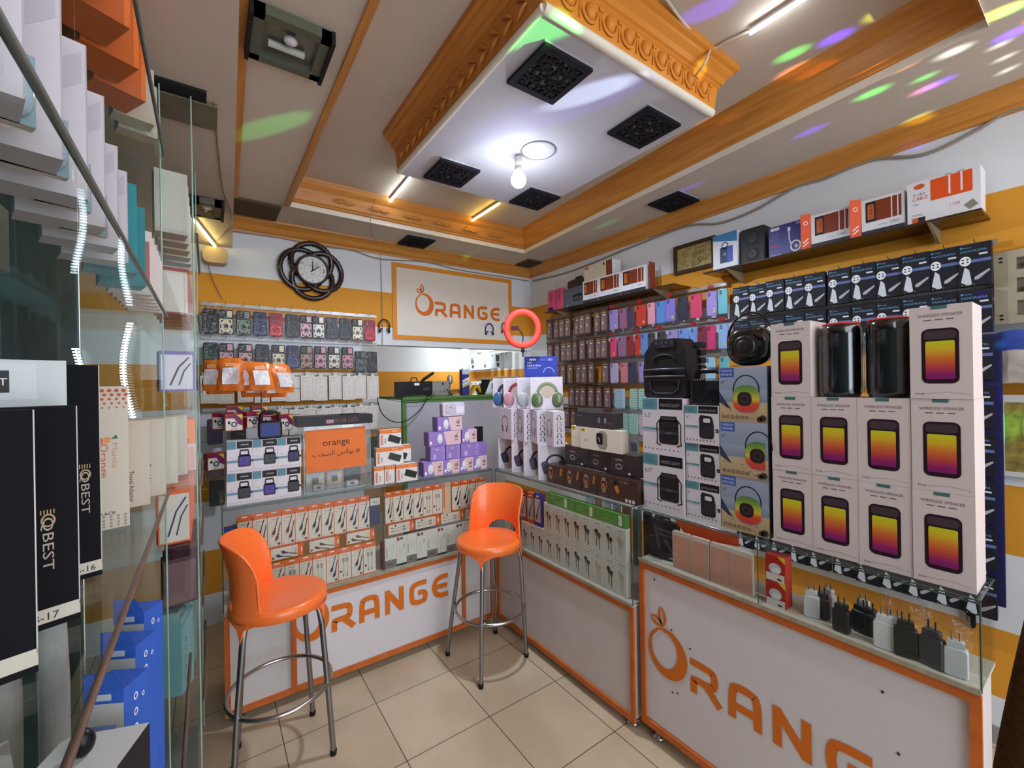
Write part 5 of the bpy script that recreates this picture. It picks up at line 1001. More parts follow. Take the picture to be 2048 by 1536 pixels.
def boxW():
    w, h = .119, .2455; g = G(); g.box((0, 0, 0), (w, .13, h), M((208, 194, 190), .5)); g.prr(w*.36, h-.009, w*.62, h, .001, M((70, 110, 106), .4)); g.ptx('WIRELESS SPEAKER', w*.5, h*.885, .0075, M((128, 108, 112), .5), 1, 'c', wid=w*.72)
    for k in range(3): g.prr(w*(.24+.18*k), h*.845, w*(.24+.18*k)+w*.13, h*.845+.0024, .001, M((100, 84, 90), .5), 1)
    g.prr(w*.2, h*.165, w*.80, h*.755, .014, M((44, 26, 34), .35), 1); g.prr(w*.24, h*.64, w*.76, h*.73, .008, M((70, 56, 60), .3), 2); g.prr(w*.265, h*.21, w*.735, h*.62, .004, GRD, 3)
    g.ptx('3inch', w*.09, h*.045, .006, M((120, 104, 110), .5), 1); g.pline([(w*.2, h*.05), (w*.6, h*.075), (w*.95, h*.05)], .0008, M((160, 146, 148), .5), 1); return g.ob('speaker_box')
B65, B3, B4, B4b, BW = box65(), box3(), box4(), box4(.82), boxW(); XS = 1.575; used = set()
def put(o, loc, rz, label, group=None, cat='box'):
    if o.name in used: c = dup(o, loc, rz, label)
    else: used.add(o.name); c = o; o.location = loc; o.rotation_euler = (0, 0, rz)
    tag(c, label, cat, group); return c
jit = lambda a=.006: random.uniform(-a, a)
for r in range(2): put(B65, (XS-.004+jit(.003), 1.232, 1.0+.2392*r), RW+(.01 if r else 0), 'white 6.5 inch speaker box with backpack style speaker, %s of two' % ('lower', 'upper')[r], 'stacked 6.5 inch speaker boxes')
for r in range(3): put(B3, (XS+jit(.003), 1.026, 1.0+.151*r), RW, 'white 3 inch extra bass speaker box, %s of three' % ('lowest', 'middle', 'top')[r], 'stacked 3 inch speaker boxes')
for r in range(3): put(B4b if r == 1 else B4, (XS+jit(.003), .881, 1.0+.1995*r), RW, 'beach picture box with rainbow 4 inch speaker, %s of three' % ('lowest', 'middle', 'top')[r], 'stacked beach picture speaker boxes')
for c in range(4):
    for r in range(3 if c in (0, 3) else 2):
        put(BW, (XS+jit(.003)-(.004 if c == 3 else 0), (.699, .5795, .460, .3395)[c], 1.0+.246*r), RW+jit(.008), 'wireless speaker box with yellow to purple screen, %s column, %s row' % (('leftmost', 'second', 'third', 'rightmost')[c], ('bottom', 'middle', 'top')[r]), 'wireless speaker boxes on the right counter')
# big black party speaker
def bigspk():
    t = thing('party_speaker', 'large black rugged speaker with strap standing on the 6.5 inch boxes', 'speaker', (1.60, 1.243, 1.479), RW); b = M((20, 20, 24), .42, coat=.15); d = M((34, 34, 38), .5); W, H, D = .208, .25, .10
    g = G(); o = [(.0, .02), (.014, .0), (W-.014, 0), (W, .02), (W+.004, H*.45), (W-.002, H*.82), (W-.034, H), (.05, H), (.006, H*.80), (-.004, H*.45)]; g.prism(o, 0, D, b); g.ob('body', t)
    g = G(); o2 = [(W*.28, H*.86), (W*.76, H*.86), (W*.74, H*1.005), (W*.3, H*1.005)]; g.prism(o2, -.006, .01, d); g.T = TR(0, -.0065, 0)
    for k in range(4): g.pring(W*(.34+.12*k), H*.945, .006, .006, .0015, M((110, 110, 114), .4), 1, n=10)
    g.ptx('speaker', W*.52, H*.875, .006, M((120, 120, 124), .4), 1, 'c'); g.ob('control_panel', t)
    for nm, z in (('upper_bar', H*.49), ('lower_bar', H*.37)): g = G(); g.tube([(.004, .0, z), (.02, -.010, z), (W-.02, -.010, z), (W-.004, 0, z)], .004, M((80, 80, 84), .3, .3), 8); g.ob(nm, t)
    g = G(); g.tube([(W*.25+W*.25*(1-math.cos(a)), -.003, H*.64+.025*math.sin(a)) for a in [PI*k/14 for k in range(15)]], .004, d, 6); g.ob('woofer_trim', t)
    g = G(); g.tube([(W*.15, -.003, H*.3), (W*.17, -.003, H*.15), (W*.3, -.003, H*.08), (W*.7, -.003, H*.08), (W*.83, -.003, H*.15), (W*.85, -.003, H*.3)], .003, M((60, 60, 66), .4), 6); g.ob('lower_trim', t)
    g = G()
    for k in range(12): g.box((W*.2+k*.01, -.003, H*.40), (W*.2+k*.01+.005, .0, H*.46), d)
    g.ob('vent', t)
    g = G(); g.tube([(.0, .06, H*.8), (-.016, .05, H*.5), (-.012, .04, H*.2), (-.018, .03, .01), (.0, .02, .006)], .006, BLACK, 6); g.ob('strap', t)
    for k in range(4): g = G(); g.rbox((W*.62, D-.01, H*(.45+.13*k)), (W+.012, D+.03, H*(.55+.13*k)), d, .008, 3); g.ob('side_block', t)
bigspk()
t = thing('handle_speaker', 'black ribbed square speaker with carry handle on 3 inch boxes', 'speaker', (1.60, 1.020, 1.4535), RW); b = M((18, 18, 20), .45, coat=.1); W, H = .136, .137
g = G(); g.rbox((0, 0, 0), (W, .07, H*.76), b, .022, 5, .008); g.ob('body', t)
g = G(); g.tube([(.012, .035, H*.7), (.016, .035, H*.93), (.03, .035, H), (W-.04, .035, H), (W-.014, .035, H*.9), (W-.012, .035, H*.7)], .012, b, 10); g.ob('handle', t)
g = G()
for k in range(11):
    x0_ = .012+.013*k; g.tube([(x0_, -.002, max(.012, .012+0)), (x0_+.04 if x0_+.04 < W-.01 else W-.01, -.002, .012+min(.04, W-.01-x0_)*1.3), ], .003, M((30, 30, 33), .4), 6)
for k in range(1, 6):
    z0_ = .012+.0155*k; L_ = (H*.74-z0_)/1.3; g.tube([(.01, -.002, z0_), (.01+L_, -.002, H*.74)], .003, M((30, 30, 33), .4), 6)
g.ob('ribbed_grille', t)
t = thing('round_speaker', 'glossy black rounded speaker with hoop handle on beach picture boxes', 'speaker', (1.60, .873, 1.5985), RW); W = .158; gb_ = M((14, 13, 14), .12, coat=1)
g = G(); rows = []
for i, (s_, y) in enumerate(((.55, -.004), (.8, -.002), (.93, .008), (1, .03), (.96, .055), (.8, .07), (.5, .075))):
    rows.append([(W/2+(x-W/2)*s_, y, .075+(z-.075)*s_) for x, z in rrect(0, .004, W, .148, .06, 8)])
g.grid(rows, gb_, True, True); g.face(rows[0], gb_); g.ob('body', t)
g = G(); g.T = TR(W*.47, -.006, .074); g.lathe([(0, -.004), (.012, -.006), (.022, -.004), (.026, -.001), (.032, -.004), (.038, -.001), (.04, .004)], M((26, 24, 24), .3, coat=.4), 28, 'Y'); g.ob('driver', t)
g = G(); g.tube([(W/2+(W/2+.002)*math.cos(a), .03, .10+.098*math.sin(a)) for a in [-.15+(PI+.3)*k/24 for k in range(25)]], .0045, gb_, 8); g.ob('handle', t)
for (y, lb) in ((.577, 'left glossy black cylinder speaker with red top ring, on wireless boxes'), (.460, 'right glossy black cylinder speaker with red top ring, on wireless boxes')):
    t = thing('cylinder_speaker', lb, 'speaker', (1.645, y-.058, 1.4925), 0, 'black cylinder speakers'); r_ = .053; H = .232
    g = G(); g.lathe([(0, 0), (r_*.86, .0), (r_*.97, .012), (r_, .035), (r_, H*.84), (r_*.985, H*.93), (r_*.9, H*.975), (r_*.84, H*.985), (0, H*.985)], M((12, 12, 14), .16, coat=1), 40); g.ob('body', t)
    g = G(); g.tube([(r_*.87*math.cos(a*PI/20), r_*.87*math.sin(a*PI/20), H*.985) for a in range(40)], .0035, M((206, 60, 60), .3), 8, closed=True); g.ob('red_ring', t)
    g = G(); rr = r_+.0045; rows = [[(rr*math.cos(a), rr*math.sin(a), z+.003*math.sin(a*7+z*60)) for a in [2*PI*k/40 for k in range(40)]] for z in (.01, .05, .09, .13, .17, .195)]; g.grid(rows, ACRYL, True, True); g.ob('plastic_wrap', t)
# ---------------------------------------------------------------- right counter interior
g = G(); W, H = .125, .165; dk = M((54, 48, 56), .4); g.box((0, 0, 0), (W, .03, H), dk); g.tube([(W*.35, .012, H), (W*.37, .012, H+.012), (W*.7, .012, H+.012), (W*.72, .012, H)], .004, BLACK, 6); g.ptx('TEMPERED', W*.3, H*.72, .012, M((150, 144, 150), .4), 1, wid=W*.6); g.ptx('POINTS', W*.36, H*.60, .013, M((150, 144, 150), .4), 1, wid=W*.5)
g.pol([(W*.1, H*.9), (W*.25, H*.86), (W*.4, H*.3), (W*.3, H*.2)], M((90, 84, 94), .3), 1); g.pol([(W*.5, H*.5), (W*.9, H*.16), (W*.95, H*.22), (W*.62, H*.55)], M((110, 104, 112), .3), 1); g.pr(W*.72, H*.06, W*.93, H*.11, M((190, 184, 186), .4)); o = g.ob('screen_glass_box', loc=(1.60, 1.222, .7795), rz=RW+.06); tag(o, 'dark grey tempered glass box standing inside right counter at left', 'box')
pk = None
for i, (a, b) in enumerate(((1.092, 1.013), (1.010, .928), (.925, .848), (.845, .770))):
    if pk is None:
        w = .079; g = G(); g.rbox((0, 0, 0), (w, .014, .152), M((206, 188, 176), .5), .006); g.prr(.003, .003, w-.003, .135, .005, M((204, 148, 126), .4, noise=.08, scale=14), 1); g.pr(w*.2, .075, w*.42, .077, M((190, 130, 100), .5), 2); o = pk = g.ob('boxed_case'); pk.location = (1.572, a, .7795)
    else: o = dup(pk, (1.572-.002*i, a, .7795))
    o.rotation_euler = (0, 0, RW); tag(o, 'peach coloured boxed phone case in right counter, %s from left' % ORD[i], 'box', 'peach boxed cases in the right counter')
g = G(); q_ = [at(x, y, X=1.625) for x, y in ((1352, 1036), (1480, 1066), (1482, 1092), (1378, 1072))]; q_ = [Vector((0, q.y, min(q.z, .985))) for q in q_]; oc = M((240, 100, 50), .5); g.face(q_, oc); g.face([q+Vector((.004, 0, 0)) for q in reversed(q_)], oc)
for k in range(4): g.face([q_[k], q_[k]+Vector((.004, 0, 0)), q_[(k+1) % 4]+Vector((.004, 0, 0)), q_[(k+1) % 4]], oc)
tag(g.ob('stool_reflection', loc=(1.61, 0, 0)), 'orange sheet added as the stool reflection behind the peach boxed cases', 'card')  # flat orange sheet put in for the stool's reflection in the glass
rb = None
for i in range(2):
    if rb is None:
        w, h = .062, .086; g = G(); g.box((0, 0, 0), (w, .05, h), M((178, 40, 30), .4)); g.pr(.002, .0, w-.002, h*.3, M((220, 206, 196), .5)); g.pol([(w*.6, h), (w, h*.75), (w, h)], M((226, 190, 60), .5)); g.pel(w*.5, h*.5, .02, .018, M((200, 196, 206), .3), 2); g.prr(w*.35, h*.34, w*.75, h*.55, .004, M((228, 226, 230), .3), 3); g.pel(w*.72, h*.1, .008, .003, BLACK, 2); o = rb = g.ob('adapter_box')
    else: o = dup(rb, (0, 0, 0))
    o.location = (1.565, .722, .7795+.0865*i); o.rotation_euler = (0, 0, RW); tag(o, 'small red adapter box beside the glass divider, %s of two' % ('lower', 'upper')[i], 'box', 'red adapter boxes in the right counter')
def plug(px, py, c, kind, label, s=1):
    p = at(px, py, Z=.7795); p.x = max(p.x-.012, 1.556 if s > .99 else 1.60); q = at(px, py-30, X=p.x+.0); s *= 1.16; t = thing('charger_plug', label, 'charger', (p.x, q.y, .7795), RW+random.uniform(-.3, .3), 'charger plugs standing in the right counter'); m = M(c, .3, coat=.2); w = .038*s; h = .06*s
    g = G(); g.rbox((-w/2, 0, 0), (w/2, .024, h), m, .007, 4, .003); g.ob('body', t)
    g = G(); g.rbox((-w*.36, .003, h), (w*.36, .021, h+.014*s), m, .004, 3); g.ob('plug_base', t)
    for sx in (-1, 1): g = G(); g.tube([(sx*.0075, .012, h+.013*s), (sx*.0075, .012, h+.031*s)], .002, STEEL if c[0] > 60 else M((40, 40, 44), .3), 6); g.ob('prong', t)
    return t
for a in [(1622, 1232, (206, 204, 206), 0, 'first white charger plug beside the red adapter boxes', 1.0), (1640, 1255, (26, 26, 28), 0, 'first black charger plug from left in right counter', .95), (1652, 1222, (206, 206, 210), 0, 'white charger plug standing behind the first black one', .9), (1680, 1275, (22, 22, 24), 0, 'glossy black charger plug, second black from left', 1.0), (1717, 1292, (24, 24, 26), 0, 'black charger plug, third black from left', .95), (1722, 1250, (206, 206, 208), 0, 'white charger plug behind the third black one', .95), (1735, 1275, (22, 22, 24), 0, 'black charger plug leaning close behind third black one', .95), (1768, 1318, (214, 212, 214), 0, 'large white charger plug in middle of the right half', 1.1), (1788, 1290, (180, 176, 180), 0, 'grey white charger plug behind the large white one', .95), (1812, 1325, (20, 20, 22), 0, 'tall black charger plug right of the large white one', 1.15), (1860, 1345, (60, 58, 66), 0, 'dark charger plug wrapped in plastic near right end', 1.15), (1912, 1372, (190, 192, 196), 0, 'pale charger plug at the far right end', 1.05)]:
    plug(*a[:3], a[3], a[4], a[5])
for (y, z, lb) in ((.375, .82, 'clear plastic bag over the dark plug'), (.29, .84, 'clear plastic bag with pale plug at counter right end')):
    g = G(); rows = [[(.045*math.cos(a)*(1+.15*math.sin(5*a+v)), .035*math.sin(a), .045*v) for a in [2*PI*k/20 for k in range(20)]] for v in range(0, 4)]; g.grid(rows, FILM, True, True); tag(g.ob('plastic_bag', loc=(1.64, y, .7795), rz=RW), lb, 'bag')
# ---------------------------------------------------------------- racks on the right wall
XC = 2.60; XRl = 2.66
def brownpack():
    g = G(); w, h = .078, .185; br = M((66, 38, 28), .4, coat=.3); g.box((-w/2, 0, -h-.01), (w/2, .014, -.01), br); z0 = -h-.01; g.prr(-w/2+.010, z0+.012, w/2-.008, z0+h-.04, .004, M((116, 96, 102), .35, coat=.4), 1); g.pr(-w/2+.016, z0+.02, w*.02, z0+h*.62, M((140, 116, 108), .3, coat=.4), 2)
    g.pel(-.006, z0+h*.40, .010, .014, M((196, 176, 130), .35, .3), 3, 12); g.pr(-w/2+.012, z0+h-.034, w/2-.012, z0+h-.026, M((170, 140, 96), .4), 1); g.prr(-w*.1, z0+h*.70, w*.22, z0+h*.76, .002, M((214, 204, 190), .4), 3); g.pel(-.008, z0+.03, .005, .006, M((190, 160, 100), .4), 3, 8)
    g.ptx('FLIP CASE', 0, z0+h-.02, .006, M((180, 150, 100), .4), 1, 'c'); return g.ob('wallet_case_pack')
BP = brownpack(); gB = 'brown wallet case packs on the right wall'
rowsB = [(2.150, (160, 205, 255, 300, 365, 410, 455, 520, 580), 'top'), (1.935, (165, 210, 268, 308, 345, 412, 480, 530, 580), 'second'), (1.733, (170, 212, 262, 318, 375, 425, 480, 580), 'third'), (1.535, (330, 365, 415, 478, 530, 605), 'fourth'), (1.345, (290, 330, 600), 'fifth')]
rowsC = [(2.150, [(650, 712, (150, 132, 196), 'lavender'), (718, 778, (150, 96, 134), 'mauve'), (785, 840, (72, 58, 80), 'dark plum'), (845, 925, (206, 56, 46), 'red'), (942, 998, (222, 150, 168), 'pale pink'), (1000, 1080, (92, 140, 208), 'sky blue'), (1082, 1155, (128, 120, 200), 'violet'), (1158, 1250, (44, 50, 66), 'dark navy'), (1268, 1358, (214, 66, 106), 'hot pink'), (1385, 1475, (156, 136, 206), 'light purple'), (1480, 1560, (110, 190, 202), 'turquoise')], 'top'),
         (1.935, [(650, 702, (220, 60, 110), 'hot pink'), (706, 772, (146, 106, 140), 'mauve'), (778, 830, (140, 40, 44), 'dark red'), (832, 900, (206, 52, 36), 'bright red'), (902, 925, (92, 140, 208), 'blue'), (930, 992, (66, 66, 70), 'dark grey'), (1010, 1082, (60, 60, 66), 'charcoal'), (1090, 1172, (156, 146, 200), 'lavender'), (1180, 1256, (110, 150, 216), 'blue'), (1258, 1335, (118, 160, 222), 'light blue'), (1342, 1376, (120, 36, 56), 'maroon'), (1383, 1460, (206, 50, 110), 'magenta'), (1482, 1560, (140, 180, 226), 'powder blue')], 'second'),
         (1.733, [(650, 716, (176, 166, 206), 'silvery lilac'), (724, 786, (206, 126, 136), 'rose'), (790, 860, (52, 56, 78), 'navy'), (862, 926, (150, 140, 200), 'lavender'), (1300, 1365, (90, 92, 86), 'olive'), (1370, 1460, (156, 200, 222), 'ice blue'), (1495, 1560, (110, 180, 186), 'teal')], 'third'),
         (1.535, [(662, 786, (166, 196, 220), 'pale blue floral'), (795, 860, (170, 214, 196), 'mint floral'), (868, 925, (164, 210, 194), 'mint floral')], 'fourth'),
         (1.345, [(680, 722, (214, 190, 196), 'pink floral'), (725, 790, (160, 206, 188), 'mint floral'), (794, 866, (162, 208, 190), 'mint floral'), (868, 920, (216, 190, 196), 'pink floral')], 'fifth'),
         (1.150, [(630, 700, (176, 182, 186), 'clear'), (704, 792, (150, 156, 160), 'clear'), (800, 870, (120, 128, 134), 'clear')], 'sixth')]
for (zt, xs, rn) in rowsB:
    Y = []
    for x in xs: Y.append(ZX(x/3.84+1050+7, 480+(740 if zt > 2 else 900 if zt > 1.8 else 1050 if zt > 1.6 else 1200)/3.84, XC)[0])
    for i, y in enumerate(Y): put(BP, (XC+(.012 if i % 3 == 1 else 0), y+.0, zt), RW+jit(.05), 'brown wallet case pack, %s row of right wall, %s from left' % (rn, ORD[i]), gB, 'phone case')
for (zt, lst, rn) in rowsC:
    yy = []
    for i, (a, b, c, nm) in enumerate(lst):
        py = {'top': 700, 'second': 850, 'third': 1030, 'fourth': 1200, 'fifth': 1380, 'sixth': 1500}[rn]
        f = lambda x: ZX(x/3.84+1050, py/3.84+480-(.0 if x < 1000 else (x-1000)*.04), XC)[0]
        y0_, y1_ = f(a), f(b); w = max(.06, min(.10, y0_-y1_-.006)); yc = (y0_+y1_)/2; fl = 'floral' in nm; yy.append(yc)
        st = 'floral' if fl else 'clearpack' if nm == 'clear' else 'plain'; wr = round(w/.01)*.01
        key = (c, (90, 130, 120) if fl else ((214, 196, 60) if (i % 3 == 0 and st == 'plain') else None), st, wr, .155)
        o = hang(key, (XC+(.01 if i % 2 else 0), yc, zt), RW+jit(.06), '%s phone case in clear bag, %s row of right wall, %s from left' % (nm, rn, ORD[i]), 'coloured phone cases on the right wall')
        if rn in ('top', 'second') and i % 3 == 0:
            g = G(); g.rbox((-.02, 0, 0), (.02, .004, .02), M((160, 20, 30), .4), .004); g.ob('red_tag', o, (0, -.012, -.02))
    ys_ = [y for y in yy]+[at(x/3.84+1050+7, 660, X=XC).y for x in (160, 255, 365, 455, 520, 580)]
    rail('%s hook rail of the case rack on right wall' % rn, (XRl, 3.2, zt+.006), (XRl, 1.43, zt+.006), [(XRl, y, zt+.006) for y in ys_], (-1, 0, 0), 'hook rails on the right wall', hl=.085)
# dark strap boxes
def panbox():
    g = G(); w, h = .094, .174; d = M((24, 24, 32), .6); g.box((-w/2, 0, -h), (w/2, .03, 0), d); g.T = TR(-w/2, 0, -h)
    g.pr(0, h*.55, w, h*.62, M((90, 110, 160), .4)); g.ptx('PANORAMA', w*.08, h*.80, .010, M((96, 150, 190), .4), 1, wid=w*.8); g.pr(w*.06, h*.9, w*.14, h*.94, M((80, 150, 200), .4)); g.ptx('Pocket', w*.17, h*.9, .006, M((130, 160, 190), .4), 1)
    g.pel(w*.22, h*.60, .017, .020, M((222, 224, 226), .4), 2, 18)
    for dx, dz in ((-.007, .006), (.007, .006), (-.007, -.006), (.007, -.005)): g.pel(w*.22+dx, h*.60+dz, .004, .003, BLACK, 3, 8)
    g.pol([(w*.08, h*.1), (w*.2, h*.46), (w*.34, h*.38), (w*.42, h*.04), (w*.3, h*.02)], M((200, 204, 212), .3), 2); g.pol([(w*.5, h*.2), (w*.95, h*.36), (w*.97, h*.32), (w*.62, h*.14), (w*.5, h*.13)], M((170, 172, 180), .3), 2); g.pr(w*.64, h*.71, w*.9, h*.75, M((214, 216, 220), .4), 2)
    for k in range(4): g.pr(w*(.1+.12*k), h*.025, w*(.1+.12*k)+.003, h*.035, WHITE, 3)
    return g.ob('strap_box')
PB = panbox(); gp = 'dark strap boxes on the right wall'; cy = [1.306, 1.216, 1.12, 1.025, .927, .822, .724, .63, .536, .4445, .354]
for r, zt in enumerate((2.10, 1.905, 1.71, 1.515, 1.32, 1.125, .93, .735)):
    cols_ = range(11) if r in (0, 1, 7) else (9, 10)
    for c in cols_:
        put(PB, (2.585+(.006 if c % 2 else 0), cy[c], zt+jit(.003)), RW+jit(.04), 'dark printed strap box on right wall, %s row, %s from left' % (ORD[r], ORD[c]), gp)
    rail('%s hook rail behind the dark strap boxes' % ORD[r], (XRl, 1.38, zt+.004), (XRl, .30, zt+.004), [(XRl, cy[c], zt+.004) for c in cols_], (-1, 0, 0), 'hook rails behind the strap boxes', hl=.07)
g = G(); g.box((0, 0, 0), (.016, .05, 1.1), M((36, 34, 78), .5)); tag(g.ob('display_strip', loc=(2.60, .285, .62)), 'dark blue upright strip at the right end of strap boxes', 'strip')
# ---------------------------------------------------------------- wall shelves
for (a, b, z, lb) in ((3.02, 1.70, 2.185, 'dark glass wall shelf above the brown wallet cases'), (1.49, .32, 2.205, 'long glass wall shelf above the dark strap boxes')):
    t = thing('wall_shelf', lb, 'shelf', (2.50, b, z)); g = G(); g.box((0, 0, 0), (.198, a-b, .008), glassmat('shelf_glass', (.5, .42, .34), 1)); g.ob('shelf_board', t)
    g = G(); g.tube([(0, 0, .004), (0, a-b, .004)], .004, M((60, 44, 34), .3), 6); g.ob('front_edge', t)
    for y in (.15, a-b-.15): g = G(); g.prism([(.0, 0), (.19, 0), (.19, -.06), (.17, -.06)], 0, .01, M((150, 130, 100), .4)); g.ob('bracket', t, (0, y, 0))
ZS1 = 2.1945
for i, (y, lb) in enumerate(((3.01, 'left pink earphone pouch pack at the end of the upper shelf'), (2.90, 'right pink earphone pouch pack beside the grey box'))):
    t = thing('pink_pouch', lb, 'pouch', (2.53, y, ZS1), RW, 'pink pouch packs on the wall shelf'); g = G(); g.rbox((0, 0, 0), (.095, .04, .19), M((214, 72, 118), .4, bump=.4), .02, 4, .008); g.ob('pouch', t)
    g = G(); g.box((-.008, -.006, 0), (.103, .045, .25), FILM); g.ob('plastic_wrap', t)
    g = G(); g.prr(.03, .08, .065, .17, .012, M((190, 50, 96), .4)); g.ob('inner_case', t, (0, -.001, 0))
g = G(); g.box((0, 0, 0), (.05, .03, .035), M((50, 40, 80), .5)); tag(g.ob('small_box', loc=(2.515, 2.99, ZS1), rz=RW), 'tiny dark purple box under the pink pouches', 'box')
g = G(); W, H = .235, .16; g.box((0, 0, 0), (W, .12, H), M((84, 94, 106), .5)); g.ptx('GEAR VR', W*.12, H*.72, .014, M((120, 132, 144), .5), 1); g.prr(W*.5, H*.25, W, H*.62, .02, M((34, 36, 42), .3), 1); g.prr(W*.53, H*.3, W*.98, H*.48, .015, M((70, 74, 84), .3), 2); g.pel(W*.22, H*.1, .006, .006, WHITE, 1)
tag(g.ob('headset_box', loc=(2.53, 2.80, ZS1), rz=RW), 'slate grey box picturing a goggles headset on the wall shelf', 'box')
t = thing('headset', 'black plastic wrapped goggles headset on top of the grey box', 'headset', (2.57, 2.80, ZS1+.161), RW); g = G(); g.rbox((0, 0, 0), (.20, .08, .082), M((28, 28, 30), .3, coat=.6), .034, 6, .015); g.ob('visor', t); g = G(); g.tube([(.05, .05, .07), (.08, .05, .10), (.13, .05, .10), (.16, .05, .07)], .012, M((30, 28, 30), .35), 8); g.ob('head_strap', t)
def cb20(w, h, kind, d=.10):
    g = G(); W_ = M((222, 222, 226), .45); g.box((0, 0, 0), (w, d, h), W_)
    if kind == 'brownwin':
        g.pr(0, 0, w, h*.16, M((54, 52, 60), .5)); g.pol([(w*.1, h*.38), (w*.93, h*.38), (w*.93, h*.93), (w*.1, h*.93)], M((126, 56, 30), .4)); g.pr(w*.1, h*.38, w*.34, h*.93, M((44, 38, 40), .4), 2); g.prr(w*.15, h*.45, w*.30, h*.85, .003, M((206, 106, 46), .5), 3); g.ptx('CABLE', w*.27, h*.47, .012, M((40, 30, 30), .5), 4, rot=PI/2, wid=h*.36)
        for x in (.70, .84): g.pr(w*x, h*.38, w*x+.004, h*.97, WHITE, 3)
        g.ptx('CABLE', w*.66, h*.24, .012, M((70, 66, 70), .5), 1, wid=w*.22); g.ptx('orange', w*.4, h*.24, .009, M((150, 150, 156), .5), 1)
    elif kind == 'orange':
        g.prr(w*.34, h*.48, w*.9, h*.96, .005, M((226, 84, 30), .45), 1); 
        for x in (.60, .76): g.pline([(w*x, h*.54), (w*x, h)], .006, WHITE, 2); g.prr(w*x-.012, h*.97, w*x+.008, h*1.03 if 0 else h*.995, .003, M((190, 186, 180), .4), 3)
        g.pel(w*.18, h*.88, .018, .011, M((206, 90, 50), .5), 1); g.ptx('CABLE', w*.08, h*.56, .016, M((206, 66, 36), .5), 1, wid=w*.22); g.ptx('0.1&2', w*.09, h*.67, .012, M((80, 90, 110), .5), 1); g.ptx('15a', w*.09, h*.45, .010, M((100, 110, 130), .5), 1); g.ptx('METRE', w*.07, h*.2, .008, M((80, 90, 130), .5), 1)
        g.pr(w*.07, h*.03, w*.26, h*.16, M((44, 40, 44), .5)); g.pr(w*.07, h*.05, w*.16, h*.16, M((206, 96, 50), .5), 2); g.ptx('1,200', w*.6, h*.26, .011, M((206, 80, 60), .5), 1); g.pol([(w*.78, h*.2), (w*.9, h*.3), (w*.97, h*.16), (w*.86, h*.08)], M((130, 134, 110), .5), 1)
    elif kind == 'blue':
        g.pr(0, 0, w, h, M((48, 46, 120), .4)); g.prr(w*.06, h*.86, w*.32, h*.95, .004, WHITE, 2); g.ptx('20 PCS', w*.09, h*.88, .008, M((48, 46, 120), .5), 3); g.ptx('Pa', w*.82, h*.88, .018, WHITE, 2)
        for k in range(4): g.pr(w*.06, h*(.76-.06*k), w*.3, h*(.766-.06*k), M((170, 170, 210), .5), 2)
        g.pline([(w*.6, h*.78), (w*.6, h*.5), (w*.66, h*.3)], .005, WHITE, 2); g.pr(w*.56, h*.74, w*.64, h*.86, WHITE, 2); g.pring(w*.78, h*.25, .026, .03, .007, WHITE, 2); g.pol([(w*.8, h*.32), (w*.74, h*.22), (w*.8, h*.22), (w*.76, h*.12), (w*.86, h*.26), (w*.8, h*.26)], WHITE, 3)
        g.pr(w*.06, h*.36, w*.26, h*.41, M((190, 60, 90), .5), 2); g.ptx('Quick 3.0', w*.06, h*.06, .009, WHITE, 2)
    elif kind == 'cream':
        g.pr(0, 0, w, h, M((216, 208, 190), .5)); g.pr(w*.8, 0, w, h, M((128, 58, 34), .5), 2); g.prr(w*.03, h*.8, w*.17, h*.95, .004, M((206, 96, 60), .5), 2); g.ptx('wireless', w*.25, h*.16, .012, M((180, 172, 156), .5), 2); g.pel(w*.72, h*.85, .010, .012, INK, 2); g.pline([(w*.35, h*.3), (w*.37, h*.75), (w*.5, h*.8)], .002, M((170, 160, 150), .5), 2); g.pr(w*.05, h*.04, w*.22, h*.08, INK, 2)
        for k in range(3): g.pel(w*.9, h*(.3+.2*k), .004, .004, M((200, 170, 140), .5), 3, 8)
    return g
tag(cb20(.305, .125, 'cream').ob('cable_carton', loc=(2.56, 2.575, 2.378), rz=RW), 'cream and brown box standing on top of the orange window cartons', 'box')
for i, (a, b) in enumerate(((2.56, 2.39), (2.388, 2.165), (2.163, 1.94))): tag(cb20(a-b, .182, 'brownwin', .09).ob('cable_carton', loc=(2.53, a, ZS1), rz=RW), 'white carton with brown cable picture, upper left shelf, %s from left' % ORD[i], 'box', 'cable cartons on the wall shelves')
g = G(); g.box((0, 0, 0), (.006, .06, .20), M((140, 64, 44), .5)); tag(g.ob('card', loc=(2.55, 1.925, ZS1), rz=RW), 'brown card flap at the right end of the carton row', 'card')
ZS2 = 2.2145
g = G(); W, H = .148, .215; g.box((0, 0, 0), (W, .10, H), M((214, 218, 224), .45)); g.pol([(0, H*.86), (W, H*.7), (W, H), (0, H)], M((60, 120, 170), .5)); g.prr(W*.3, H*.18, W*.82, H*.62, .006, M((36, 46, 84), .4), 2); g.pr(W*.6, H*.2, W*.8, H*.6, M((50, 70, 180), .4), 3); g.pring(W*.5, H*.66, .02, .02, .005, BLACK, 2); g.pr(0, 0, W, H*.05, M((60, 130, 160), .5)); g.pring(W*.5, H*.42, .008, .008, .002, WHITE, 4)
tag(g.ob('speaker_carton', loc=(2.54, 1.447, ZS2), rz=RW), 'white and blue carton picturing a speaker at shelf left end', 'box')
t = thing('tower_speaker', 'black two driver speaker standing on the long wall shelf', 'speaker', (2.55, 1.287, ZS2), RW); g = G(); g.rbox((0, 0, 0), (.135, .08, .205), M((26, 26, 30), .5), .01, 4, .005); g.ob('body', t)
for z in (.055, .14): g = G(); g.T = TR(.068, -.002, z); g.lathe([(0, .002), (.01, -.003), (.02, .001), (.028, 0), (.033, -.005), (.037, 0)], M((40, 40, 44), .45), 24, 'Y'); g.ob('driver', t)
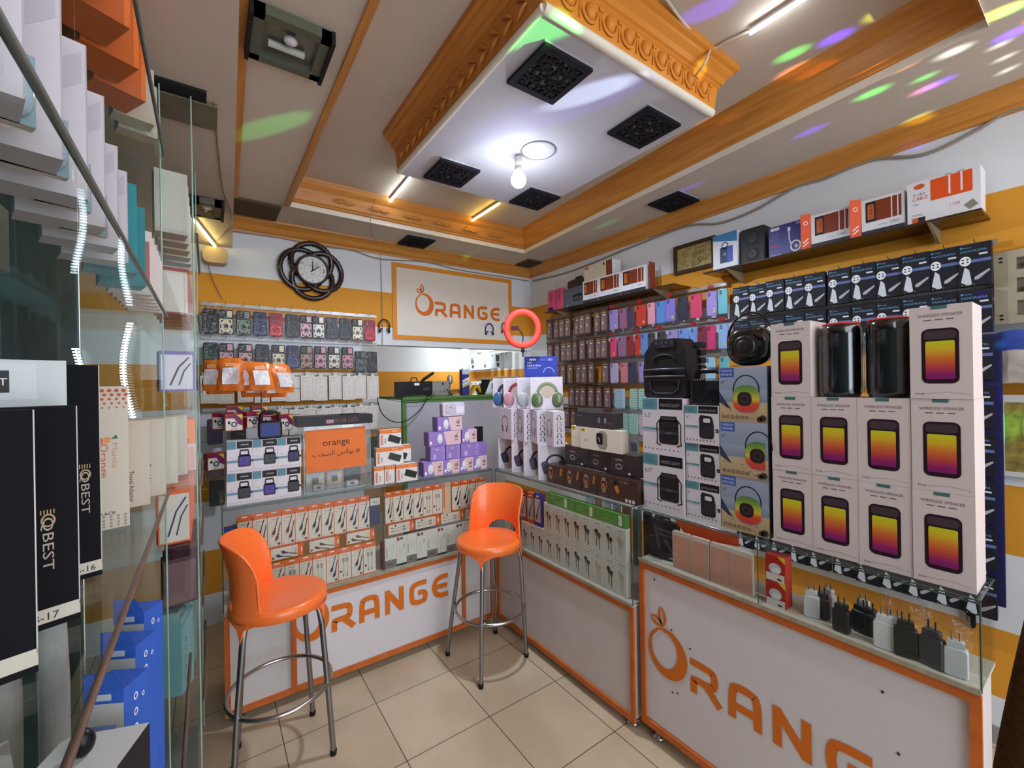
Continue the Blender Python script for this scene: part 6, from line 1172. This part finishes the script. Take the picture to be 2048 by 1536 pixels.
tag(cb20(.17, .172, 'blue').ob('cable_carton', loc=(2.55, 1.13, ZS2), rz=RW), 'dark blue cable carton beside the black tower speaker', 'box', 'cable cartons on the wall shelves')
for i, (a, b, h, yr) in enumerate(((.925, .755, .172, 0), (.715, .56, .172, 0))):
    o = cb20(a-b, h, 'brownwin', .11).ob('cable_carton', loc=(2.55, a, ZS2), rz=RW); tag(o, 'white carton with brown cable picture on long shelf, %s' % ('left one', 'right one')[i], 'box', 'cable cartons on the wall shelves')
    g = G(); h = .185; g.box((0, 0, 0), (.045, .002, h), M((216, 84, 40), .5)); g.pring(.022, h*.75, .010, .011, .003, WHITE, 1, n=12); g.pline([(.01, h*.2), (.034, h*.32)], .005, WHITE, 1); g.pline([(.01, h*.1), (.034, h*.22)], .005, WHITE, 1)
    g.ob('end_flap', o, (-.036, -.03, 0), .7)
tag(cb20(.222, .185, 'orange', .10).ob('cable_carton', loc=(2.54, .549, ZS2), rz=RW), 'large white carton with orange CABLE print at shelf right end', 'box', 'cable cartons on the wall shelves')
g = G(); g.box((0, 0, 0), (.045, .002, .18), M((216, 84, 40), .5)); 
t = thing('picture_frame', 'dark framed golden relief picture hanging above the case rack', 'picture', (XR-.003, 1.815, 2.29), RW); W, H = .30, .197
g = G(); f_ = M((62, 44, 28), .5)
for a, b in (((0, -.02, 0), (W, 0, .022)), ((0, -.02, H-.022), (W, 0, H)), ((0, -.02, .022), (.022, 0, H-.022)), ((W-.022, -.02, .022), (W, 0, H-.022))): g.box(a, b, f_)
g.ob('frame', t); g = G(); gd = M((176, 160, 104), .4, .4, noise=.3, bump=1, scale=40); g.box((.022, -.008, .022), (W-.022, 0, H-.022), gd)
for k in range(26): x = random.uniform(.05, W-.05); z = random.uniform(.045, H-.045); g.ell((x, -.009, z), (.014, .005, .009), gd, 8, 5)
g.ob('relief_panel', t)
# things on the right wall beyond the strap boxes
t = thing('metal_rack_plate', 'worn grey metal plate with slots on the right wall', 'plate', (2.62, .305, 1.757), RW); W, H = .5, .29; g = G(); mp = M((166, 158, 136), .45, .3, noise=.2, scale=9)
g.box((0, 0, 0), (.06, .02, H), mp); g.box((W-.06, 0, 0), (W, .02, H), mp)
for z in (0, .09, .18, .26): g.box((.06, 0, z), (W-.06, .02, z+.032), mp)
g.box((.06, .015, 0), (W-.06, .02, H), M((110, 104, 90), .5))
for z in (.02, .035, .25, .265): g.ell((.02, -.001, z), (.006, .003, .004), BLACK, 8, 5)
g.ob('plate', t)
g = G(); g.box((.08, 0, 0), (.16, .014, .018), BLACK); g.ob('switch', t, (0, .0, .222)); g = G(); g.box((.08, 0, 0), (.2, .012, .02), M((90, 50, 40), .5)); g.ob('terminal_block', t, (0, 0, .125))
g = G(); rows = [[(.28*u, -.03*math.sin(PI*u)*math.sin(PI*v)-.006*math.sin(9*u+7*v), -.21*v+.01*math.sin(8*u)) for u in [k/10 for k in range(11)]] for v in [k/8 for k in range(9)]]; g.grid(rows[:4], M((44, 70, 150), .3, coat=.4, bump=.6)); g.grid(rows[3:], M((190, 180, 170), .3, coat=.5, noise=.3, bump=.6, scale=20)); g.grid([[(x, .004, z) for x, y, z in r] for r in rows], M((180, 176, 170), .4)); tag(g.ob('plastic_bag_pack', loc=(2.62, .305, 1.722), rz=RW), 'blue and clear plastic packet hanging under the metal plate', 'packet')
g = G(); W, H = .30, .33; g.box((0, 0, 0), (W, .008, H), M((206, 206, 204), .5)); g.pr(.02, .02, W-.02, H-.03, M((150, 132, 70), .4, noise=.5, scale=30)); g.pring(.10, .08, .03, .05, .008, M((190, 140, 50), .4), 2); g.pring(.08, .2, .02, .06, .006, M((120, 110, 60), .4), 2); tag(g.ob('poster', loc=(2.66, .306, 1.142), rz=RW), 'white edged gold patterned poster at the right edge', 'poster')
g = G(); g.rbox((0, 0, 0), (.03, .02, .09), BLACK, .01); tag(g.ob('black_clip', loc=(1.74, .195, .86), rz=RW), 'black clip hanging past the right counter end', 'clip') if 0 else None

p = at(1942, 1232, X=2.685); g = G(); g.rbox((-.014, -.02, -.05), (.014, 0, .04), BLACK, .012, 4); tag(g.ob('wall_hook', loc=(2.698, p.y, p.z), rz=RW), 'small black hook on the white stripe beside the right counter', 'hook')
g = G(); bf = M((74, 46, 22), .95, noise=.35, bump=.8, scale=50); rows = []
for v in range(13):
    z = 1.02*v/12; yl = .295-.10*(v/12)**1.3; row = []
    for k in range(16):
        a = 2*PI*k/16; row.append((2.14+.055*math.sin(a)*(1+.15*math.sin(3*a+v)), yl-.16+.16*math.cos(a)*(1-.25*v/12), z))
    rows.append(row)
g.grid(rows, bf, True, True); g.face(rows[-1], bf); tag(g.ob('fabric_bundle'), 'dark brown fabric bundle at the lower right edge of the photo', 'fabric')
# ---------------------------------------------------------------- glass shelf units along the left
def shelfunit(label, x0, X1, y0, y1, zs, loc_label):
    t = thing('glass_shelf_unit', label, 'shelf unit', (x0, y0, 0))
    for i, z in enumerate(zs):
        x1 = X1+(.045 if (z < 1 and y0 < 1) else 0); g = G(); g.box((0, 0, z-.004), (x1-x0, y1-y0, z+.004), GLASS); s = g.ob('glass_shelf', t)
        g = G(); g.tube([(x1-x0, 0, z), (x1-x0, y1-y0, z)], .0042, M((92, 98, 92) if z > 1.5 else (110, 84, 72), .35, noise=.3, scale=10), 6); g.ob('shelf_edge', s)
    x1 = X1
    for y in (0, y1-y0-.006): g = G(); g.box((.03, y, .1), (x1-x0-.012, y+.006, 2.49), GLASS); g.ob('end_panel', t)
    for y in (.0, y1-y0): g = G(); g.tube([(x1-x0-.01, y, .1), (x1-x0-.01, y, 2.49)], .0025, M((150, 180, 166), .2), 6); g.ob('panel_edge', t)
    g = G(); g.box((.0, 0, .0), (.02, y1-y0, 2.49), M((58, 84, 86), .7, noise=.3, scale=5)); g.ob('back_panel', t)
    g = G(); g.box((0.02, .01, .0), (x1-x0-.03, y1-y0-.01, .12), M((120, 126, 124), .4)); g.ob('plinth', t)
    return t
U1 = shelfunit('tall glass shelf unit nearest the camera on the left', -.55, -.10, .10, 1.70, (.72, 1.24, 1.775, 2.27), '')
U2 = shelfunit('second glass shelf unit on the left, beside the counter end', -.48, -.022, 1.72, 2.30, (.55, .85, 1.05, 1.24, 1.54, 1.79, 2.05), '')
# coiled led light behind
L_ = M((225, 245, 255), .4, emit=2.2)
for x_, z_, n_, lb_ in ((-.185, 1.27, 60, 'right beaded led light string inside the left shelf unit end'), (-.29, 1.40, 34, 'left beaded led light string inside the left shelf unit end')):
    t = thing('led_coil', lb_, 'light string', (x_, 1.665, z_), 0, 'led light strings in the left shelf unit'); g = G()
    for k in range(n_): z = .008*k; x = .014*math.sin(k*.11); g.box((x-.007, -.004, z), (x+.007, .001, z+.0035), L_)
    g.ob('beads', t); g = G(); g.tube([(.014*math.sin(k*.11), .004, .008*k) for k in range(0, n_, 3)], .0022, WHITE, 6); g.ob('cord', t)
# black boxes on the eye level shelf
ZM = 1.2445
def qbest(px, py, rz, w, h, lab, y, extra=None):
    p = at(px, py, Z=ZM); u = Vector((math.cos(rz), math.sin(rz), 0)); o = p-u*w
    g = G(); g.box((0, 0, 0), (w, .055, h), M((10, 10, 18), .9)); g.pr(0, .008, w, .026, M((196, 190, 176), .5)); g.ptx(lab, w*.12 if w > .08 else .0, .011, .011, BLACK, 2, al='l') if 0 else g.ptx(lab, w-{'B-17': .044, 'B-16': .032, '7': .062}[lab], .0115, .0095, BLACK, 2)
    g.pr(w-.0012, .02, w+.0, h, M((190, 186, 180), .5), 1); Q_ = w-{'B-17': .034, 'B-16': .024, '7': .085}[lab]; g.ptx('QBEST', Q_, h*.50, .0105, M((170, 160, 144), .45), 2, rot=-PI/2, wid=.068); g.pring(Q_+.005, h*.487, .0068, .0085, .002, M((170, 146, 106), .4), 3)
    for k in range(5): g.pr(Q_-.002+.003*k, h*.515, Q_-.001+.003*k, h*.535, M((190, 160, 110), .4), 2)
    ob = g.ob('speaker_carton', loc=tuple(Vector((o.x, o.y, ZM))), rz=rz); return tag(ob, y, 'box', 'tall black cartons on the left shelf')
qbest(77, 1343, .34, .11, .286, '7', 'tall black carton nearest the camera at left edge')
qbest(161, 1235, .40, .115, .286, 'B-17', 'tall black carton labelled B-17 on the left shelf')
qbest(205, 1148, .36, .10, .348, 'B-16', 'tallest black carton labelled B-16 on the left shelf')
# white topped box above them
p = at(60, 790, Y=.80); g = G(); g.box((0, 0, 0), (.10, .06, .35), M((196, 204, 206), .5)); g.pr(.0, .295, .07, .345, M((206, 214, 216), .5)); g.pr(.012, .305, .045, .335, BLACK, 2); g.ptx('BEST', .015, .315, .010, WHITE, 3); tag(g.ob('white_carton', loc=(-.262, .855, ZM), rz=.36), 'white carton with small black emblem behind the black ones', 'box')
def lbox(pr_, rz, w, h, d, mk, name, label, z=ZM, cat='box', group=None):
    p = at(*pr_, Z=z); u = Vector((math.cos(rz), math.sin(rz), 0)); o = p-u*w; g = G(); mk(g, w, h, d); ob = g.ob(name, loc=(o.x, o.y, z), rz=rz); return tag(ob, label, cat, group)
def mk_or(g, w, h, d):
    g.box((0, 0, 0), (w, d, h), M((206, 196, 180), .5)); o = M((190, 84, 40), .5)
    for i in range(6):
        for j in range(5): g.pel(w*(.1+.16*i)+.004*(j % 2), h*(.97-.03*j), .0042*(1-j*.13), .0042*(1-j*.13), o, 1, 8)
        for j in range(4): g.pel(w*(.1+.16*i), h*(.02+.022*j), .003, .0025, M((150, 140, 120), .5), 1, 6)
    g.pel(w*.34, h*.62, .007, .009, M((214, 96, 40), .5), 1); g.pel(w*.52, h*.625, .006, .007, M((220, 150, 90), .5), 1); g.pol([(w*.6, h*.63), (w*.72, h*.66), (w*.76, h*.63)], M((60, 110, 50), .5), 1)
    g.ptx('Orange', w*.36, h*.60, .014, M((206, 92, 44), .5), 1, rot=-PI/2, wid=.075); g.ptx('Manila', w*.62, h*.60, .010, M((196, 150, 120), .5), 1, rot=-PI/2, wid=.055); g.pel(w*.2, h*.10, .004, .004, BLACK, 2); g.ptx('BLACK', w*.3, h*.10, .007, INK, 2)
lbox((260, 1050), .30, .075, .315, .05, mk_or, 'charger_carton', 'tall white box with orange dots and vertical orange lettering')
def mk_ad(g, w, h, d):
    g.box((0, 0, 0), (w, d, h), M((196, 186, 170), .55)); g.ptx('Travel Adapter', w*.5, h*.42, .010, INK, 1, rot=-PI/2, wid=h*.36); g.face([(0, 0, h), (w, 0, h), (w*.9, -.01, h+.006), (w*.1, -.01, h+.006)], M((200, 190, 174), .5))
for i, (q, rz) in enumerate((((301, 1008), .30), ((332, 988), .26), ((356, 965), .3), ((376, 948), .26))): lbox(q, rz, .085, .225-.004*i, .05, mk_ad, 'travel_adapter_box', 'beige box reading Travel Adapter, %s from left' % ORD[i], group='travel adapter boxes on the left shelf')
# upper shelf: white boxes with blister windows
ZU = 1.7795
def mk_w(k):
    def f(g, w, h, d):
        g.box((0, 0, 0), (w, d, h), M((186, 180, 188), .5)); g.pr(w-.001, 0, w, h, M((160, 156, 160), .5)); g.pol([(w*.5, h*.55), (w*.62, h*.8), (w*.95, h*.95), (w*.95, h*.75)], M((172, 166, 176), .5), 1); g.prr(w*.2, h*.08, w*.6, h*.35, .004, M((214, 200, 190), .5), 1); g.ptx('HiO', w*.3, h*.15, .012, INK, 2, rot=.6)
    return f
yy = [.36, .47, .58, .69, .80, .91, 1.01]
for i, y in enumerate(yy):
    g = G(); w, h = .085, .185 if i < 5 else .165; mk_w(0)(g, w, h, .05); o = g.ob('cable_box', loc=(-.195, y, ZU), rz=.30); tag(o, 'white cable box on the upper left shelf, %s from the camera' % ORD[i], 'box', 'white cable boxes on the upper left shelf')
for i, y in enumerate((.45, .56, .67, .78, .89)):
    t = thing('blister_pack', 'small white pack with glossy blister window by shelf edge, %s from the camera' % ORD[i], 'pack', (-.165, y-.035, ZU), .42, 'blister packs on the upper left shelf'); g = G(); g.box((0, 0, 0), (.05, .012, .062), M((206, 196, 190), .5)); g.pr(.0, .0, .05, .062, M((120, 146, 156), .5)); g.pr(0, 0, .026, .05, M((214, 202, 196), .5), 2); g.prr(.006, .016, .018, .028, .001, INK, 3); g.prr(.0075, .0175, .0165, .0265, .001, M((214, 202, 196), .5), 4); g.ob('card', t)
    g = G(); g.ell((.038, -.004, .03), (.012, .009, .026), M((150, 172, 186), .12, coat=1), 14, 8); g.ob('blister', t)
for i, y in enumerate((1.10, 1.235)):
    g = G(); g.box((0, 0, 0), (.075, .06, .175), M((28, 124, 132), .5)); g.pring(.02, .12, .008, .012, .0015, M((120, 190, 196), .5), 1); g.ptx('i12', .012, .06, .01, M((150, 200, 200), .5), 1, rot=PI/2); tag(g.ob('teal_box', loc=(-.182, y, ZU), rz=.25), 'teal box standing on the upper left shelf, %s one' % ('nearer', 'farther')[i], 'box', 'teal boxes on the upper left shelf')
for i in range(6):
    y = 1.34+.058*i; g = G(); g.box((0, 0, 0), (.08, .025, .155), M((214, 200, 196), .5)); g.pr(.03, .02, .075, .13, M((170, 100, 96), .5)); tag(g.ob('pink_box', loc=(-.183, y, ZU), rz=.3), 'thin white and pink box on upper left shelf, %s from the camera' % ORD[i], 'box', 'thin pink boxes on the upper left shelf')
# top shelf: orange boxes and pale boxes
for i in range(8):
    y = .42+.135*i; g = G(); g.box((0, 0, 0), (.10, .10, .16), M((206, 104, 48), .5)); g.pr(.09, 0, .1, .16, M((236, 120, 56), .5)); tag(g.ob('orange_box', loc=(-.205, y, 2.2745), rz=.5), 'orange box on the highest left shelf, %s from the camera' % ORD[i], 'box', 'orange boxes on the highest left shelf')
for i in range(2):
    y = 1.50+.08*i; g = G(); g.box((0, 0, 0), (.085, .05, .15), M((196, 188, 170), .5)); tag(g.ob('beige_box', loc=(-.19, y, 2.2745), rz=.3), 'beige box at far end of the highest left shelf, %s one' % ('nearer', 'farther')[i], 'box', 'beige boxes on the highest left shelf')
# hindmost boxes seen through the glass
for i, (y, z, c, h, lb) in enumerate(((.75, ZU, (40, 50, 56), .12, 'dark box deep on upper left shelf nearest camera'), (.95, ZU, (30, 90, 96), .12, 'dark teal box deep on the upper left shelf'), (1.15, ZU, (150, 160, 156), .12, 'grey box deep on upper left shelf'), (1.1, ZM, (24, 26, 36), .22, 'dark box deep behind the eye level cartons'), (1.35, ZM, (226, 120, 50), .20, 'orange box peeping behind tall dotted carton'), (1.52, ZM, (60, 70, 80), .20, 'slate box deep behind the travel adapters'))):
    g = G(); g.box((0, 0, 0), (.12, .09, h), M(c, .4)); tag(g.ob('storage_box', loc=(-.43 if i != 4 else -.33, y, z)), lb, 'box')
# lower shelf things
ZL = .7245
def mk_blue(g, w, h, d):
    g.box((0, 0, 0), (w, d, h), M((52, 96, 190), .45)); g.pr(0, 0, w, h*.94, M((190, 190, 184), .5)); g.prr(w*.3, h*.955, w*.7, h*.985, .002, M((190, 196, 210), .5), 2); g.ptx('ACCRAY', w*.25, h*.80, .008, WHITE, 2, wid=w*.5); g.pr(w*.2, h*.785, w*.8, h*.84, M((120, 150, 206), .5), 1.5)
    g.T = TR(w, 0, 0, rz=PI/2)
    g.pring(d*.75, h*.9, .003, .004, .0015, WHITE, 1, n=10)
    for k in range(9): g.pring(d*.45, h*(.92-.075*k), .0045, .0065, .0022, WHITE, 1, n=12)
    g.T = I4; g.face([(0, 0, h), (w, 0, h), (w*.85, -.012, h+.035), (w*.15, -.012, h+.035)], M((52, 96, 190), .45)); g.face([(w, .001, h), (0, .001, h), (w*.15, -.011, h+.035), (w*.85, -.011, h+.035)], M((60, 90, 150), .45))
for i, (y, x, h) in enumerate(((.96, -.168, .345), (1.08, -.166, .355), (1.20, -.165, .365))):
    g = G(); mk_blue(g, .058, h, .055); tag(g.ob('blue_box', loc=(x, y, ZL), rz=-.5), 'blue and white box with open hanging flap, %s from the camera' % ORD[i], 'box', 'blue boxes on the lower left shelf')
for i, (y, x, h) in enumerate(((1.80, -.145, .255), (1.93, -.14, .25))):
    g = G(); w = .068; c = M((110, 156, 160), .5); g.box((0, 0, 0), (w, .085, h), c); g.T = TR(w, 0, 0, rz=PI/2)
    for k in range(5): g.pring(.03, h*(.18+.12*k), .006, .007, .0015, M((60, 90, 96), .5), 1, n=8)
    g.T = I4; g.box((-.004, -.012, h), (w*.9, .03, h+.02), M((120, 160, 160), .5)); tag(g.ob('mint_box', loc=(x, y, .5545), rz=-.35), 'pale teal box with small icons, %s one' % ('nearer', 'farther')[i], 'box', 'pale teal boxes in the second shelf unit')
for i, (y, x, h) in enumerate(((.68, -.225, .315), (.82, -.222, .315))):
    w = .105; t = thing('webcam_box', 'black and white box with black knob on top, %s one' % ('nearer', 'farther')[i], 'box', (x+.012, y, ZL), -.35, 'knobbed boxes on the lower left shelf'); g = G(); g.box((0, 0, 0), (w, .09, h), M((206, 204, 198), .5)); g.pr(.0, 0, w, h*.93, M((28, 22, 44), .4)); g.pel(w*.6, h*.8, .03, .03, M((20, 16, 26), .2), 2); g.T = TR(w, 0, 0, rz=PI/2); g.pr(0.01, 0, .09, h, M((22, 18, 30), .4)); g.T = I4; g.ob('carton', t)
    g = G(); g.ell((w*.45, .045, h+.018), (.014, .014, .019), M((16, 16, 16), .35), 12, 8); g.tube([(w*.45, .045, h), (w*.45, .045, h+.01)], .005, BLACK, 6); g.ob('knob', t)
g = G(); g.box((0, 0, 0), (.09, .08, .27), M((190, 186, 176), .5)); tag(g.ob('white_carton', loc=(-.33, .93, ZL), rz=.3), 'plain off-white carton behind the blue boxes', 'box')
for i in range(3):
    g = G(); rows = [[(.022*math.cos(a)*(1+.2*math.sin(3*a+v)), .022*math.sin(a), .115*v) for a in [2*PI*k/14 for k in range(14)]] for v in range(5)]; g.grid(rows, M((190, 190, 186), .35, coat=.3, bump=.5, noise=.15, scale=20), True, True); tag(g.ob('foil_roll', loc=((-.268, -.335, -.40)[i], (1.27, 1.27, 1.27)[i], ZL)), 'tall crumpled white foam roll on lower left shelf, %s one' % ('nearest', 'middle', 'farthest')[i], 'roll', 'foam rolls on the lower left shelf')
# second unit: dense rows of small boxes
def rowboxes(y0, n, dy, z, x, w, h, col, front, nm, label, group, rz=.15, pr_=None):
    for i in range(n):
        g = G(); g.box((0, 0, 0), (w, dy*.75, h), M(col, .5)); g.pr(.004, .006, w-.004, h-.012, M(front, .5)); 
        if pr_: g.pline([(w*.3, h*.15), (w*.55, h*.6), (w*.85, h*.85)], .005, M(pr_, .4), 2); g.pline([(w*.55, h*.15), (w*.7, h*.5), (w*.9, h*.7)], .004, M(pr_, .4), 2)
        tag(g.ob(nm, loc=(x, y0+dy*i, z), rz=rz), '%s, %s from the camera' % (label, ORD[i]), 'box', group)
rowboxes(1.76, 8, .062, 1.0545, -.135, .085, .17, (226, 96, 40), (212, 200, 190), 'cable_box', 'orange cable box in second shelf unit below eye level', 'orange cable boxes in second shelf unit', pr_=(40, 50, 90))
rowboxes(2.03, 3, .085, 1.2445, -.125, .085, .10, (206, 190, 186), (214, 150, 140), 'pink_box', 'white pink box in second shelf unit at eye level', 'pink boxes in the second shelf unit')
rowboxes(2.03, 2, .13, 1.3455, -.125, .085, .09, (232, 120, 40), (232, 120, 40), 'orange_box', 'orange box stacked on pink boxes in second shelf unit', 'orange boxes in second shelf unit')
rowboxes(1.76, 5, .10, 1.5445, -.125, .09, .13, (120, 100, 170), (214, 204, 214), 'earphone_box', 'white and purple earphone box in second shelf unit', 'purple edged boxes in second shelf unit', pr_=(30, 30, 40))
rowboxes(1.76, 5, .10, 1.7945, -.13, .085, .15, (150, 60, 56), (200, 190, 180), 'red_box', 'red edged box high in the second shelf unit', 'red edged boxes in second shelf unit')
rowboxes(1.76, 5, .10, 2.0545, -.13, .085, .20, (206, 200, 190), (200, 196, 184), 'white_box', 'pale box on top shelf of the second unit', 'pale boxes in the second shelf unit')
rowboxes(1.76, 7, .072, .8545, -.125, .09, .15, (72, 44, 50), (110, 80, 84), 'maroon_box', 'dark maroon box low in the second shelf unit', 'maroon boxes in second shelf unit')
